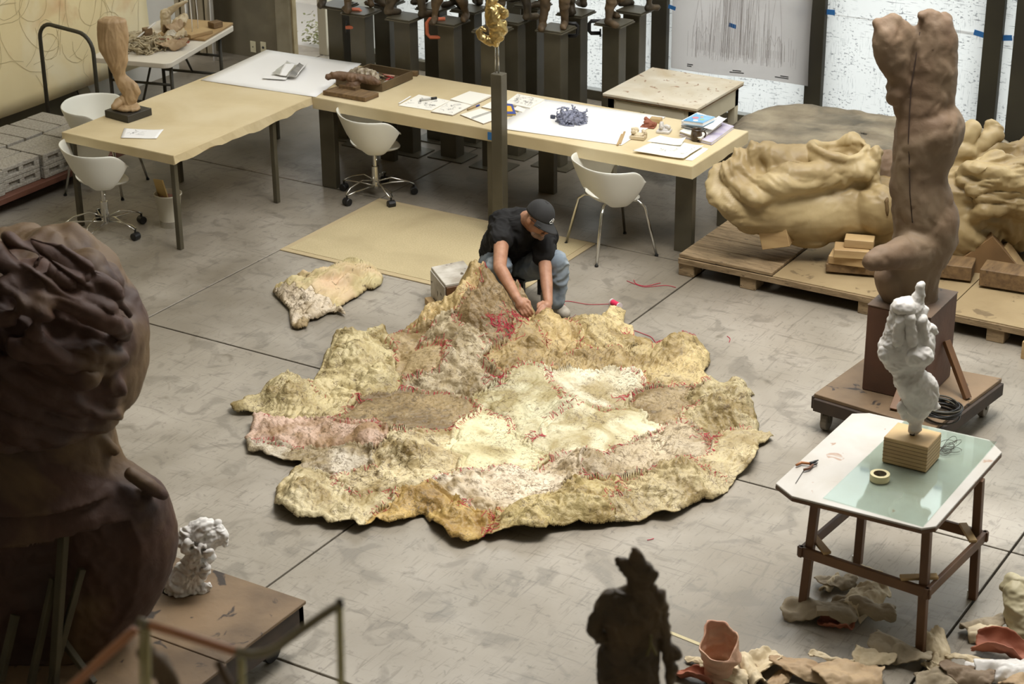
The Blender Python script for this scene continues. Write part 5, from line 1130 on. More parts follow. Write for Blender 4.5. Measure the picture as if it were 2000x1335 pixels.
# ------------------------------------------------------------------ second, rolled cast by the rug
def rolled():
    O = [(533, 573), (541, 560), (541, 553), (556, 553), (582, 548), (590, 548), (577, 533), (590, 531), (612, 534), (640, 529), (668, 524), (700, 522), (706, 525), (735, 527), (748, 536), (745, 546), (730, 556), (718, 566), (700, 580), (680, 590), (664, 602), (672, 612), (676, 617), (660, 612), (640, 613), (622, 624), (604, 627), (600, 640), (583, 644), (570, 640), (566, 620), (566, 607), (550, 590)]
    O = np.array([g(x, y, .05 if y < 560 else .01)[:2] for x, y in O]); st = .008; lo = O.min(0) - .01; hi = O.max(0) + .01
    nx = int((hi[0] - lo[0]) / st) + 1; ny = int((hi[1] - lo[1]) / st) + 1; X, Y = np.meshgrid(lo[0] + st * np.arange(nx), lo[1] + st * np.arange(ny)); P = np.stack([X.ravel(), Y.ravel()], 1)
    A = O; B = np.roll(O, -1, 0); D = B - A; L2 = (D ** 2).sum(1); dist = np.full(len(P), 9.); near = P.copy(); ins = np.zeros(len(P), bool)
    for i in range(len(A)):
        t = np.clip(((P - A[i]) @ D[i]) / L2[i], 0, 1); q = A[i] + t[:, None] * D[i]; d = np.hypot(*(P - q).T); m_ = d < dist; dist[m_] = d[m_]; near[m_] = q[m_]
        c = ((A[i, 1] > P[:, 1]) != (B[i, 1] > P[:, 1])); xx = A[i, 0] + (P[:, 1] - A[i, 1]) * D[i, 0] / D[i, 1]; ins ^= c & (P[:, 0] < xx)
    sd = np.where(ins, dist, -dist); keep = sd > -st * .7; P[sd < st * .4] = near[sd < st * .4]
    ax0 = g(745, 540, .03)[:2]; ax1 = g(560, 600, .03)[:2]; d = (ax1 - ax0); L_ = np.linalg.norm(d); d /= L_; s = (P - ax0) @ d / L_; w = (P - ax0) @ np.array([-d[1], d[0]])
    e = np.clip(sd, 0, 1); P3 = np.c_[P, np.zeros(len(P))]; a = np.stack([s * 3, w / (.25 + s) * 7, 0 * s], 1)
    z = .012 + .20 * (1 - np.exp(-e / .10)) * (1 - .45 * s) + .035 * billow(warp(a, .25, 1.5) * np.array([.6, 1.6, 1]), 3, .6) * np.clip(e / .03, 0, 1) + .006 * billow(warp(P3 * 22, .5, 1), 2) + .02 * np.exp(-((e - .012) / .012) ** 2)
    z = np.maximum(z, .006); idx = np.arange(nx * ny).reshape(ny, nx); q = np.stack([idx[:-1, :-1], idx[:-1, 1:], idx[1:, 1:], idx[1:, :-1]], -1).reshape(-1, 4); q = q[keep[q].all(1)]
    V = np.c_[P, z]; c0 = s[q[:, 0]]; sel = (s[q[:, 0]] + .25 * w[q[:, 0]] > .78)
    root = thing('rolled_latex_cast', 'loosely rolled cream latex cast lying alone between rug and left floor', 'latex cast', (V[:, 0].mean(), V[:, 1].mean(), 0))
    for m_, nm, mm, lb in ((~sel, 'roll', mat('latex_roll', (198, 184, 138), (172, 156, 108), rough=.6, scale=5, bump=.4, bscale=35, bdist=.005, spot=(110, 92, 62), sscale=18, sth=.64, c3=(206, 176, 140), c3scale=3), None), (sel, 'flap', mat('latex_white', (206, 198, 184), (190, 180, 160), rough=.6, scale=7, bump=.4, bscale=35, spot=(120, 104, 80), sscale=22, sth=.62), 'whiter inner flap')):
        qf = q[m_]; u, inv = np.unique(qf, return_inverse=True); obj(nm, (V[u], inv.reshape(-1, 4).tolist()), mm, root, smooth=True, solid=.006, label=lb)
rolled()
# red spool and thread
c = g(1202, 594, .02); t = thing('thread_spool', 'small red thread spool lying on the bare floor', 'spool', c)
a = Vector(g(1196, 590, .024)); b = Vector(g(1209, 597, .024)); obj('thread', G().tube([a, b], .021, 16), mat('crimson', (206, 40, 78), rough=.6), t, smooth=False, bevel=.003)
for p, q in ((a, a.lerp(b, -.12)), (b, b.lerp(a, -.12))): obj('flange', G().tube([p, q], .024, 16), mat('spool_white', (214, 200, 200), rough=.5), t)
def thread_on_floor(pts, label, nm='loose_thread'):
    P_ = [Vector(g(x, y, .004)) for x, y in pts]; out = []
    for i in range(len(P_) - 1):
        for k in range(5):
            s = k / 5; p0 = P_[max(i - 1, 0)]; p1 = P_[i]; p2 = P_[i + 1]; p3 = P_[min(i + 2, len(P_) - 1)]
            out.append(.5 * ((2 * p1) + (p2 - p0) * s + (2 * p0 - 5 * p1 + 4 * p2 - p3) * s * s + (3 * p1 - p0 - 3 * p2 + p3) * s ** 3))
    out.append(P_[-1]); tag(obj(nm, G().tube(out, .0022, 5), M_red, loc=out[0], smooth=True), label, 'thread')
thread_on_floor([(1094, 605), (1104, 598), (1100, 590), (1112, 588), (1150, 594), (1194, 593)], 'red thread running from the spool towards the shoe')
thread_on_floor([(1224, 548), (1245, 556), (1262, 560), (1300, 557), (1320, 561)], 'longer red thread end on the floor right of the chair')
thread_on_floor([(1238, 546), (1243, 554), (1262, 558), (1290, 552)], 'shorter red thread end crossing the longer one')
thread_on_floor([(1420, 656), (1426, 661), (1424, 668)], 'tiny red thread scrap on the floor right of the sheet')
thread_on_floor([(1264, 1054), (1270, 1053), (1277, 1051)], 'tiny red thread scrap below the sheet')
thread_on_floor([(1239, 645), (1258, 652), (1272, 658), (1280, 668)], 'red thread curling off the upper right flap')
# ================================================================== the man
def man():
    t = thing('person', 'man in black t-shirt, black cap and jeans, sitting bent low and stitching the latex', 'person', (-6.55, 10.62, 0))
    D = lambda x, y, d: Vector(ad(x, y, d))
    pel = D(985, 512, 13.62); wa = D(985, 486, 13.55); ch = D(1003, 455, 13.4); nk = D(1027, 428, 13.28); hd = D(1048, 432, 13.12)
    rs = D(982, 436, 13.33); re = D(976, 522, 13.02); rw = D(1010, 582, 12.84)
    ls = D(1062, 462, 13.30); le = D(1066, 536, 13.12); lw_ = D(1071, 592, 13.0)
    rh = D(965, 520, 13.55); rk = D(975, 525, 13.22); ra = D(985, 590, 13.3); lh = D(1010, 520, 13.6); lk = D(1087, 512, 13.22); la = D(1086, 590, 13.42)
    ra.z = max(ra.z, .09); la = Vector(g(1086, 590, .1)); toeL = Vector(g(1103, 612, .035)); toeL0 = toeL
    hl = Vector(g(1080, 596, .05)); rk.z = max(rk.z, .36); raa = Vector((-6.62, 10.42, .09)); toeR = Vector((-6.5, 10.3, .035))
    # head direction
    fwd = (D(1062, 460, 13.0) - D(1040, 400, 13.12)); 
    gg = G()
    gg.ell(pel, (.165, .13, .12), (0, 0, .5)); gg.chain([pel, wa, ch, (rs + ls) / 2 + Vector((0, 0, .01))], [.14, .135, .15, .12], 20)
    gg.chain([rs, ls], [.075, .075]).chain([ch, rs], [.12, .075]).chain([ch, ls], [.12, .075])
    gg.chain([(rs + ls) / 2, nk, hd + Vector((0, 0, -.03))], [.075, .062, .06])
    arms = G()
    for s, e, w, rr_ in ((rs, re, rw, (.06, .048, .043, .03)), (ls, le, lw_, (.058, .046, .042, .029))):
        m1 = s.lerp(e, .5); m2 = e.lerp(w, .3); gg.chain([s, m1, e, m2, w], [rr_[0], rr_[0] - .008, rr_[1] - .004, rr_[2], rr_[3]], 16)
    for h_, k_, a_, f0, f1 in ((rh, rk, raa, raa + Vector((-.03, .03, -.045)), toeR), (lh, lk, la, hl, toeL)):
        gg.chain([h_, h_.lerp(k_, .5), k_, k_.lerp(a_, .3), a_], [.09, .08, .062, .058, .04], 16); gg.chain([a_, f0, f1], [.04, .035, .03], 12)
    # hands: palm and five bent fingers each
    def hand(w, dirv, side, pinch):
        d = dirv.normalized(); lat = d.cross(Vector((RM[2]))).normalized() * side; nrm = lat.cross(d).normalized()
        if nrm.dot(Vector(RM[2])) < 0: nrm = -nrm
        palm = w + d * .05; gg.cone(w, .027, palm, .033, 12); gg.ell(palm, (.04, .04, .022), Matrix([lat, d, nrm]).transposed())
        for k, (o_, L_) in enumerate(((-.03, .072), (-.011, .08), (.009, .076), (.027, .06))):
            r_ = .0095 - .0006 * k; b0 = palm + lat * o_ + d * .028; b1 = b0 + (d * .85 + lat * o_ * 3 - nrm * .25 * pinch).normalized() * L_ * .5; b2 = b1 + (d * .8 - nrm * .9 * pinch - lat * o_ * 4).normalized() * L_ * .3; b3 = b2 + (d * .4 - nrm * 1.1 * pinch).normalized() * L_ * .28
            gg.chain([palm, b0, b1, b2, b3], [.014, r_ + .001, r_, r_ - .0007, r_ - .0015], 10)
        b0 = palm - lat * .034 - d * .018; b1 = b0 - lat * .018 + d * .03 - nrm * .012; b2 = b1 + d * .03 + lat * .012 - nrm * .012 * pinch
        gg.chain([palm - d * .02, b0, b1, b2], [.018, .014, .0115, .0095], 10)
    hand(rw, D(1030, 612, 12.80) - rw, 1, 1.0); hand(lw_, D(1062, 606, 12.9) - lw_, -1, .9)
    # head: skull, jaw, nose, brow, ears
    f = (D(1060, 462, 13.0) - D(1036, 408, 13.1)).normalized()            # crown-to-chin
    cr, cu, cb_ = Vector(RM[0]), Vector(RM[1]), Vector(RM[2])             # bowed head: crown and gaze directions
    up = (cr * .42 + cu * .78 + cb_ * .46).normalized()
    face = cr * .62 - cu * .62 + cb_ * .47; face = (face - up * face.dot(up)).normalized(); side_ = face.cross(up).normalized()
    RMt = Matrix([side_, face, up]).transposed(); hc = D(1052, 427, 13.07)
    H_ = lambda a, b, c: hc + side_ * a + face * b + up * c
    gg.ell(H_(0, -.005, .03), (.073, .093, .085), RMt); gg.ell(H_(0, .025, -.045), (.056, .062, .07), RMt); gg.ell(H_(0, .06, -.095), (.026, .025, .02), RMt)
    gg.cone(H_(0, -.03, -.04), .058, nk, .062)
    gg.chain([H_(0, .088, .0), H_(0, .108, -.028), H_(0, .1, -.04)], [.01, .015, .012], 8); gg.ell(H_(0, .082, .012), (.05, .016, .012), RMt)
    gg.ell(H_(0, .088, -.068), (.022, .012, .006), RMt); gg.ell(H_(0, .086, -.078), (.019, .012, .006), RMt)
    for s in (-1, 1): gg.ell(H_(.074 * s, -.012, -.015), (.009, .02, .033), RMt); gg.ell(H_(.03 * s, .078, -.03), (.02, .015, .02), RMt)
    v, fc = remesh(gg, .0045, 3)
    obj('body', (v, fc), M_skin, t, smooth=True)
    for s in (-1, 1):
        e_ = obj('eye', G().ell(H_(.03 * s, .086, -.002), (.012, .01, .007), RMt, 12, 8), mat('eye_white', (200, 190, 180), rough=.3), t, smooth=True)
        obj('pupil', G().ell(H_(.03 * s, .094, -.004), (.005, .004, .005), RMt, 8, 6), M_black, e_, smooth=True)
    obj('beard', remesh(G().ell(H_(0, .045, -.085), (.05, .045, .035), RMt).ell(H_(0, .085, -.09), (.024, .02, .022), RMt).ell(H_(0, .09, -.056), (.024, .014, .007), RMt), .004, 2), mat('grey_stubble', (150, 124, 106), (120, 100, 88), rough=.9, scale=150), t, smooth=True, label='short grey beard')
    # t-shirt
    sg = G(); sg.ell(pel + Vector((0, 0, .05)), (.175, .15, .12), (0, 0, .5)); sg.chain([pel + Vector((0, 0, .03)), wa, ch, (rs + ls) / 2], [.16, .158, .172, .14], 20)
    sg.chain([ch, rs], [.14, .093]).chain([ch, ls], [.14, .092]).chain([rs, ls], [.09, .09]); sg.chain([(rs + ls) / 2, nk.lerp((rs + ls) / 2, .35)], [.1, .078])
    sg.chain([rs, rs.lerp(re, .38)], [.088, .082]); sg.chain([ls, ls.lerp(le, .5)], [.086, .079])
    def fd(P_, N_): return .012 * ridged(warp(P_ * 5, .8, .8) * np.array([1, 1, 2.2]), 2) - .004
    tees = obj('t_shirt', remesh(sg, .007, 3, fd), mat('black_cotton', (30, 29, 28), (24, 23, 23), rough=.9, scale=6, spec=.3), t, smooth=True)
    # jeans
    jg = G(); jg.ell(pel + Vector((0, 0, -.03)), (.18, .145, .12), (0, 0, .5))
    for h_, k_, a_ in ((rh, rk, raa), (lh, lk, la)): jg.chain([h_, h_.lerp(k_, .5), k_, k_.lerp(a_, .35), a_ + Vector((0, 0, .02))], [.112, .1, .082, .078, .06], 18)
    obj('jeans', remesh(jg, .008, 3, lambda P_, N_: .01 * ridged(warp(P_ * 7, .8, .8), 2) - .003), mat('denim', (128, 138, 146), (92, 102, 112), rough=.9, scale=5, c3=(150, 158, 162), c3scale=6), t, smooth=True, label='faded blue jeans')
    for a_, f0, f1 in ((raa, raa + Vector((-.03, .03, -.045)), toeR), (la, hl, toeL)):
        f0 = f0.copy(); f1 = f1.copy(); f0.z = .045; f1.z = .04; d = (f1 - f0).normalized(); f0 = f1 - d * .2
        sh = obj('shoe', remesh(G().chain([f0 + Vector((0, 0, .02)), f0.lerp(f1, .5) + Vector((0, 0, .012)), f1], [.045, .046, .04], 14).cone(f0 + Vector((0, 0, .03)), .045, f0 + Vector((0, 0, .06)), .045), .006, 2), mat('grey_shoe', (178, 170, 156), (150, 142, 128), rough=.7, scale=20), t, smooth=True)
        obj('sole', remesh(G().chain([f0 - Vector((0, 0, .022)), f1 - Vector((0, 0, .02))], [.022, .022]).chain([f0 - Vector((0, 0, .022)) + d.cross(Vector((0, 0, 1))) * .025, f1 - Vector((0, 0, .02)) + d.cross(Vector((0, 0, 1))) * .022], [.02, .02]).chain([f0 - Vector((0, 0, .022)) - d.cross(Vector((0, 0, 1))) * .025, f1 - Vector((0, 0, .02)) - d.cross(Vector((0, 0, 1))) * .022], [.02, .02]), .005, 1), M_black, sh, smooth=True)
        for k in range(4):
            c = f0.lerp(f1, .35 + .12 * k) + Vector((0, 0, .05 - .002 * k)); w_ = d.cross(Vector((0, 0, 1))).normalized() * .022
            obj('lace', G().tube([c - w_, c + Vector((0, 0, .008)), c + w_], .003, 6), M_paper, sh, smooth=True)
    # cap
    cg = G(); n = 28; v = []; f = []
    rows = 10
    for j in range(rows + 1):
        th = (math.pi / 2) * j / rows
        for i in range(n):
            a = 2 * math.pi * i / n; v.append(H_(.086 * max(math.cos(th * .98), .01) ** .8 * math.cos(a), -.004 + .104 * max(math.cos(th * .98), .01) ** .8 * math.sin(a), .022 + .105 * math.sin(th) ** 1.0))
    for j in range(rows):
        for i in range(n): f.append((j * n + i, j * n + (i + 1) % n, (j + 1) * n + (i + 1) % n, (j + 1) * n + i))
    M_cap = mat('cap_cloth', (44, 43, 42), (36, 35, 34), rough=.9, scale=10)
    cp = obj('cap', (v, f), M_cap, t, smooth=True, solid=.005)
    v = []; f = []
    for j in range(7):
        for i in range(13):
            a = math.radians(28 + 124 * i / 12); r0 = 1 + .75 * j / 6 * max(0, math.sin((a - math.radians(28)) / math.radians(124) * math.pi)) ** .55
            v.append(H_(.086 * math.cos(a) * (1 + .1 * (j / 6)), -.004 + .104 * math.sin(a) * r0, .026 - .028 * (j / 6) - .02 * (math.cos(a)) ** 2 * (j / 6)))
    for j in range(6):
        for i in range(12): f.append((j * 13 + i, j * 13 + i + 1, (j + 1) * 13 + i + 1, (j + 1) * 13 + i))
    obj('brim', (v, f), M_cap, cp, smooth=True, solid=.005); obj('button', G().ell(H_(0, 0, .128), (.008, .008, .005), RMt, 10, 6), M_cap, cp, smooth=True)
    for k in range(6):
        a = 2 * math.pi * k / 6 + .5; obj('seam', G().tube([H_(.087 * max(math.cos(th), .01) ** .8 * math.cos(a), -.004 + .105 * max(math.cos(th), .01) ** .8 * math.sin(a), .022 + .107 * math.sin(th)) for th in np.linspace(0, 1.5, 9)], .0013, 5), M_black, cp, smooth=True)
    eg = G(); fr2 = lambda u, w: H_(u, .102 + .004 - abs(u) * .18, .055 + w)
    for ln in ([(-.018, -.012), (-.01, .012), (0, -.008), (.008, .014), (.018, -.01)], [(-.012, -.018), (.012, -.018)], [(-.005, .016), (.004, .022)]):
        eg.tube([fr2(a, b) for a, b in ln], .0022, 6)
    obj('emblem', eg, M_paper, cp, kind='stuff', label='small white embroidered emblem')
    # glasses
    gl = thing('glasses', None, None, (0, 0, 0)); bpy.data.objects.remove(gl)
    gb = G()
    for s in (-1, 1):
        c = (.032 * s, .108, -.005); gb.tube([H_(c[0] + .022 * math.cos(a), c[1] - .004 * abs(math.cos(a)), c[2] + .017 * math.sin(a)) for a in np.linspace(0, 6.283, 18)], .002, 6)
        gb.tube([H_(.055 * s, .103, 0), H_(.074 * s, .085, .002), H_(.08 * s, -.01, .0), H_(.076 * s, -.03, -.015)], .0024, 6)
    gb.tube([H_(-.011, .11, .0), H_(.011, .11, .0)], .002, 6)
    obj('glasses', gb, M_black, t, smooth=True, label='thin black spectacles')
    return t
man()
# ================================================================== brown clay column on its pedestal
cp = (g(1686, 762, .2) + g(1862, 735, .2)) / 2; cp[2] = 0
t = thing('wheeled_dolly', 'low dark wooden dolly with casters carrying the brown pedestal', 'dolly', (-3.57, 10.2, 0))
P4 = [Vector(g(x, y, .24)) for x, y in ((1590, 768), (1822, 838), (1957, 738), (1700, 690))]
obj('deck', G().prism([(p.x, p.y) for p in P4], .215, .24), M_grime, t, bevel=.003)
for i in range(4):
    a, b = P4[i].copy(), P4[(i + 1) % 4].copy(); a.z = b.z = .175; obj('rail', G().beam(a.lerp(b, .01), b.lerp(a, .01), .04, .08), mat('dark_rail', (64, 50, 38), (48, 38, 30), rough=.7, scale=8), t, bevel=.003)
for i, (u, w) in enumerate(((.08, .08), (.92, .08), (.92, .92), (.08, .92))):
    p = P4[0].lerp(P4[1], u).lerp(P4[3].lerp(P4[2], u), w); p.z = 0
    wl = obj('caster', G().tube([p + Vector((-.02, 0, .055)), p + Vector((.02, 0, .055))], .055, 18), mat('grey_wheel', (120, 112, 100), rough=.6), t, bevel=.004); obj('fork', G().box(p + Vector((-.03, -.02, .055)), p + Vector((.03, .02, .14))), M_steel, wl)
b0 = Vector(g(1740, 775, .24)); 
bl, br, bb = Vector(g(1683, 758, .24)), Vector(g(1800, 795, .24)), Vector(g(1862, 733, .24))
q0 = onplane(1683, 760, g(1683, 758, .24)); 
# pedestal footprint from its three visible bottom corners; top from px heights
A = Vector((-3.80, 10.12)); 
pd = thing('pedestal', 'tall reddish brown painted wooden pedestal with raking struts, on the dolly', 'pedestal', (A.x + .2, A.y + .2, .24))
fx0, fy0 = g(1683, 760, .24)[:2]; fx1 = g(1800, 792, .24)[0]; fy1 = g(1862, 735, .24)[1]
hz_ = None
for zt in np.linspace(.5, 1.6, 300):
    c = RM @ (np.array([fx0, fy0, zt]) - CAM); py = 667.5 - FPX * c[1] / -c[2]
    if py <= 597: hz_ = zt; break
M_ped = mat('pedestal_brown', (94, 62, 46), (76, 50, 38), rough=.65, scale=3, bump=.15, bscale=20, c3=(84, 60, 46), c3scale=4)
gA = G().box((fx0, fy0, .24), (fx1, fy1, hz_)); obj('box', gA, M_ped, pd, bevel=.006)
obj('top', G().box((fx0 - .002, fy0 - .002, hz_), (fx1 + .002, fy1 + .002, hz_ + .006)), mat('pedestal_top', (104, 84, 66), (84, 66, 52), rough=.6, scale=6, spot=(60, 48, 38), sscale=20), pd)
for a, b in (((1848, 665), (1890, 778)), ((1768, 740), (1745, 800))):
    p = Vector(g(b[0], b[1], .245)); ty = np.array([fx1, 0, 0]); q = Vector(gx(a[0], a[1], fx1 + .012)) if a[0] > 1800 else Vector(gy(a[0], a[1], fy0 - .012))
    obj('strut', G().beam(p, q, .045, .03), M_brownwood, pd, bevel=.002)
HZP = hz_ + .006
ctr = np.array([(fx0 + fx1) / 2, (fy0 + fy1) / 2, 0])
gg = sil(G(), [(28, 1795, 1852), (40, 1793, 1860), (70, 1787, 1869), (120, 1775, 1871), (170, 1768, 1868), (215, 1756, 1862), (250, 1747, 1872), (300, 1741, 1868), (340, 1741, 1852), (400, 1742, 1864), (440, 1747, 1868), (480, 1740, 1866), (500, 1735, 1858), (530, 1730, 1838), (560, 1730, 1832), (600, 1733, 1828)], ctr, .8, 60, 32)
Q = lambda x, y, o=0: Vector(onplane(x, y, ctr, o))
gg.chain([Q(1768, 200), Q(1755, 150, -.02), Q(1742, 110, -.03), Q(1737, 80, -.04)], [.06, .07, .1, .1], 20)
gg.chain([Q(1718, 50, -.04), Q(1735, 70, -.04)], [.045, .09]).chain([Q(1760, 60, -.02), Q(1772, 85, 0)], [.06, .07]).chain([Q(1745, 42, -.04), Q(1750, 70, -.03)], [.05, .07]).chain([Q(1772, 78, 0), Q(1785, 200, 0)], [.05, .05]).ell(Q(1708, 84, -.04), (.025, .03, .03))
gg.chain([Q(1745, 170), Q(1752, 188)], [.05, .05]).chain([Q(1770, 180), Q(1764, 215)], [.07, .06]).ell(Q(1750, 185, -.04), (.06, .06, .07))
gg.ell(Q(1832, 255, -.02), (.15, .16, .17)).ell(Q(1830, 445, -.02), (.13, .14, .2))
gg.chain([Q(1830, 470, 0), Q(1780, 490, -.12), Q(1725, 503, -.26), Q(1702, 510, -.3)], [.13, .11, .075, .055], 20)
gg.cone(Q(1740, 540, -.02), .1, Q(1755, 590, -.02), .085)
for x, y in ((1800, 30), (1815, 26), (1828, 30), (1843, 32), (1852, 38), (1730, 38), (1742, 34), (1712, 44), (1765, 52), (1775, 60)): gg.ell(Q(x, y, random.uniform(-.05, .05)), (.03, .04, .03))
def cd_(P_, N_): return .010 * billow(warp(P_ * 2.2, .6, .9), 2) + .008 * billow(warp(P_ * 9, .5, 1) * np.array([1, 1, .3]), 2) + .02 * np.clip((P_[:, 2] - 2.68) * 8, 0, 1) * billow(P_ * 11, 2)
v, f = remesh(gg, .014, 5, cd_); v[:, 2] = np.maximum(v[:, 2], HZP)
t = thing('clay_column', 'tall brown clay torso fragment with broken arm stumps standing on the pedestal', 'sculpture', (ctr[0], ctr[1], HZP))
obj('torso', (v, f), M_clay, t, smooth=True)
sg = G()
for pts in ([(1795, 60), (1783, 110), (1776, 160), (1770, 210), (1768, 260), (1769, 300), (1771, 360), (1773, 420)],):
    P3_ = []
    for x, y in pts:
        p = np.array(Q(x, y)); 
        # find the clay surface in front of this place
        dd = np.abs((v - p) @ HR) + np.abs(v[:, 2] - p[2]); fr = ((v - p) @ HF); k = np.argmin(dd * 3 + fr * .6); P3_.append(v[k] - HF * .002)
    obj('seam_groove', G().tube(P3_, .0035, 6), mat('groove', (56, 40, 30), rough=.9), t, smooth=True, label='dark vertical seam')
# coil of wire on the dolly
c = Vector(g(1838, 812, .245)); t = thing('wire_coil', 'coil of dark wire lying on the right corner of the dolly', 'wire', c)
gg = G(); R3 = random.Random(6)
for k in range(14):
    r = .085 + .035 * R3.random(); z0 = .006 + .07 * R3.random(); ph = R3.uniform(0, 6); tl = R3.uniform(-.15, .15)
    obj('loop', G().tube([c + Vector((r * math.cos(a), r * math.sin(a), z0 + .014 * math.sin(a + ph) + tl * .02)) for a in np.linspace(0, 6.2832, 30)], .005, 6, cap=False), M_black if k % 3 else M_post, t, smooth=True)
# ================================================================== big low stone behind
cs = np.array([-5.2, 13.85, 0])
o_ = [(1440, 242), (1452, 222), (1480, 208), (1530, 203), (1600, 206), (1660, 210), (1700, 218), (1760, 226), (1830, 240), (1900, 238), (1960, 262), (2000, 300), (2010, 380), (1900, 372), (1760, 345), (1640, 315), (1560, 305), (1480, 300), (1448, 278)]
TP = [g(x, y, .55) for x, y in o_[:13]] + [g(x, y, .5) for x, y in o_[13:]]
cen = np.mean(TP, 0); n = len(TP); v = []; f = []
ang = np.array([math.atan2(p[1] - cen[1], p[0] - cen[0]) for p in TP]); rad = np.array([math.hypot(p[1] - cen[1], p[0] - cen[0]) for p in TP]); od = np.argsort(ang); ang, rad = ang[od], rad[od]
M_ = 160; A_ = np.linspace(-math.pi, math.pi, M_, endpoint=False); Rr = np.interp(A_, np.r_[ang[-1] - 6.2832, ang, ang[0] + 6.2832], np.r_[rad[-1], rad, rad[0]])
prof = [(0, .55), (.3, .55), (.6, .55), (.85, .552), (.95, .545), (1.0, .50), (1.05, .42), (1.08, .25), (1.06, .0)]
rings = []
for s in np.r_[np.linspace(.02, .95, 30), [1, 1.03, 1.06, 1.08, 1.09, 1.085, 1.07, 1.05]]:
    rings.append((s, None))
zs = list(np.full(30, .55)) + [.52, .46, .38, .3, .2, .12, .05, 0]
for (s, _), z in zip(rings, zs):
    for a, r in zip(A_, Rr): v.append((cen[0] + r * s * math.cos(a), cen[1] + r * s * math.sin(a), z))
v = np.array(v); v[:, 2] += np.where(v[:, 2] > .02, .018 * fbm(v * 4, 4), 0); sidem = (v[:, 2] < .5) & (v[:, 2] > .01); v[:, :2] += (sidem * .05 * ridged(v * 5, 3))[:, None] * (v[:, :2] - cen[:2]) / np.maximum(np.hypot(*(v[:, :2] - cen[:2]).T), .1)[:, None]
f = [(i * M_ + j, i * M_ + (j + 1) % M_, (i + 1) * M_ + (j + 1) % M_, (i + 1) * M_ + j) for i in range(len(zs) - 1) for j in range(M_)]; f.append(tuple(range(M_)))
tag(obj('stone_slab', (v, f), M_stone, loc=(cen[0], cen[1], 0), smooth=True), 'broad flat topped grey boulder in front of the window wall', 'stone')
# ================================================================== plank platform
t = thing('plank_platform', 'low wide wooden platform of planks and plywood on short feet, carrying the giant cream cast', 'platform', (-4.3, 12.3, 0))
xA, yA = g(1315, 503, .16)[:2]; yB = 12.95; xS = g(1505, 535, .16)[0]
yA = 11.68
n_ = 6; hh = (yB - yA) / n_
M_plank = mat('plank', (150, 128, 96), (118, 98, 70), rough=.8, scale=3, stretch=(2, 12, 8), bump=.3, bscale=10, spot=(88, 72, 50), sscale=9)
for k in range(n_): obj('plank', G().box((xA, yA + hh * k + .003, .135), (xS + random.uniform(-.004, .004), yA + hh * (k + 1) - .003, .16)), M_plank, t, bevel=.003)
for k in range(2): obj('panel', G().box((xS + .006 + 1.25 * k, yA, .125), (xS + 1.25 * (k + 1), yB, .142)), mat('old_ply', (156, 136, 100), (138, 118, 84), rough=.75, scale=2, bump=.15, spot=(110, 92, 64), sscale=7), t, bevel=.002)
obj('front_board', G().box((xA, yA - .012, .09), (xS + 2.5, yA, .134)), M_plank, t, bevel=.003)
for x in (xA + .06, -5.28, -4.4, -3.5): obj('foot', G().box((x - .06, yA + .0, 0), (x + .06, yA + .14, .09)), M_plank, t, bevel=.004)
for x in (xA + .06, -5.28, -4.4, -3.5): obj('foot', G().box((x - .06, yB - .14, 0), (x + .06, yB, .09)), M_plank, t, bevel=.004)
for y in (yA + .01, yB - .05): obj('bearer', G().box((xA, y, .09), (xS + 2.5, y + .04, .125)), M_plank, t)
# ================================================================== giant cream cast lying on blocks
cc = np.array([-4.75, 12.3, 0])
Q = lambda x, y, o=0: Vector(onplane(x, y, cc, o))
gg = G()
# smooth torso
gg.chain([Q(1452, 365), Q(1510, 400), Q(1580, 408), Q(1660, 405), Q(1740, 410), Q(1830, 412), Q(1930, 400, .05)], [.19, .23, .235, .245, .265, .29, .33], 26)
gg.ell(Q(1716, 410, -.2), (.19, .14, .18)).ell(Q(1850, 445, -.1), (.32, .2, .24)).ell(Q(1570, 462, -.02), (.2, .12, .07)).ell(Q(1690, 470, -.05), (.3, .12, .07))
# draped left end and the raised broken arm
gg.chain([Q(1425, 335, 0), Q(1440, 390, -.05), Q(1475, 430, -.08)], [.12, .13, .1], 18).chain([Q(1440, 322, .05), Q(1480, 300, .05), Q(1530, 320, .05), Q(1565, 312, .05)], [.1, .11, .12, .1], 18)
gg.chain([Q(1480, 370, -.14), Q(1540, 352, -.16), Q(1610, 345, -.14), Q(1690, 328, -.1)], [.12, .115, .1, .085], 20)
RC = Q(1638, 290, .0)
for dz, rx, ry, rr_ in ((0, .185, .16, .03), (-.06, .175, .15, .04), (-.13, .16, .13, .055)):
    gg.chain([RC + Vector((0, 0, dz + .025 * math.sin(2 * a_ + 1))) + Vector(HR) * rx * math.cos(a_) + Vector(HF) * ry * math.sin(a_) for a_ in np.linspace(0, 6.2832, 17)], [rr_] * 17, 10)
gg.ell(Q(1712, 300, -.1), (.045, .05, .06)).chain([Q(1712, 310, -.1), Q(1705, 350, -.1)], [.03, .06])
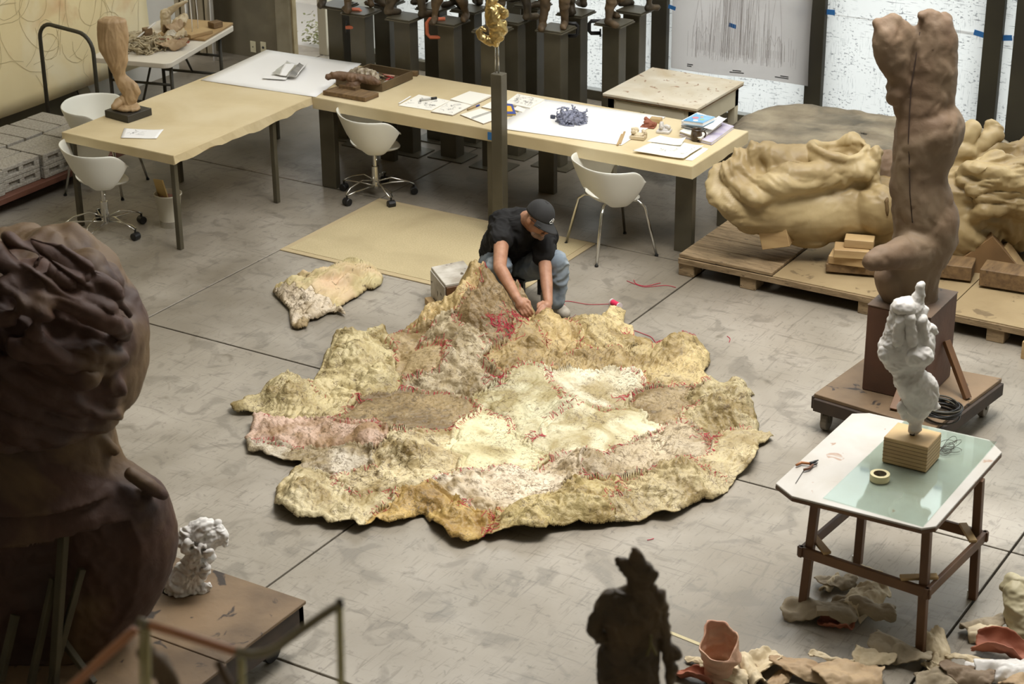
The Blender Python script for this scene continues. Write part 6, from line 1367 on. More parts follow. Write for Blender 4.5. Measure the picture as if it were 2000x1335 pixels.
# right: cloth, curls and fingers
gg.chain([Q(1850, 385, -.05), Q(1920, 365, 0), Q(1990, 365, 0), Q(2060, 370, 0)], [.2, .27, .29, .3], 22)
gg.chain([Q(1862, 335, 0), Q(1878, 305, 0), Q(1886, 275, 0), Q(1900, 252, 0)], [.1, .085, .06, .04]).chain([Q(1888, 300, 0), Q(1915, 282, 0), Q(1940, 258, 0)], [.09, .05, .05]).ell(Q(1945, 253, 0), (.08, .045, .07))
gg.chain([Q(1885, 345, -.2), Q(1915, 325, -.22), Q(1960, 318, -.22), Q(2005, 330, -.2)], [.07, .085, .09, .08], 14).chain([Q(1905, 365, -.28), Q(1950, 345, -.3), Q(2000, 352, -.3)], [.06, .09, .08], 14).chain([Q(1935, 300, 0), Q(1975, 292, 0), Q(2010, 280, 0)], [.07, .08, .09], 14).chain([Q(1900, 430, -.28), Q(1925, 400, -.32), Q(1975, 392, -.3), Q(2010, 410, -.25)], [.05, .08, .1, .1], 14)
gg.chain([Q(1900, 480, -.1), Q(1870, 520, -.1), Q(1890, 545, -.1), Q(1905, 540, -.1)], [.14, .08, .06, .04]).chain([Q(1830, 490, -.05), Q(1880, 475, -.1)], [.12, .18]).chain([Q(1980, 430, 0), Q(1940, 462, 0)], [.18, .14])
def crd(P_, N_):
    w_ = warp(P_ * 1.5, .9, 1.0) * np.array([1.2, 1, 1.9]); a = billow(w_, 3, .5) * 1.5; px_ = (P_ - cc) @ HR
    m_ = np.clip(np.maximum((-.62 - px_) * 5, (px_ - .62) * 5), 0, 1); up_ = np.clip((P_[:, 2] - .62) * 8, 0, 1); m_ = np.clip(m_ + .5 * up_, .1, 1)
    return (.042 * a + .007 * billow(warp(P_ * 8, .7, 1), 2)) * m_ + .004 * fbm(P_ * 5, 2)
v, f = remesh(gg, .013, 5, crd); v[:, 2] = np.maximum(v[:, 2], .2)
t = thing('giant_cast', 'giant cream resin cast of a draped figure fragment lying on wooden blocks', 'sculpture', (cc[0], cc[1], .2))
obj('cast', (v, f), M_cream, t, smooth=True)
def onsurf(x, y):
    p = np.array(Q(x, y)); r_ = ray(x, y); r_ /= np.linalg.norm(r_); w_ = v - CAM; tt = w_ @ r_; dd = np.linalg.norm(w_ - tt[:, None] * r_, axis=1); k = np.argmin(np.where(dd < .03, tt, 99)); return Vector(v[k])
obj('stain', G().tube([onsurf(x, y) for x, y in ((1731, 378), (1736, 388), (1733, 398), (1736, 412), (1735, 428))], [.008, .016, .012, .014, .006], 8), mat('navel_dark', (96, 74, 40), rough=.8), t, smooth=True, label='dark stained navel groove')
p = Q(1733, 402, -.38); obj('navel', remesh(G().chain([Q(1738, 388, -.39), Q(1734, 405, -.4), Q(1735, 425, -.39)], [.014, .016, .012]), .006, 1), mat('navel_dark', (104, 78, 40), rough=.8), t, smooth=True, label='dark stained hollow') if False else None
# support blocks
sb = [(1505, 486, .2, .3, .17, .1, 'slanted pair of wood blocks under the left of the giant cast', (0, -.25, .2)), (1650, 535, .34, .2, .06, 0, 'lowest long wood block of the middle support stack', (0, 0, .3)), (1645, 522, .26, .16, .06, .062, 'second wood block of the middle support stack', (0, 0, .2)),
      (1650, 508, .24, .16, .06, .124, 'third wood block of the middle support stack', (0, 0, .35)), (1665, 490, .2, .12, .06, .186, 'topmost wood block of the middle support stack', (0, 0, .3)), (1845, 545, .3, .2, .1, 0, 'wood block behind the clay column foot', (0, 0, .2))]
for px, py, sx, sy, sz, dz, lab, rot in sb:
    c = g(px, py, .16 + dz); c[1] += .12; c[2] = .16 + dz
    tag(obj('wood_block', G().obox((c[0], c[1], c[2] + sz / 2 + (.02 if rot[1] else 0)), (sx, sy, sz), rot), M_ply if dz else M_wood, loc=c, bevel=.004), lab, 'block')
c = Q(1922, 512, -.25); tag(obj('prop_box', G().obox(c, (.34, .16, .3), (.0, -.72, .45)), mat('ply_dark', (140, 108, 70), (118, 90, 58), rough=.65, scale=3), loc=(c.x, c.y, .2), bevel=.003), 'tilted plywood box propping the right of the giant cast', 'block')
tag(obj('prop_board', G().beam(Q(1962, 478, -.2), Q(2025, 570, -.3), .14, .04), M_ply, loc=Q(2010, 560, -.3), bevel=.003), 'raking board behind the tilted prop box at the right edge', 'board')
c = g(1960, 565, .16); tag(obj('wood_block', G().obox((c[0], c[1] + .1, .22), (.36, .2, .12), (0, 0, .1)), M_wood, loc=(c[0], c[1] + .1, .16), bevel=.004), 'dark block on the platform below the raking board', 'block')
scrap(Q(1972, 466, .1), .09, M_wr, 'crumpled whitish rag behind the tilted prop box', 61, .5, cat='rag', name='rag', bend=1.5)
c = Q(1722, 335, .15); gg = G().ell(c, (.12, .14, .14)).ell(c + Vector((0, 0, -.12)), (.14, .14, .15))
tag(obj('clay_lump', remesh(gg, .012, 3, lambda P_, N_: .02 * ridged(P_ * 6, 3)), M_clay, loc=(c.x, c.y, c.z - .2), smooth=True), 'dark brown clay lump resting between the cream cast and the stone', 'clay lump')
tag(obj('timber_end', G().box(tuple(g(1993, 700, .0) + [0, 0, 0]), tuple(g(1993, 700, .0) + [.5, .3, .12])), M_ply, loc=g(2000, 695, 0), bevel=.003), 'end of a pale timber on the floor at the right edge', 'timber')
# ================================================================== drafting table
TH_ = .72
t = thing('drafting_table', 'white topped drafting table with clipped corners and brown stained legs', 'table', (-2.95, 8.3, 0))
TPx = [(1515, 943), (1547, 968), (1800, 1031), (1828, 1027), (1957, 882), (1932, 858), (1698, 806), (1664, 807)]
TPc = [g(x, y, TH_) for x, y in TPx]
M_top = mat('drawing_top', (184, 180, 173), (168, 162, 153), rough=.4, scale=2.5, spot=(150, 124, 104), sscale=11, sth=.67, coat=.1, c3=(162, 154, 142), c3scale=3)
obj('tabletop', G().prism([(p[0], p[1]) for p in TPc], TH_ - .012, TH_), M_top, t, bevel=.002)
obj('top_edge', G().prism([(p[0], p[1]) for p in TPc], TH_ - .03, TH_ - .0125), M_brownwood, t)
LG = [((1566, 1197), (1574, 965)), ((1797, 1278), (1804, 1030)), ((1900, 1168), (1903, 930)), ((1675, 1100), (1677, 1000))]
LB = [g(*a) for a, b in LG]; LB[3] = np.array([LB[0][0] + .05, LB[2][1] + .1, 0]) if False else LB[3]
LTp = [np.array([LB[i][0], LB[i][1], TH_ - .03]) + (0.0) for i in range(4)]
LTp = [g(1578, 975, TH_ - .03), g(1806, 1022, TH_ - .03), g(1903, 925, TH_ - .03), g(1690, 880, TH_ - .03)]
LTp[0] = np.array([LB[0][0] + .03, LB[0][1] + .03, TH_ - .03]); LTp[1] = np.array([LB[1][0] - .03, LB[1][1] + .03, TH_ - .03]); LTp[2] = np.array([LB[2][0] - .02, LB[2][1] - .02, TH_ - .03]); LTp[3] = np.array([LB[3][0] + .02, LB[3][1] - .02, TH_ - .03])
for a, b in zip(LB, LTp): obj('leg', G().beam(a, b, .042, .042, up=(0, 1, 0)), M_brownwood, t, bevel=.003)
zc = .36
at_ = lambda i, z: Vector(LB[i]).lerp(Vector(LTp[i]), z / (TH_ - .03))
for i, j in ((0, 1), (1, 2), (2, 3), (3, 0)):
    a, b = at_(i, zc), at_(j, zc); d = (b - a).normalized(); sh_ = d.cross(Vector((0, 0, 1))) * .03
    obj('stretcher', G().beam(a - d * .05 + sh_, b + d * .05 + sh_, .022, .055), M_brownwood, t, bevel=.003)
for i, j, k in ((0, 1, 3), (1, 0, 2), (2, 1, 3)):
    a = at_(i, zc + .035); p = a.lerp(at_(j, zc + .035), .18); q = a.lerp(at_(k, zc + .035), .14); so = lambda m1, m2: (at_(m2, zc) - at_(m1, zc)).normalized().cross(Vector((0, 0, 1))) * .03 * (1 if (m2 - m1) % 4 == 1 else -1)
    p = p + so(i, j); q = q + so(i, k); obj('corner_brace', G().beam(p, q, .04, .016), M_ply, t, bevel=.002)
for i in range(4): p = Vector(LB[i]); obj('glide', G().box(p + Vector((-.026, -.022, .0)), p + Vector((-.018, .01, .05))), M_chrome, t)
T2 = TH_ + .001
gl = [g(1607, 973, T2), g(1803, 1029, T2), g(1947, 864, T2), g(1766, 822, T2)]
M_gs = sheer('green_glass', (243, 249, 246))
tag(obj('glass_sheet', G().prism([(p[0], p[1]) for p in gl], T2, T2 + .005), M_gs, loc=(gl[0] + gl[2]) / 2, bevel=.001), 'greenish glass sheet covering the right part of the drafting table', 'glass')
T3 = T2 + .0055
# plywood cube with rod and plaster figure
P4 = [g(x, y, T3 + .115) for x, y in ((1727, 861), (1788, 882), (1837, 853), (1777, 836))]
cb = (P4[0] + P4[2]) / 2; sx = np.linalg.norm(P4[1] - P4[0]) / 2; sy = np.linalg.norm(P4[2] - P4[1]) / 2
t = thing('plaster_torso', 'white plaster torso fragment on a steel rod in a plywood cube, on the glass', 'sculpture', (cb[0], cb[1], T3))
obj('base', G().box((cb[0] - .115, cb[1] - .095, T3), (cb[0] + .115, cb[1] + .095, T3 + .14)), M_ply, t, bevel=.003)
for k in range(6): obj('ply_line', G().box((cb[0] - .1155, cb[1] - .0955, T3 + .018 + .02 * k), (cb[0] + .1155, cb[1] + .0955, T3 + .021 + .02 * k)), M_wood, t)
zt = T3 + .14; cb3 = np.array([cb[0], cb[1], 0])
obj('rod', G().box((cb[0] - .012, cb[1] - .012, zt), (cb[0] + .012, cb[1] + .012, zt + .06)), M_black, t)
rows = [(585, 1752, 1790), (592, 1745, 1800), (608, 1740, 1809), (620, 1735, 1808), (640, 1732, 1818), (660, 1727, 1824), (680, 1719, 1820), (700, 1724, 1815), (715, 1735, 1802), (725, 1742, 1800), (740, 1748, 1820), (760, 1756, 1828), (780, 1765, 1828), (800, 1768, 1816), (820, 1773, 1803), (838, 1778, 1795), (849, 1781, 1788)]
gg = sil(G(), rows, cb3, .62, 50, 26); Q = lambda x, y, o=0: Vector(onplane(x, y, cb3, o))
gg.chain([Q(1785, 600, 0), Q(1797, 572, 0), Q(1798, 558, 0)], [.03, .016, .014]).chain([Q(1820, 640, 0), Q(1826, 648, 0)], [.02, .012]).chain([Q(1764, 795, 0), Q(1768, 808, 0)], [.022, .016]).ell(Q(1730, 690, -.02), (.03, .04, .04)).ell(Q(1765, 600, -.03), (.05, .04, .035)).ell(Q(1785, 690, -.05), (.09, .05, .05)).chain([Q(1760, 625, -.06), Q(1756, 665, -.06)], [.02, .02]).chain([Q(1776, 622, -.07), Q(1782, 668, -.07)], [.02, .02]).chain([Q(1800, 625, -.05), Q(1808, 670, -.05)], [.018, .02]).chain([Q(1815, 745, 0), Q(1824, 790, 0)], [.02, .02])
obj('torso', remesh(gg, .0055, 2, lambda P_, N_: .009 * ridged(warp(P_ * 8, .7, .9), 3) + .003 * ridged(P_ * 32, 2)), M_plaster, t, smooth=True)
c = g(1718, 936, T3); t = thing('masking_tape', 'roll of cream masking tape lying on the glass sheet', 'tape', c)
v = []; f = []; n = 36
for k in range(n):
    a = 2 * math.pi * k / n
    for r, z in ((.032, 0), (.048, 0), (.048, .034), (.032, .034)): v.append((c[0] + r * math.cos(a), c[1] + r * math.sin(a), c[2] + z))
for k in range(n):
    for j in range(4): f.append((k * 4 + j, ((k + 1) % n) * 4 + j, ((k + 1) % n) * 4 + (j + 1) % 4, k * 4 + (j + 1) % 4))
obj('roll', (v, f), mat('tape_cream', (206, 194, 150), rough=.6), t, smooth=False)
v = [(c[0] + (p[0] - c[0]) * .97, c[1] + (p[1] - c[1]) * .97, p[2] + (.0005 if i % 4 > 1 else 0)) for i, p in enumerate(v)]
gI = G()
for k in range(n):
    a = 2 * math.pi * k / n; b = 2 * math.pi * (k + 1) / n; gI.add([(c[0] + .0318 * math.cos(q), c[1] + .0318 * math.sin(q), c[2] + z) for q, z in ((a, .001), (b, .001), (b, .033), (a, .033))], [(0, 1, 2, 3)])
obj('core', gI, mat('tape_core', (120, 96, 70), (150, 140, 120), rough=.7, scale=60), t)
c = Vector(g(1568, 908, T2 + .008)); t = thing('pliers', 'small pliers with brown and orange handles on the white table top', 'tool', c)
obj('handle', G().tube([g(1555, 908, T2 + .012), g(1565, 903, T2 + .012), g(1582, 905, T2 + .012)], [.006, .008, .006], 10), mat('orange_handle', (150, 92, 44), rough=.5), t, smooth=True)
obj('handle', G().tube([g(1570, 917, T2 + .012), g(1580, 914, T2 + .012), g(1588, 907, T2 + .012)], [.006, .008, .006], 10), mat('brown_handle', (96, 58, 34), rough=.5), t, smooth=True)
obj('jaw', G().tube([g(1582, 905, T2 + .012), g(1592, 901, T2 + .011), g(1598, 898, T2 + .01)], [.009, .007, .003], 8), M_black, t, smooth=True); obj('jaw', G().tube([g(1586, 907, T2 + .012), g(1594, 906, T2 + .011), g(1597, 903, T2 + .01)], [.006, .005, .002], 8), M_black, t, smooth=True)
tag(obj('needle', G().tube([g(1554, 943, T2 + .003), g(1571, 916, T2 + .003)], .0018, 5), M_black, loc=g(1562, 930, T2)), 'thin dark needle rod below the pliers', 'needle')
c = g(1855, 880, T3); t = thing('wire_tangle', 'loose thin grey wire loops behind the plywood cube', 'wire', c); R3 = random.Random(8)
for k in range(8):
    q = Vector(c) + Vector((R3.uniform(-.03, .03), R3.uniform(-.03, .03), .0)); r1, r2 = R3.uniform(.02, .055), R3.uniform(.02, .05); ph = R3.uniform(0, 3)
    obj('wire', G().tube([q + Vector((r1 * math.cos(a), r2 * math.sin(a + ph), .004 + .03 * (1 + math.sin(a * 1 + ph)) * (k % 3) / 2)) for a in np.linspace(0, 5.9, 22)], .0014, 5), M_post, t, smooth=True)
# ================================================================== shards and casts on the floor, lower right
CA = [  # px, py, z, size, mat, seed, rz, bend, aspect, flap, tilt, label
 (1600, 1205, 0, .2, M_shellg, 1, .2, 1.2, .7, -1, (0, 0), 'large grey brown latex cast arching under the front left table leg'),
 (1685, 1185, 0, .17, M_shell, 2, 1.4, 1.5, .75, -1, (0, 0), 'beige tubular latex cast with a ragged top behind the grey one'),
 (1690, 1208, 0, .17, M_shellg, 3, .1, 1.3, .55, -1, (.1, 0), 'grey arched latex shell under the middle of the table'),
 (1632, 1225, 0, .1, M_terra, 4, .1, 1.4, .7, 1, (0, 0), 'orange and white upturned latex cup below the table'),
 (1620, 1150, 0, .1, M_shell, 5, 1.5, 1.7, .35, -1, (0, 0), 'pale bony latex strip standing behind the grey cast'),
 (1635, 1145, 0, .12, M_shellg, 6, .7, .6, .6, -1, (0, 0), 'flat grey scrap with square corner beneath the table stretcher'),
 (1700, 1120, 0, .06, M_shell, 7, .1, 1, .6, -1, (0, 0), 'little beige scrap around the rear left table leg'),
 (1420, 1330, 0, .13, M_shell, 8, .3, 1.2, .5, -1, (0, 0), 'cream latex scrap at the foot of the pink boot cast'),
 (1372, 1300, 0, .1, M_shell, 9, .1, 1.6, .35, -1, (0, 0), 'small cream roll left of the pink boot cast'),
 (1355, 1328, 0, .12, M_terra, 10, .1, 1.4, .5, 1, (0, 0), 'upturned shell with red lining left of the pink boot cast'),
 (1485, 1305, 0, .14, M_shell, 11, 1.2, 1.0, .7, 1, (.0, 0), 'open cream bowl-like shell right of the pink boot cast'),
 (1470, 1328, 0, .13, M_shell, 12, 2.4, 1.4, .45, -1, (0, 0), 'cream curled edge in front of the bowl-like shell'),
 (1625, 1298, 0, .12, M_shell, 13, .25, 1.6, .25, -1, (0, 0), 'long cream sliver lying alone below the table'),
 (1580, 1322, 0, .2, M_tan, 14, .2, 1.1, .45, -1, (0, 0), 'tan slab-like cast at the bottom edge below the cream sliver'),
 (1660, 1335, 0, .18, M_tan, 15, .6, .8, .7, -1, (0, 0), 'tan cast with pressed ring at the bottom edge'),
 (1755, 1285, 0, .17, M_shellg, 16, -.1, 1.1, .6, -1, (0, 0), 'olive grey curled cast at the foot of the front table leg'),
 (1705, 1290, 0, .11, M_shell, 17, .3, .8, .8, -1, (0, 0), 'folded cream sheet left of the olive cast'),
 (1728, 1262, 0, .07, mat('red_latex', (136, 46, 34), rough=.5), 18, .3, 1.5, .7, 1, (0, 0), 'small deep red pointed scrap behind the olive cast'),
 (1835, 1285, 0, .18, M_shell, 19, -1.0, .7, .35, -1, (0, .1), 'long pale blade-like shell right of the front table leg'),
 (1825, 1318, 0, .1, M_shell, 20, -.7, 1.5, .5, 1, (0, 0), 'pale curved rim beneath the blade-like shell'),
 (1895, 1302, 0, .14, M_shell, 21, .35, 1.5, .25, -1, (0, 0), 'knobbly cream bone-like strip left of the red bowl'),
 (1965, 1290, 0, .19, M_terra, 22, .1, 1.5, .65, 1, (0, 0), 'big brick red bowl-like cast at the right edge'),
 (1945, 1250, 0, .15, M_shell, 23, .3, 1.2, .6, -1, (0, 0), 'cream folded cast above the red bowl'),
 (1920, 1235, 0, .13, M_shellg, 24, .9, 1.3, .6, -1, (0, 0), 'grey brown scrap left of the green grey hand-like cast'),
 (1890, 1333, 0, .14, M_clay, 25, .3, 1.2, .7, -1, (0, 0), 'dark brown crumpled chunk at the bottom edge'),
 (1840, 1335, 0, .15, M_shellg, 26, .6, 1.0, .6, -1, (0, 0), 'grey flat cast at the bottom edge beside the dark chunk'),
 (1960, 1325, 0, .16, M_plaster, 27, .5, 1.4, .6, -1, (0, 0), 'white knobbly cast in front of the red bowl'),
 (1925, 1318, 0, .1, M_plaster, 28, .1, 1.4, .6, -1, (0, 0), 'small whitish cast between bone strip and white cast'),
 (1995, 1335, 0, .16, M_tan, 29, 1.5, 1.0, .6, -1, (0, 0), 'tan cast in the bottom right corner'),
 (1520, 1333, 0, .09, M_tan, 30, 1.5, 1.0, .6, -1, (0, 0), 'small tan scrap at the bottom edge under the bowl-like shell')]
for px, py, z, s, m, sd, rz, bd_, asp, fl_, tl, lab in CA: scrap(g(px, py, z), s * .92, m, lab, sd, rz, bend=bd_, aspect=asp, flap=fl_, tilt=tl, name='latex_cast', rough=.2)
# pink boot-like cast
c = g(1412, 1325, 0); c0 = np.array([c[0], c[1], 0])
def tubecast(c0, rows, k, m, label, th=.006, seed=1, rough=.016, name='latex_boot', jag=.008):
    rows = sorted(rows); Y = np.linspace(rows[0][0], rows[-1][0], 40); Lx = spl([r[0] for r in rows], [r[1] for r in rows], Y); Rx = spl([r[0] for r in rows], [r[2] for r in rows], Y); v = []; f = []; M2 = 56
    for i in range(40):
        a = onplane(Lx[i], Y[i], c0); b = onplane(Rx[i], Y[i], c0); cc_ = (a + b) / 2; w = np.linalg.norm(b - a) / 2
        for j in range(M2):
            t_ = 2 * math.pi * j / M2; p = cc_ + HR * w * math.cos(t_) + HF * w * k * math.sin(t_); p[2] = cc_[2] + (1 - i / 39) ** 3 * (jag * math.sin(3 * t_ + seed) + jag * .6 * math.sin(7 * t_) + .06 * (math.sin(t_) - .2)); v.append(p)
    v = np.array(v); d = v - np.repeat(v.reshape(40, M2, 3).mean(1), M2, 0); d[:, 2] = 0; d /= np.linalg.norm(d, axis=1)[:, None]; v += d * (rough * ridged(warp(v * 7 + seed, .6, .8), 3))[:, None]; v[:, 2] = np.maximum(v[:, 2], .003)
    for i in range(39):
        for j in range(M2): f.append((i * M2 + j, (i + 1) * M2 + j, (i + 1) * M2 + (j + 1) % M2, i * M2 + (j + 1) % M2))
    return tag(obj(name, (v, f), m, loc=c0, smooth=True, solid=th), label, 'latex cast')
tubecast(c0, [(1246, 1370, 1436), (1262, 1372, 1440), (1280, 1380, 1438), (1300, 1384, 1432), (1320, 1385, 1436), (1345, 1378, 1450)], .75, mat('pink_latex', (204, 164, 138), (186, 148, 122), rough=.55, scale=9, bump=.4, c3=(184, 118, 92), c3scale=5, sub=.1), 'tall pink open-topped boot-like latex cast at the bottom of the photo', seed=2)
c = g(1545, 1298, .006); tag(obj('wood_chip', G().obox((c[0], c[1], .008), (.085, .025, .012), (0, 0, -.15)), M_ply, loc=c, bevel=.002), 'tan wood chip on the floor between bowl shell and sliver', 'wood')
c = g(1606, 1192, .1); tag(obj('paper_block', G().obox((c[0], c[1], .1), (.06, .05, .03), (0, 0, .5)), M_shellg, loc=c, bevel=.002), 'small grey brown block resting on the grey latex cast', 'block')
# green grey hand-like cast at the right edge
c = g(1975, 1245, 0); q = Vector(c); gg = G().chain([q + Vector((.06, .02, .05)), q + Vector((.02, .06, .13)), q + Vector((-.02, .09, .2))], [.07, .08, .06])
for k in range(4): a = q + Vector((-.04 + .03 * k, .1, .2)); gg.chain([a, a + Vector((-.03, .02, .05)), a + Vector((-.05, 0, .02))], [.028, .024, .02])
tag(obj('hand_cast', remesh(gg, .007, 3, lambda P_, N_: .01 * ridged(P_ * 9, 3)), mat('greenish_cast', (176, 166, 134), (158, 148, 116), rough=.6, scale=6), loc=c, smooth=True), 'greenish grey hand-like cast at the right edge', 'latex cast')
# paper tape line on the floor
tag(obj('floor_tape', G().beam(g(1298, 1230, .002), g(1368, 1258, .002), .022, .0015), mat('floor_tape', (176, 164, 128), rough=.8), loc=g(1330, 1244, 0)), 'short tan tape strip stuck on the floor left of the boot cast', 'tape')
# ================================================================== giant dark clay head on its platform, lower left
zd = .3
t = thing('low_platform', 'stained plywood platform on casters under the giant clay head', 'platform', (-5.9, 5.6, 0))
e0 = g(598, 1172, zd); xr_ = e0[0]; yt = e0[1]
obj('plywood_sheet', G().box((xr_ - 1.22, yt - .62, zd - .02), (xr_, yt, zd)), M_grime, t, bevel=.003)
obj('plywood_sheet', G().box((xr_ - 1.22, yt - 1.5, zd - .02), (xr_ + .02, yt - .626, zd)), M_grime, t, bevel=.003)
obj('plywood_sheet', G().box((xr_ - 2.4, yt - 1.5, zd - .02), (xr_ - 1.226, yt, zd)), M_grime, t, bevel=.003)
for a, b in (((xr_ - .05, yt - 1.5, zd - .16), (xr_ - .01, yt - .01, zd - .02)), ((xr_ - 2.4, yt - .05, zd - .16), (xr_ - .01, yt - .01, zd - .02)), ((xr_ - 2.4, yt - 1.5, zd - .16), (xr_ - 2.36, yt - .01, zd - .02)), ((xr_ - 2.4, yt - 1.5, zd - .16), (xr_ - .01, yt - 1.46, zd - .02))):
    obj('rail', G().box(a, b), mat('dark_rail', 0), t, bevel=.003)
for x in (xr_ - .12, xr_ - 2.2):
    for y in (yt - .15, yt - 1.35):
        obj('caster', G().tube([(x - .02, y, .065), (x + .02, y, .065)], .065, 18), M_black, t, bevel=.004); obj('fork', G().box((x - .03, y - .025, .065), (x + .03, y + .025, .15)), M_steel, t)
bc = np.array([-5.75, 5.62, 0]); Q = lambda x, y, o=0: Vector(onplane(x, y, bc, o))
pxm = 3847 / depth([bc[0], bc[1], 1.4]) ; R_ = lambda p: p / pxm
gg = G()
sil(gg, [(478, -60, 60), (486, -130, 130), (498, -190, 185), (522, -230, 222), (555, -260, 246), (590, -270, 262), (618, -270, 280), (640, -270, 289), (690, -265, 289), (730, -255, 287), (765, -240, 274), (795, -215, 252), (818, -180, 230)], bc, .8, 50, 44)
sil(gg, [(780, -90, 215), (820, -95, 222), (860, -100, 228), (900, -120, 235), (940, -160, 262)], bc, .8, 20, 36)
sil(gg, [(868, -140, 232), (890, -200, 240), (910, -260, 254), (932, -320, 284), (952, -370, 312), (968, -390, 328), (985, -400, 334), (1020, -410, 345), (1060, -410, 348), (1100, -400, 342), (1150, -380, 322), (1190, -350, 298), (1230, -310, 265), (1262, -270, 236), (1292, -200, 190)], bc, .42, 46, 44)
gg.chain([Q(255, 925, -.12), Q(290, 948, -.12), Q(318, 966, -.1)], [R_(14), R_(18), R_(12)])
gg.chain([Q(222, 742, -.25), Q(240, 765, -.25)], [R_(16), R_(12)])
for pts, r in (([(-20, 640), (40, 600), (90, 575), (150, 590), (215, 640), (245, 655)], 20), ([(0, 700), (50, 680), (110, 690), (170, 690), (235, 700)], 26), ([(0, 765), (60, 755), (110, 745), (160, 735), (225, 705)], 24), ([(20, 470), (90, 500), (150, 545), (200, 590), (240, 640)], 14), ([(60, 465), (120, 485), (180, 525), (225, 575), (255, 615)], 12), ([(-20, 500), (60, 530), (120, 575), (170, 620)], 18), ([(40, 800), (110, 810), (170, 800), (215, 780)], 18), ([(150, 830), (190, 850), (225, 880)], 14), ([(-30, 560), (30, 560), (80, 600), (70, 650)], 20)):
    P3_ = []
    for x, y in pts:
        rr0 = 270; ddx = (x - 5) / 275; o = -.8 * R_(265) * math.sqrt(max(.03, 1 - ddx * ddx)) * math.sqrt(max(.1, 1 - ((y - 640) / 215) ** 2)); P3_.append(Q(x, y, o))
    gg.chain(P3_, [R_(r * (.55 + .45 * math.sin((i + .7) / len(pts) * 3.0))) for i in range(len(pts))], 12)
def hd_(P_, N_):
    zn = Q(0, 840)[2]; h_ = np.clip((P_[:, 2] - zn) / .15, 0, 1); px_ = (P_ - bc) @ HR; fc_ = np.clip((px_ - R_(232 - 155)) / .05, 0, 1) * 0
    fx = np.clip((px_ - (Q(240, 700) - Vector(bc)).dot(Vector(HR))) / .03, 0, 1) * np.clip((Q(0, 600)[2] - P_[:, 2]) / .04, 0, 1); h_ = h_ * (1 - fx)
    Pw = warp(P_ * 2.6, .9, .8); A_ = P_ @ HR; B_ = P_[:, 2]; sd_ = np.stack([(A_ * .8 - B_ * .6) * 1.1, (A_ * .6 + B_ * .8) * 6, P_ @ HF * 2], 1)
    return h_ * (.026 * billow(Pw, 2) + .034 * billow(warp(sd_, .35, .8), 3, .55)) + (1 - h_) * .006 * billow(P_ * 5, 3)
v, f = remesh(gg, .013, 3, hd_); v[:, 2] = np.maximum(v[:, 2], .302)
hf = (v - bc) @ HF; zc_ = Q(0, 985)[2] + .03 * np.sin(((v - bc) @ HR) * 5); lim = -.19 + .012 * billow(v * 5, 2) + .006 * fbm(v * 16, 2); cut = (v[:, 2] < zc_) & (hf < lim); v[cut] += ((lim - hf)[cut])[:, None] * HF
t = thing('giant_clay_head', 'giant dark reddish brown clay head and shoulders seen from behind, at the left edge', 'sculpture', (bc[0], bc[1], .3)); obj('head', (v, f), M_clayd, t, smooth=True)
for a, b, w in (((125, 1030), (105, 1335), .08), ((105, 1130), (60, 1335), .05), ((160, 1110), (100, 1340), .05), ((115, 1240), (185, 1340), .05), ((30, 1200), (0, 1330), .06)):
    q = Q(b[0], b[1], -.34); q.z = max(q.z, .3); obj('wooden_prop', G().beam(Q(a[0], a[1], -.23), q, w * .6, .03), mat('prop_wood', (80, 72, 50), (62, 55, 38), rough=.7, scale=4), t, bevel=.003)
obj('armature_post', G().box(tuple(Q(85, 1300, .05) - Vector((.05, .05, 0)))[:2] + (.3,), tuple(Q(85, 1300, .05) + Vector((.05, .05, 0)))[:2] + (1.0,)), M_steel, t)
# white plaster ornament on the platform
oc = g(372, 1150, zd); oc[2] = 0; Q = lambda x, y, o=0: Vector(onplane(x, y, oc, o))
gg = G().chain([Q(335, 1170), Q(355, 1140), Q(380, 1110), Q(390, 1080)], [.05, .08, .07, .06], 16).chain([Q(360, 1150, 0), Q(395, 1150, -.02), Q(408, 1143, -.02)], [.05, .035, .018]).chain([Q(392, 1060), Q(410, 1045), Q(430, 1045)], [.07, .06, .04]).chain([Q(365, 1050), Q(380, 1045), Q(400, 1035)], [.05, .06, .06])
gg.ell(Q(425, 1030), (.03, .03, .03)).ell(Q(436, 1052), (.03, .03, .035)).ell(Q(408, 1030), (.04, .04, .03)).chain([Q(325, 1185), Q(318, 1180)], [.03, .02]).chain([Q(340, 1165, 0), Q(322, 1178, 0)], [.04, .03])
for x, y in ((372, 1070), (398, 1075), (380, 1095), (395, 1110)): gg.chain([Q(x + 9 * math.cos(a), y + 9 * math.sin(a), -.08) for a in np.linspace(0, 5, 8)], [.013] * 8, 8)
v, f = remesh(gg, .005, 1, lambda P_, N_: .016 * (np.abs(fbm(warp(P_ * 11, 1.0, .8), 2)) * 2 - .5) + .004 * ridged(P_ * 30, 2)); v[:, 2] = np.maximum(v[:, 2], zd + .002)
tag(obj('plaster_ornament', (v, f), M_plaster, loc=(oc[0], oc[1], zd), smooth=True), 'curly white plaster ornament on the platform behind the clay head', 'sculpture')
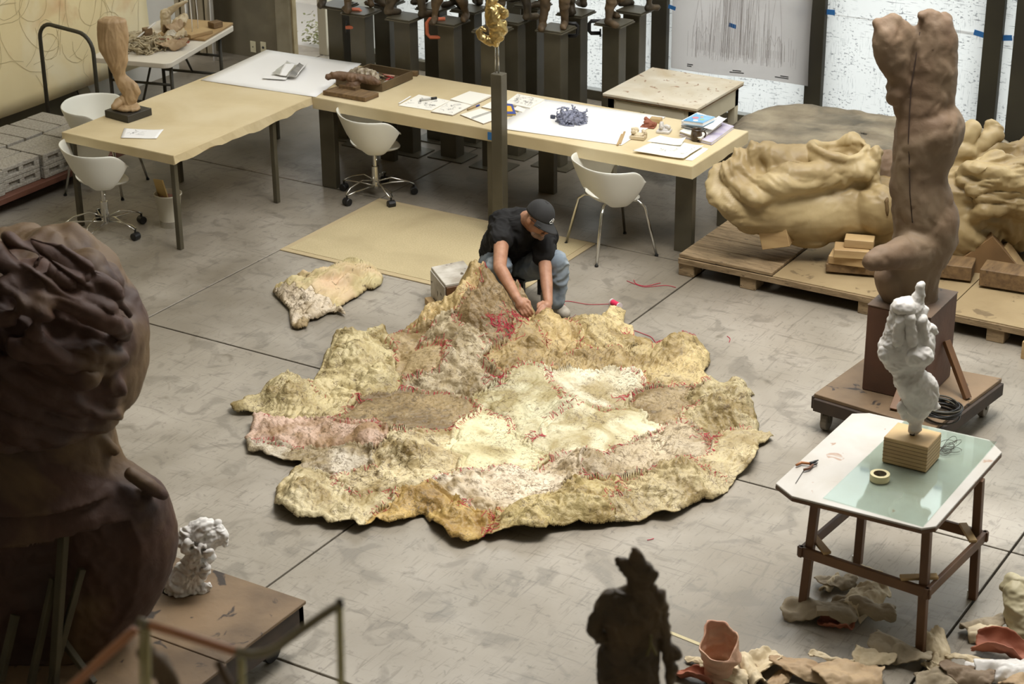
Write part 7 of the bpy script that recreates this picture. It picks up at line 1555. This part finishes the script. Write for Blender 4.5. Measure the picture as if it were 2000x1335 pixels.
# ================================================================== dark bronze figure on a steel stand, foreground
dst = 5.0; fc_ = ad(1240, 1200, dst); fb = np.array([fc_[0], fc_[1], 0]); Q = lambda x, y, o=0: Vector(onplane(x, y, fb, o))
gg = sil(G(), [(1108, 1222, 1272), (1120, 1228, 1277), (1130, 1230, 1275), (1142, 1229, 1264), (1152, 1222, 1270), (1160, 1195, 1280), (1175, 1183, 1290), (1200, 1180, 1292), (1225, 1184, 1290), (1245, 1190, 1288), (1260, 1178, 1288), (1290, 1170, 1284), (1320, 1172, 1282), (1350, 1174, 1284), (1380, 1178, 1282)], fb, .6, 46, 26)
sp = 1 / (3847 / dst)
gg.chain([Q(1190, 1168), Q(1170, 1205), Q(1162, 1230), Q(1185, 1255)], [14 * sp, 13 * sp, 11 * sp, 9 * sp]).chain([Q(1284, 1165), Q(1290, 1210), Q(1296, 1260), Q(1318, 1275)], [13 * sp, 12 * sp, 11 * sp, 10 * sp]).chain([Q(1300, 1262), Q(1312, 1300), Q(1308, 1330)], [12 * sp, 10 * sp, 4 * sp]).chain([Q(1230, 1110), Q(1215, 1100), Q(1206, 1092)], [12 * sp, 6 * sp, 3.5 * sp]).chain([Q(1248, 1105), Q(1242, 1082), Q(1241, 1072)], [14 * sp, 8 * sp, 3 * sp]).chain([Q(1262, 1110), Q(1272, 1120)], [12 * sp, 8 * sp]).chain([Q(1270, 1148), Q(1278, 1147)], [6 * sp, 3.5 * sp]).chain([Q(1290, 1185), Q(1299, 1187)], [5 * sp, 3 * sp])
for s in (-1, 1): gg.chain([Q(1228 + 22 * s, 1360), Q(1228 + 26 * s, 1430), Q(1228 + 30 * s, 1500)], [24 * sp, 18 * sp, 13 * sp]); gg.cone(Q(1228 + 30 * s, 1508), 11 * sp, Q(1228 + 32 * s, 1514, -.04), 9 * sp)
t = thing('bronze_maquette', 'dark bronze maquette of a hatted figure seen from behind, in the near foreground', 'statue', (fb[0], fb[1], 0))
v, f = remesh(gg, .004, 1, lambda P_, N_: .007 * ridged(warp(P_ * 18, .8, .9), 3)); obj('figure', (v, f), M_bronzed, t, smooth=True); zb_ = v[:, 2].min()
obj('stand', G().box((fb[0] - .07, fb[1] - .07, .01), (fb[0] + .07, fb[1] + .07, zb_ - .006)), M_steel, t); obj('stand_plate', G().box((fb[0] - .16, fb[1] - .14, zb_ - .008), (fb[0] + .16, fb[1] + .14, zb_ + .003)), M_steel, t); obj('foot_plate', G().box((fb[0] - .3, fb[1] - .3, 0), (fb[0] + .3, fb[1] + .3, .01)), M_steel, t)
obj('leaf_sprig', G().tube([Q(1272, 1240, -.09), Q(1270, 1262, -.09), Q(1264, 1280, -.09)], .0035, 6).tube([Q(1271, 1255, -.09), Q(1282, 1278, -.09)], .004, 6), mat('sprig', (112, 100, 60)), t, kind='stuff')
# ================================================================== tubular rail, near foreground
E3 = lambda x, y, d=3.1: Vector(ad(x, y, d))
t = thing('tube_rail', 'blurred copper and cream tubular hand rail frame close to the camera', 'rail', (*E3(460, 1290)[:2], 0))
M_rail1 = mat('rail_copper', (214, 150, 108), (190, 128, 90), rough=.4, scale=6); M_rail2 = mat('rail_grey', (160, 148, 118), (130, 118, 92), rough=.45, scale=8); M_rail3 = mat('rail_cream', (206, 196, 146), (180, 168, 118), rough=.6, scale=8)
r0 = .0055 * 1.0
obj('top_tube', G().tube([E3(665, 1178), E3(620, 1208), E3(570, 1243), E3(545, 1262), E3(520, 1274), E3(490, 1278), E3(460, 1272)], .0072, 12), M_rail2, t, smooth=True)
obj('top_tube', G().tube([E3(460, 1272), E3(435, 1264), E3(360, 1240), E3(285, 1218)], .0072, 12), M_rail1, t, smooth=True, label='copper coloured tube')
obj('joint', G().tube([E3(290, 1220), E3(268, 1213)], .0085, 12), M_rail2, t, smooth=True)
obj('side_tube', G().tube([E3(265, 1228), E3(200, 1285), E3(120, 1360)], .0078, 12), M_rail1, t, smooth=True, label='copper coloured tube')
for x0_, y0_, x1_, y1_, w in ((663, 1180, 668, 1420, .006), (472, 1285, 474, 1420, .006), (287, 1225, 289, 1430, .006), (275, 1225, 276, 1430, .003)): obj('post', G().tube([E3(x0_, y0_), E3(x1_, y1_)], w, 10), M_rail3, t, smooth=True)
obj('bracket', G().tube([E3(663, 1168), E3(665, 1186)], .006, 8), M_black, t, smooth=True)
obj('cross_tube', G().tube([E3(425, 1290), E3(450, 1340), E3(470, 1400)], .007, 8), M_clay, t, smooth=True)
fp = [E3(668, 1420), E3(474, 1420), E3(288, 1430)]
for p in fp: obj('lower_post', G().tube([p, Vector((p.x, p.y, 0))], .0065, 8), M_rail3, t, smooth=True)
c = E3(305, 1300, 3.2); gg = G().chain([E3(283, 1275, 3.2), E3(305, 1295, 3.2), E3(330, 1330, 3.2), E3(360, 1390, 3.2)], [.013, .018, .014, .012]).ell(E3(290, 1272, 3.2), (.012, .012, .012))
o = obj('clay_knob', remesh(gg, .003, 2, lambda P_, N_: .003 * ridged(P_ * 40, 2)), M_clay, t, smooth=True, label='brown clay wrapped end')
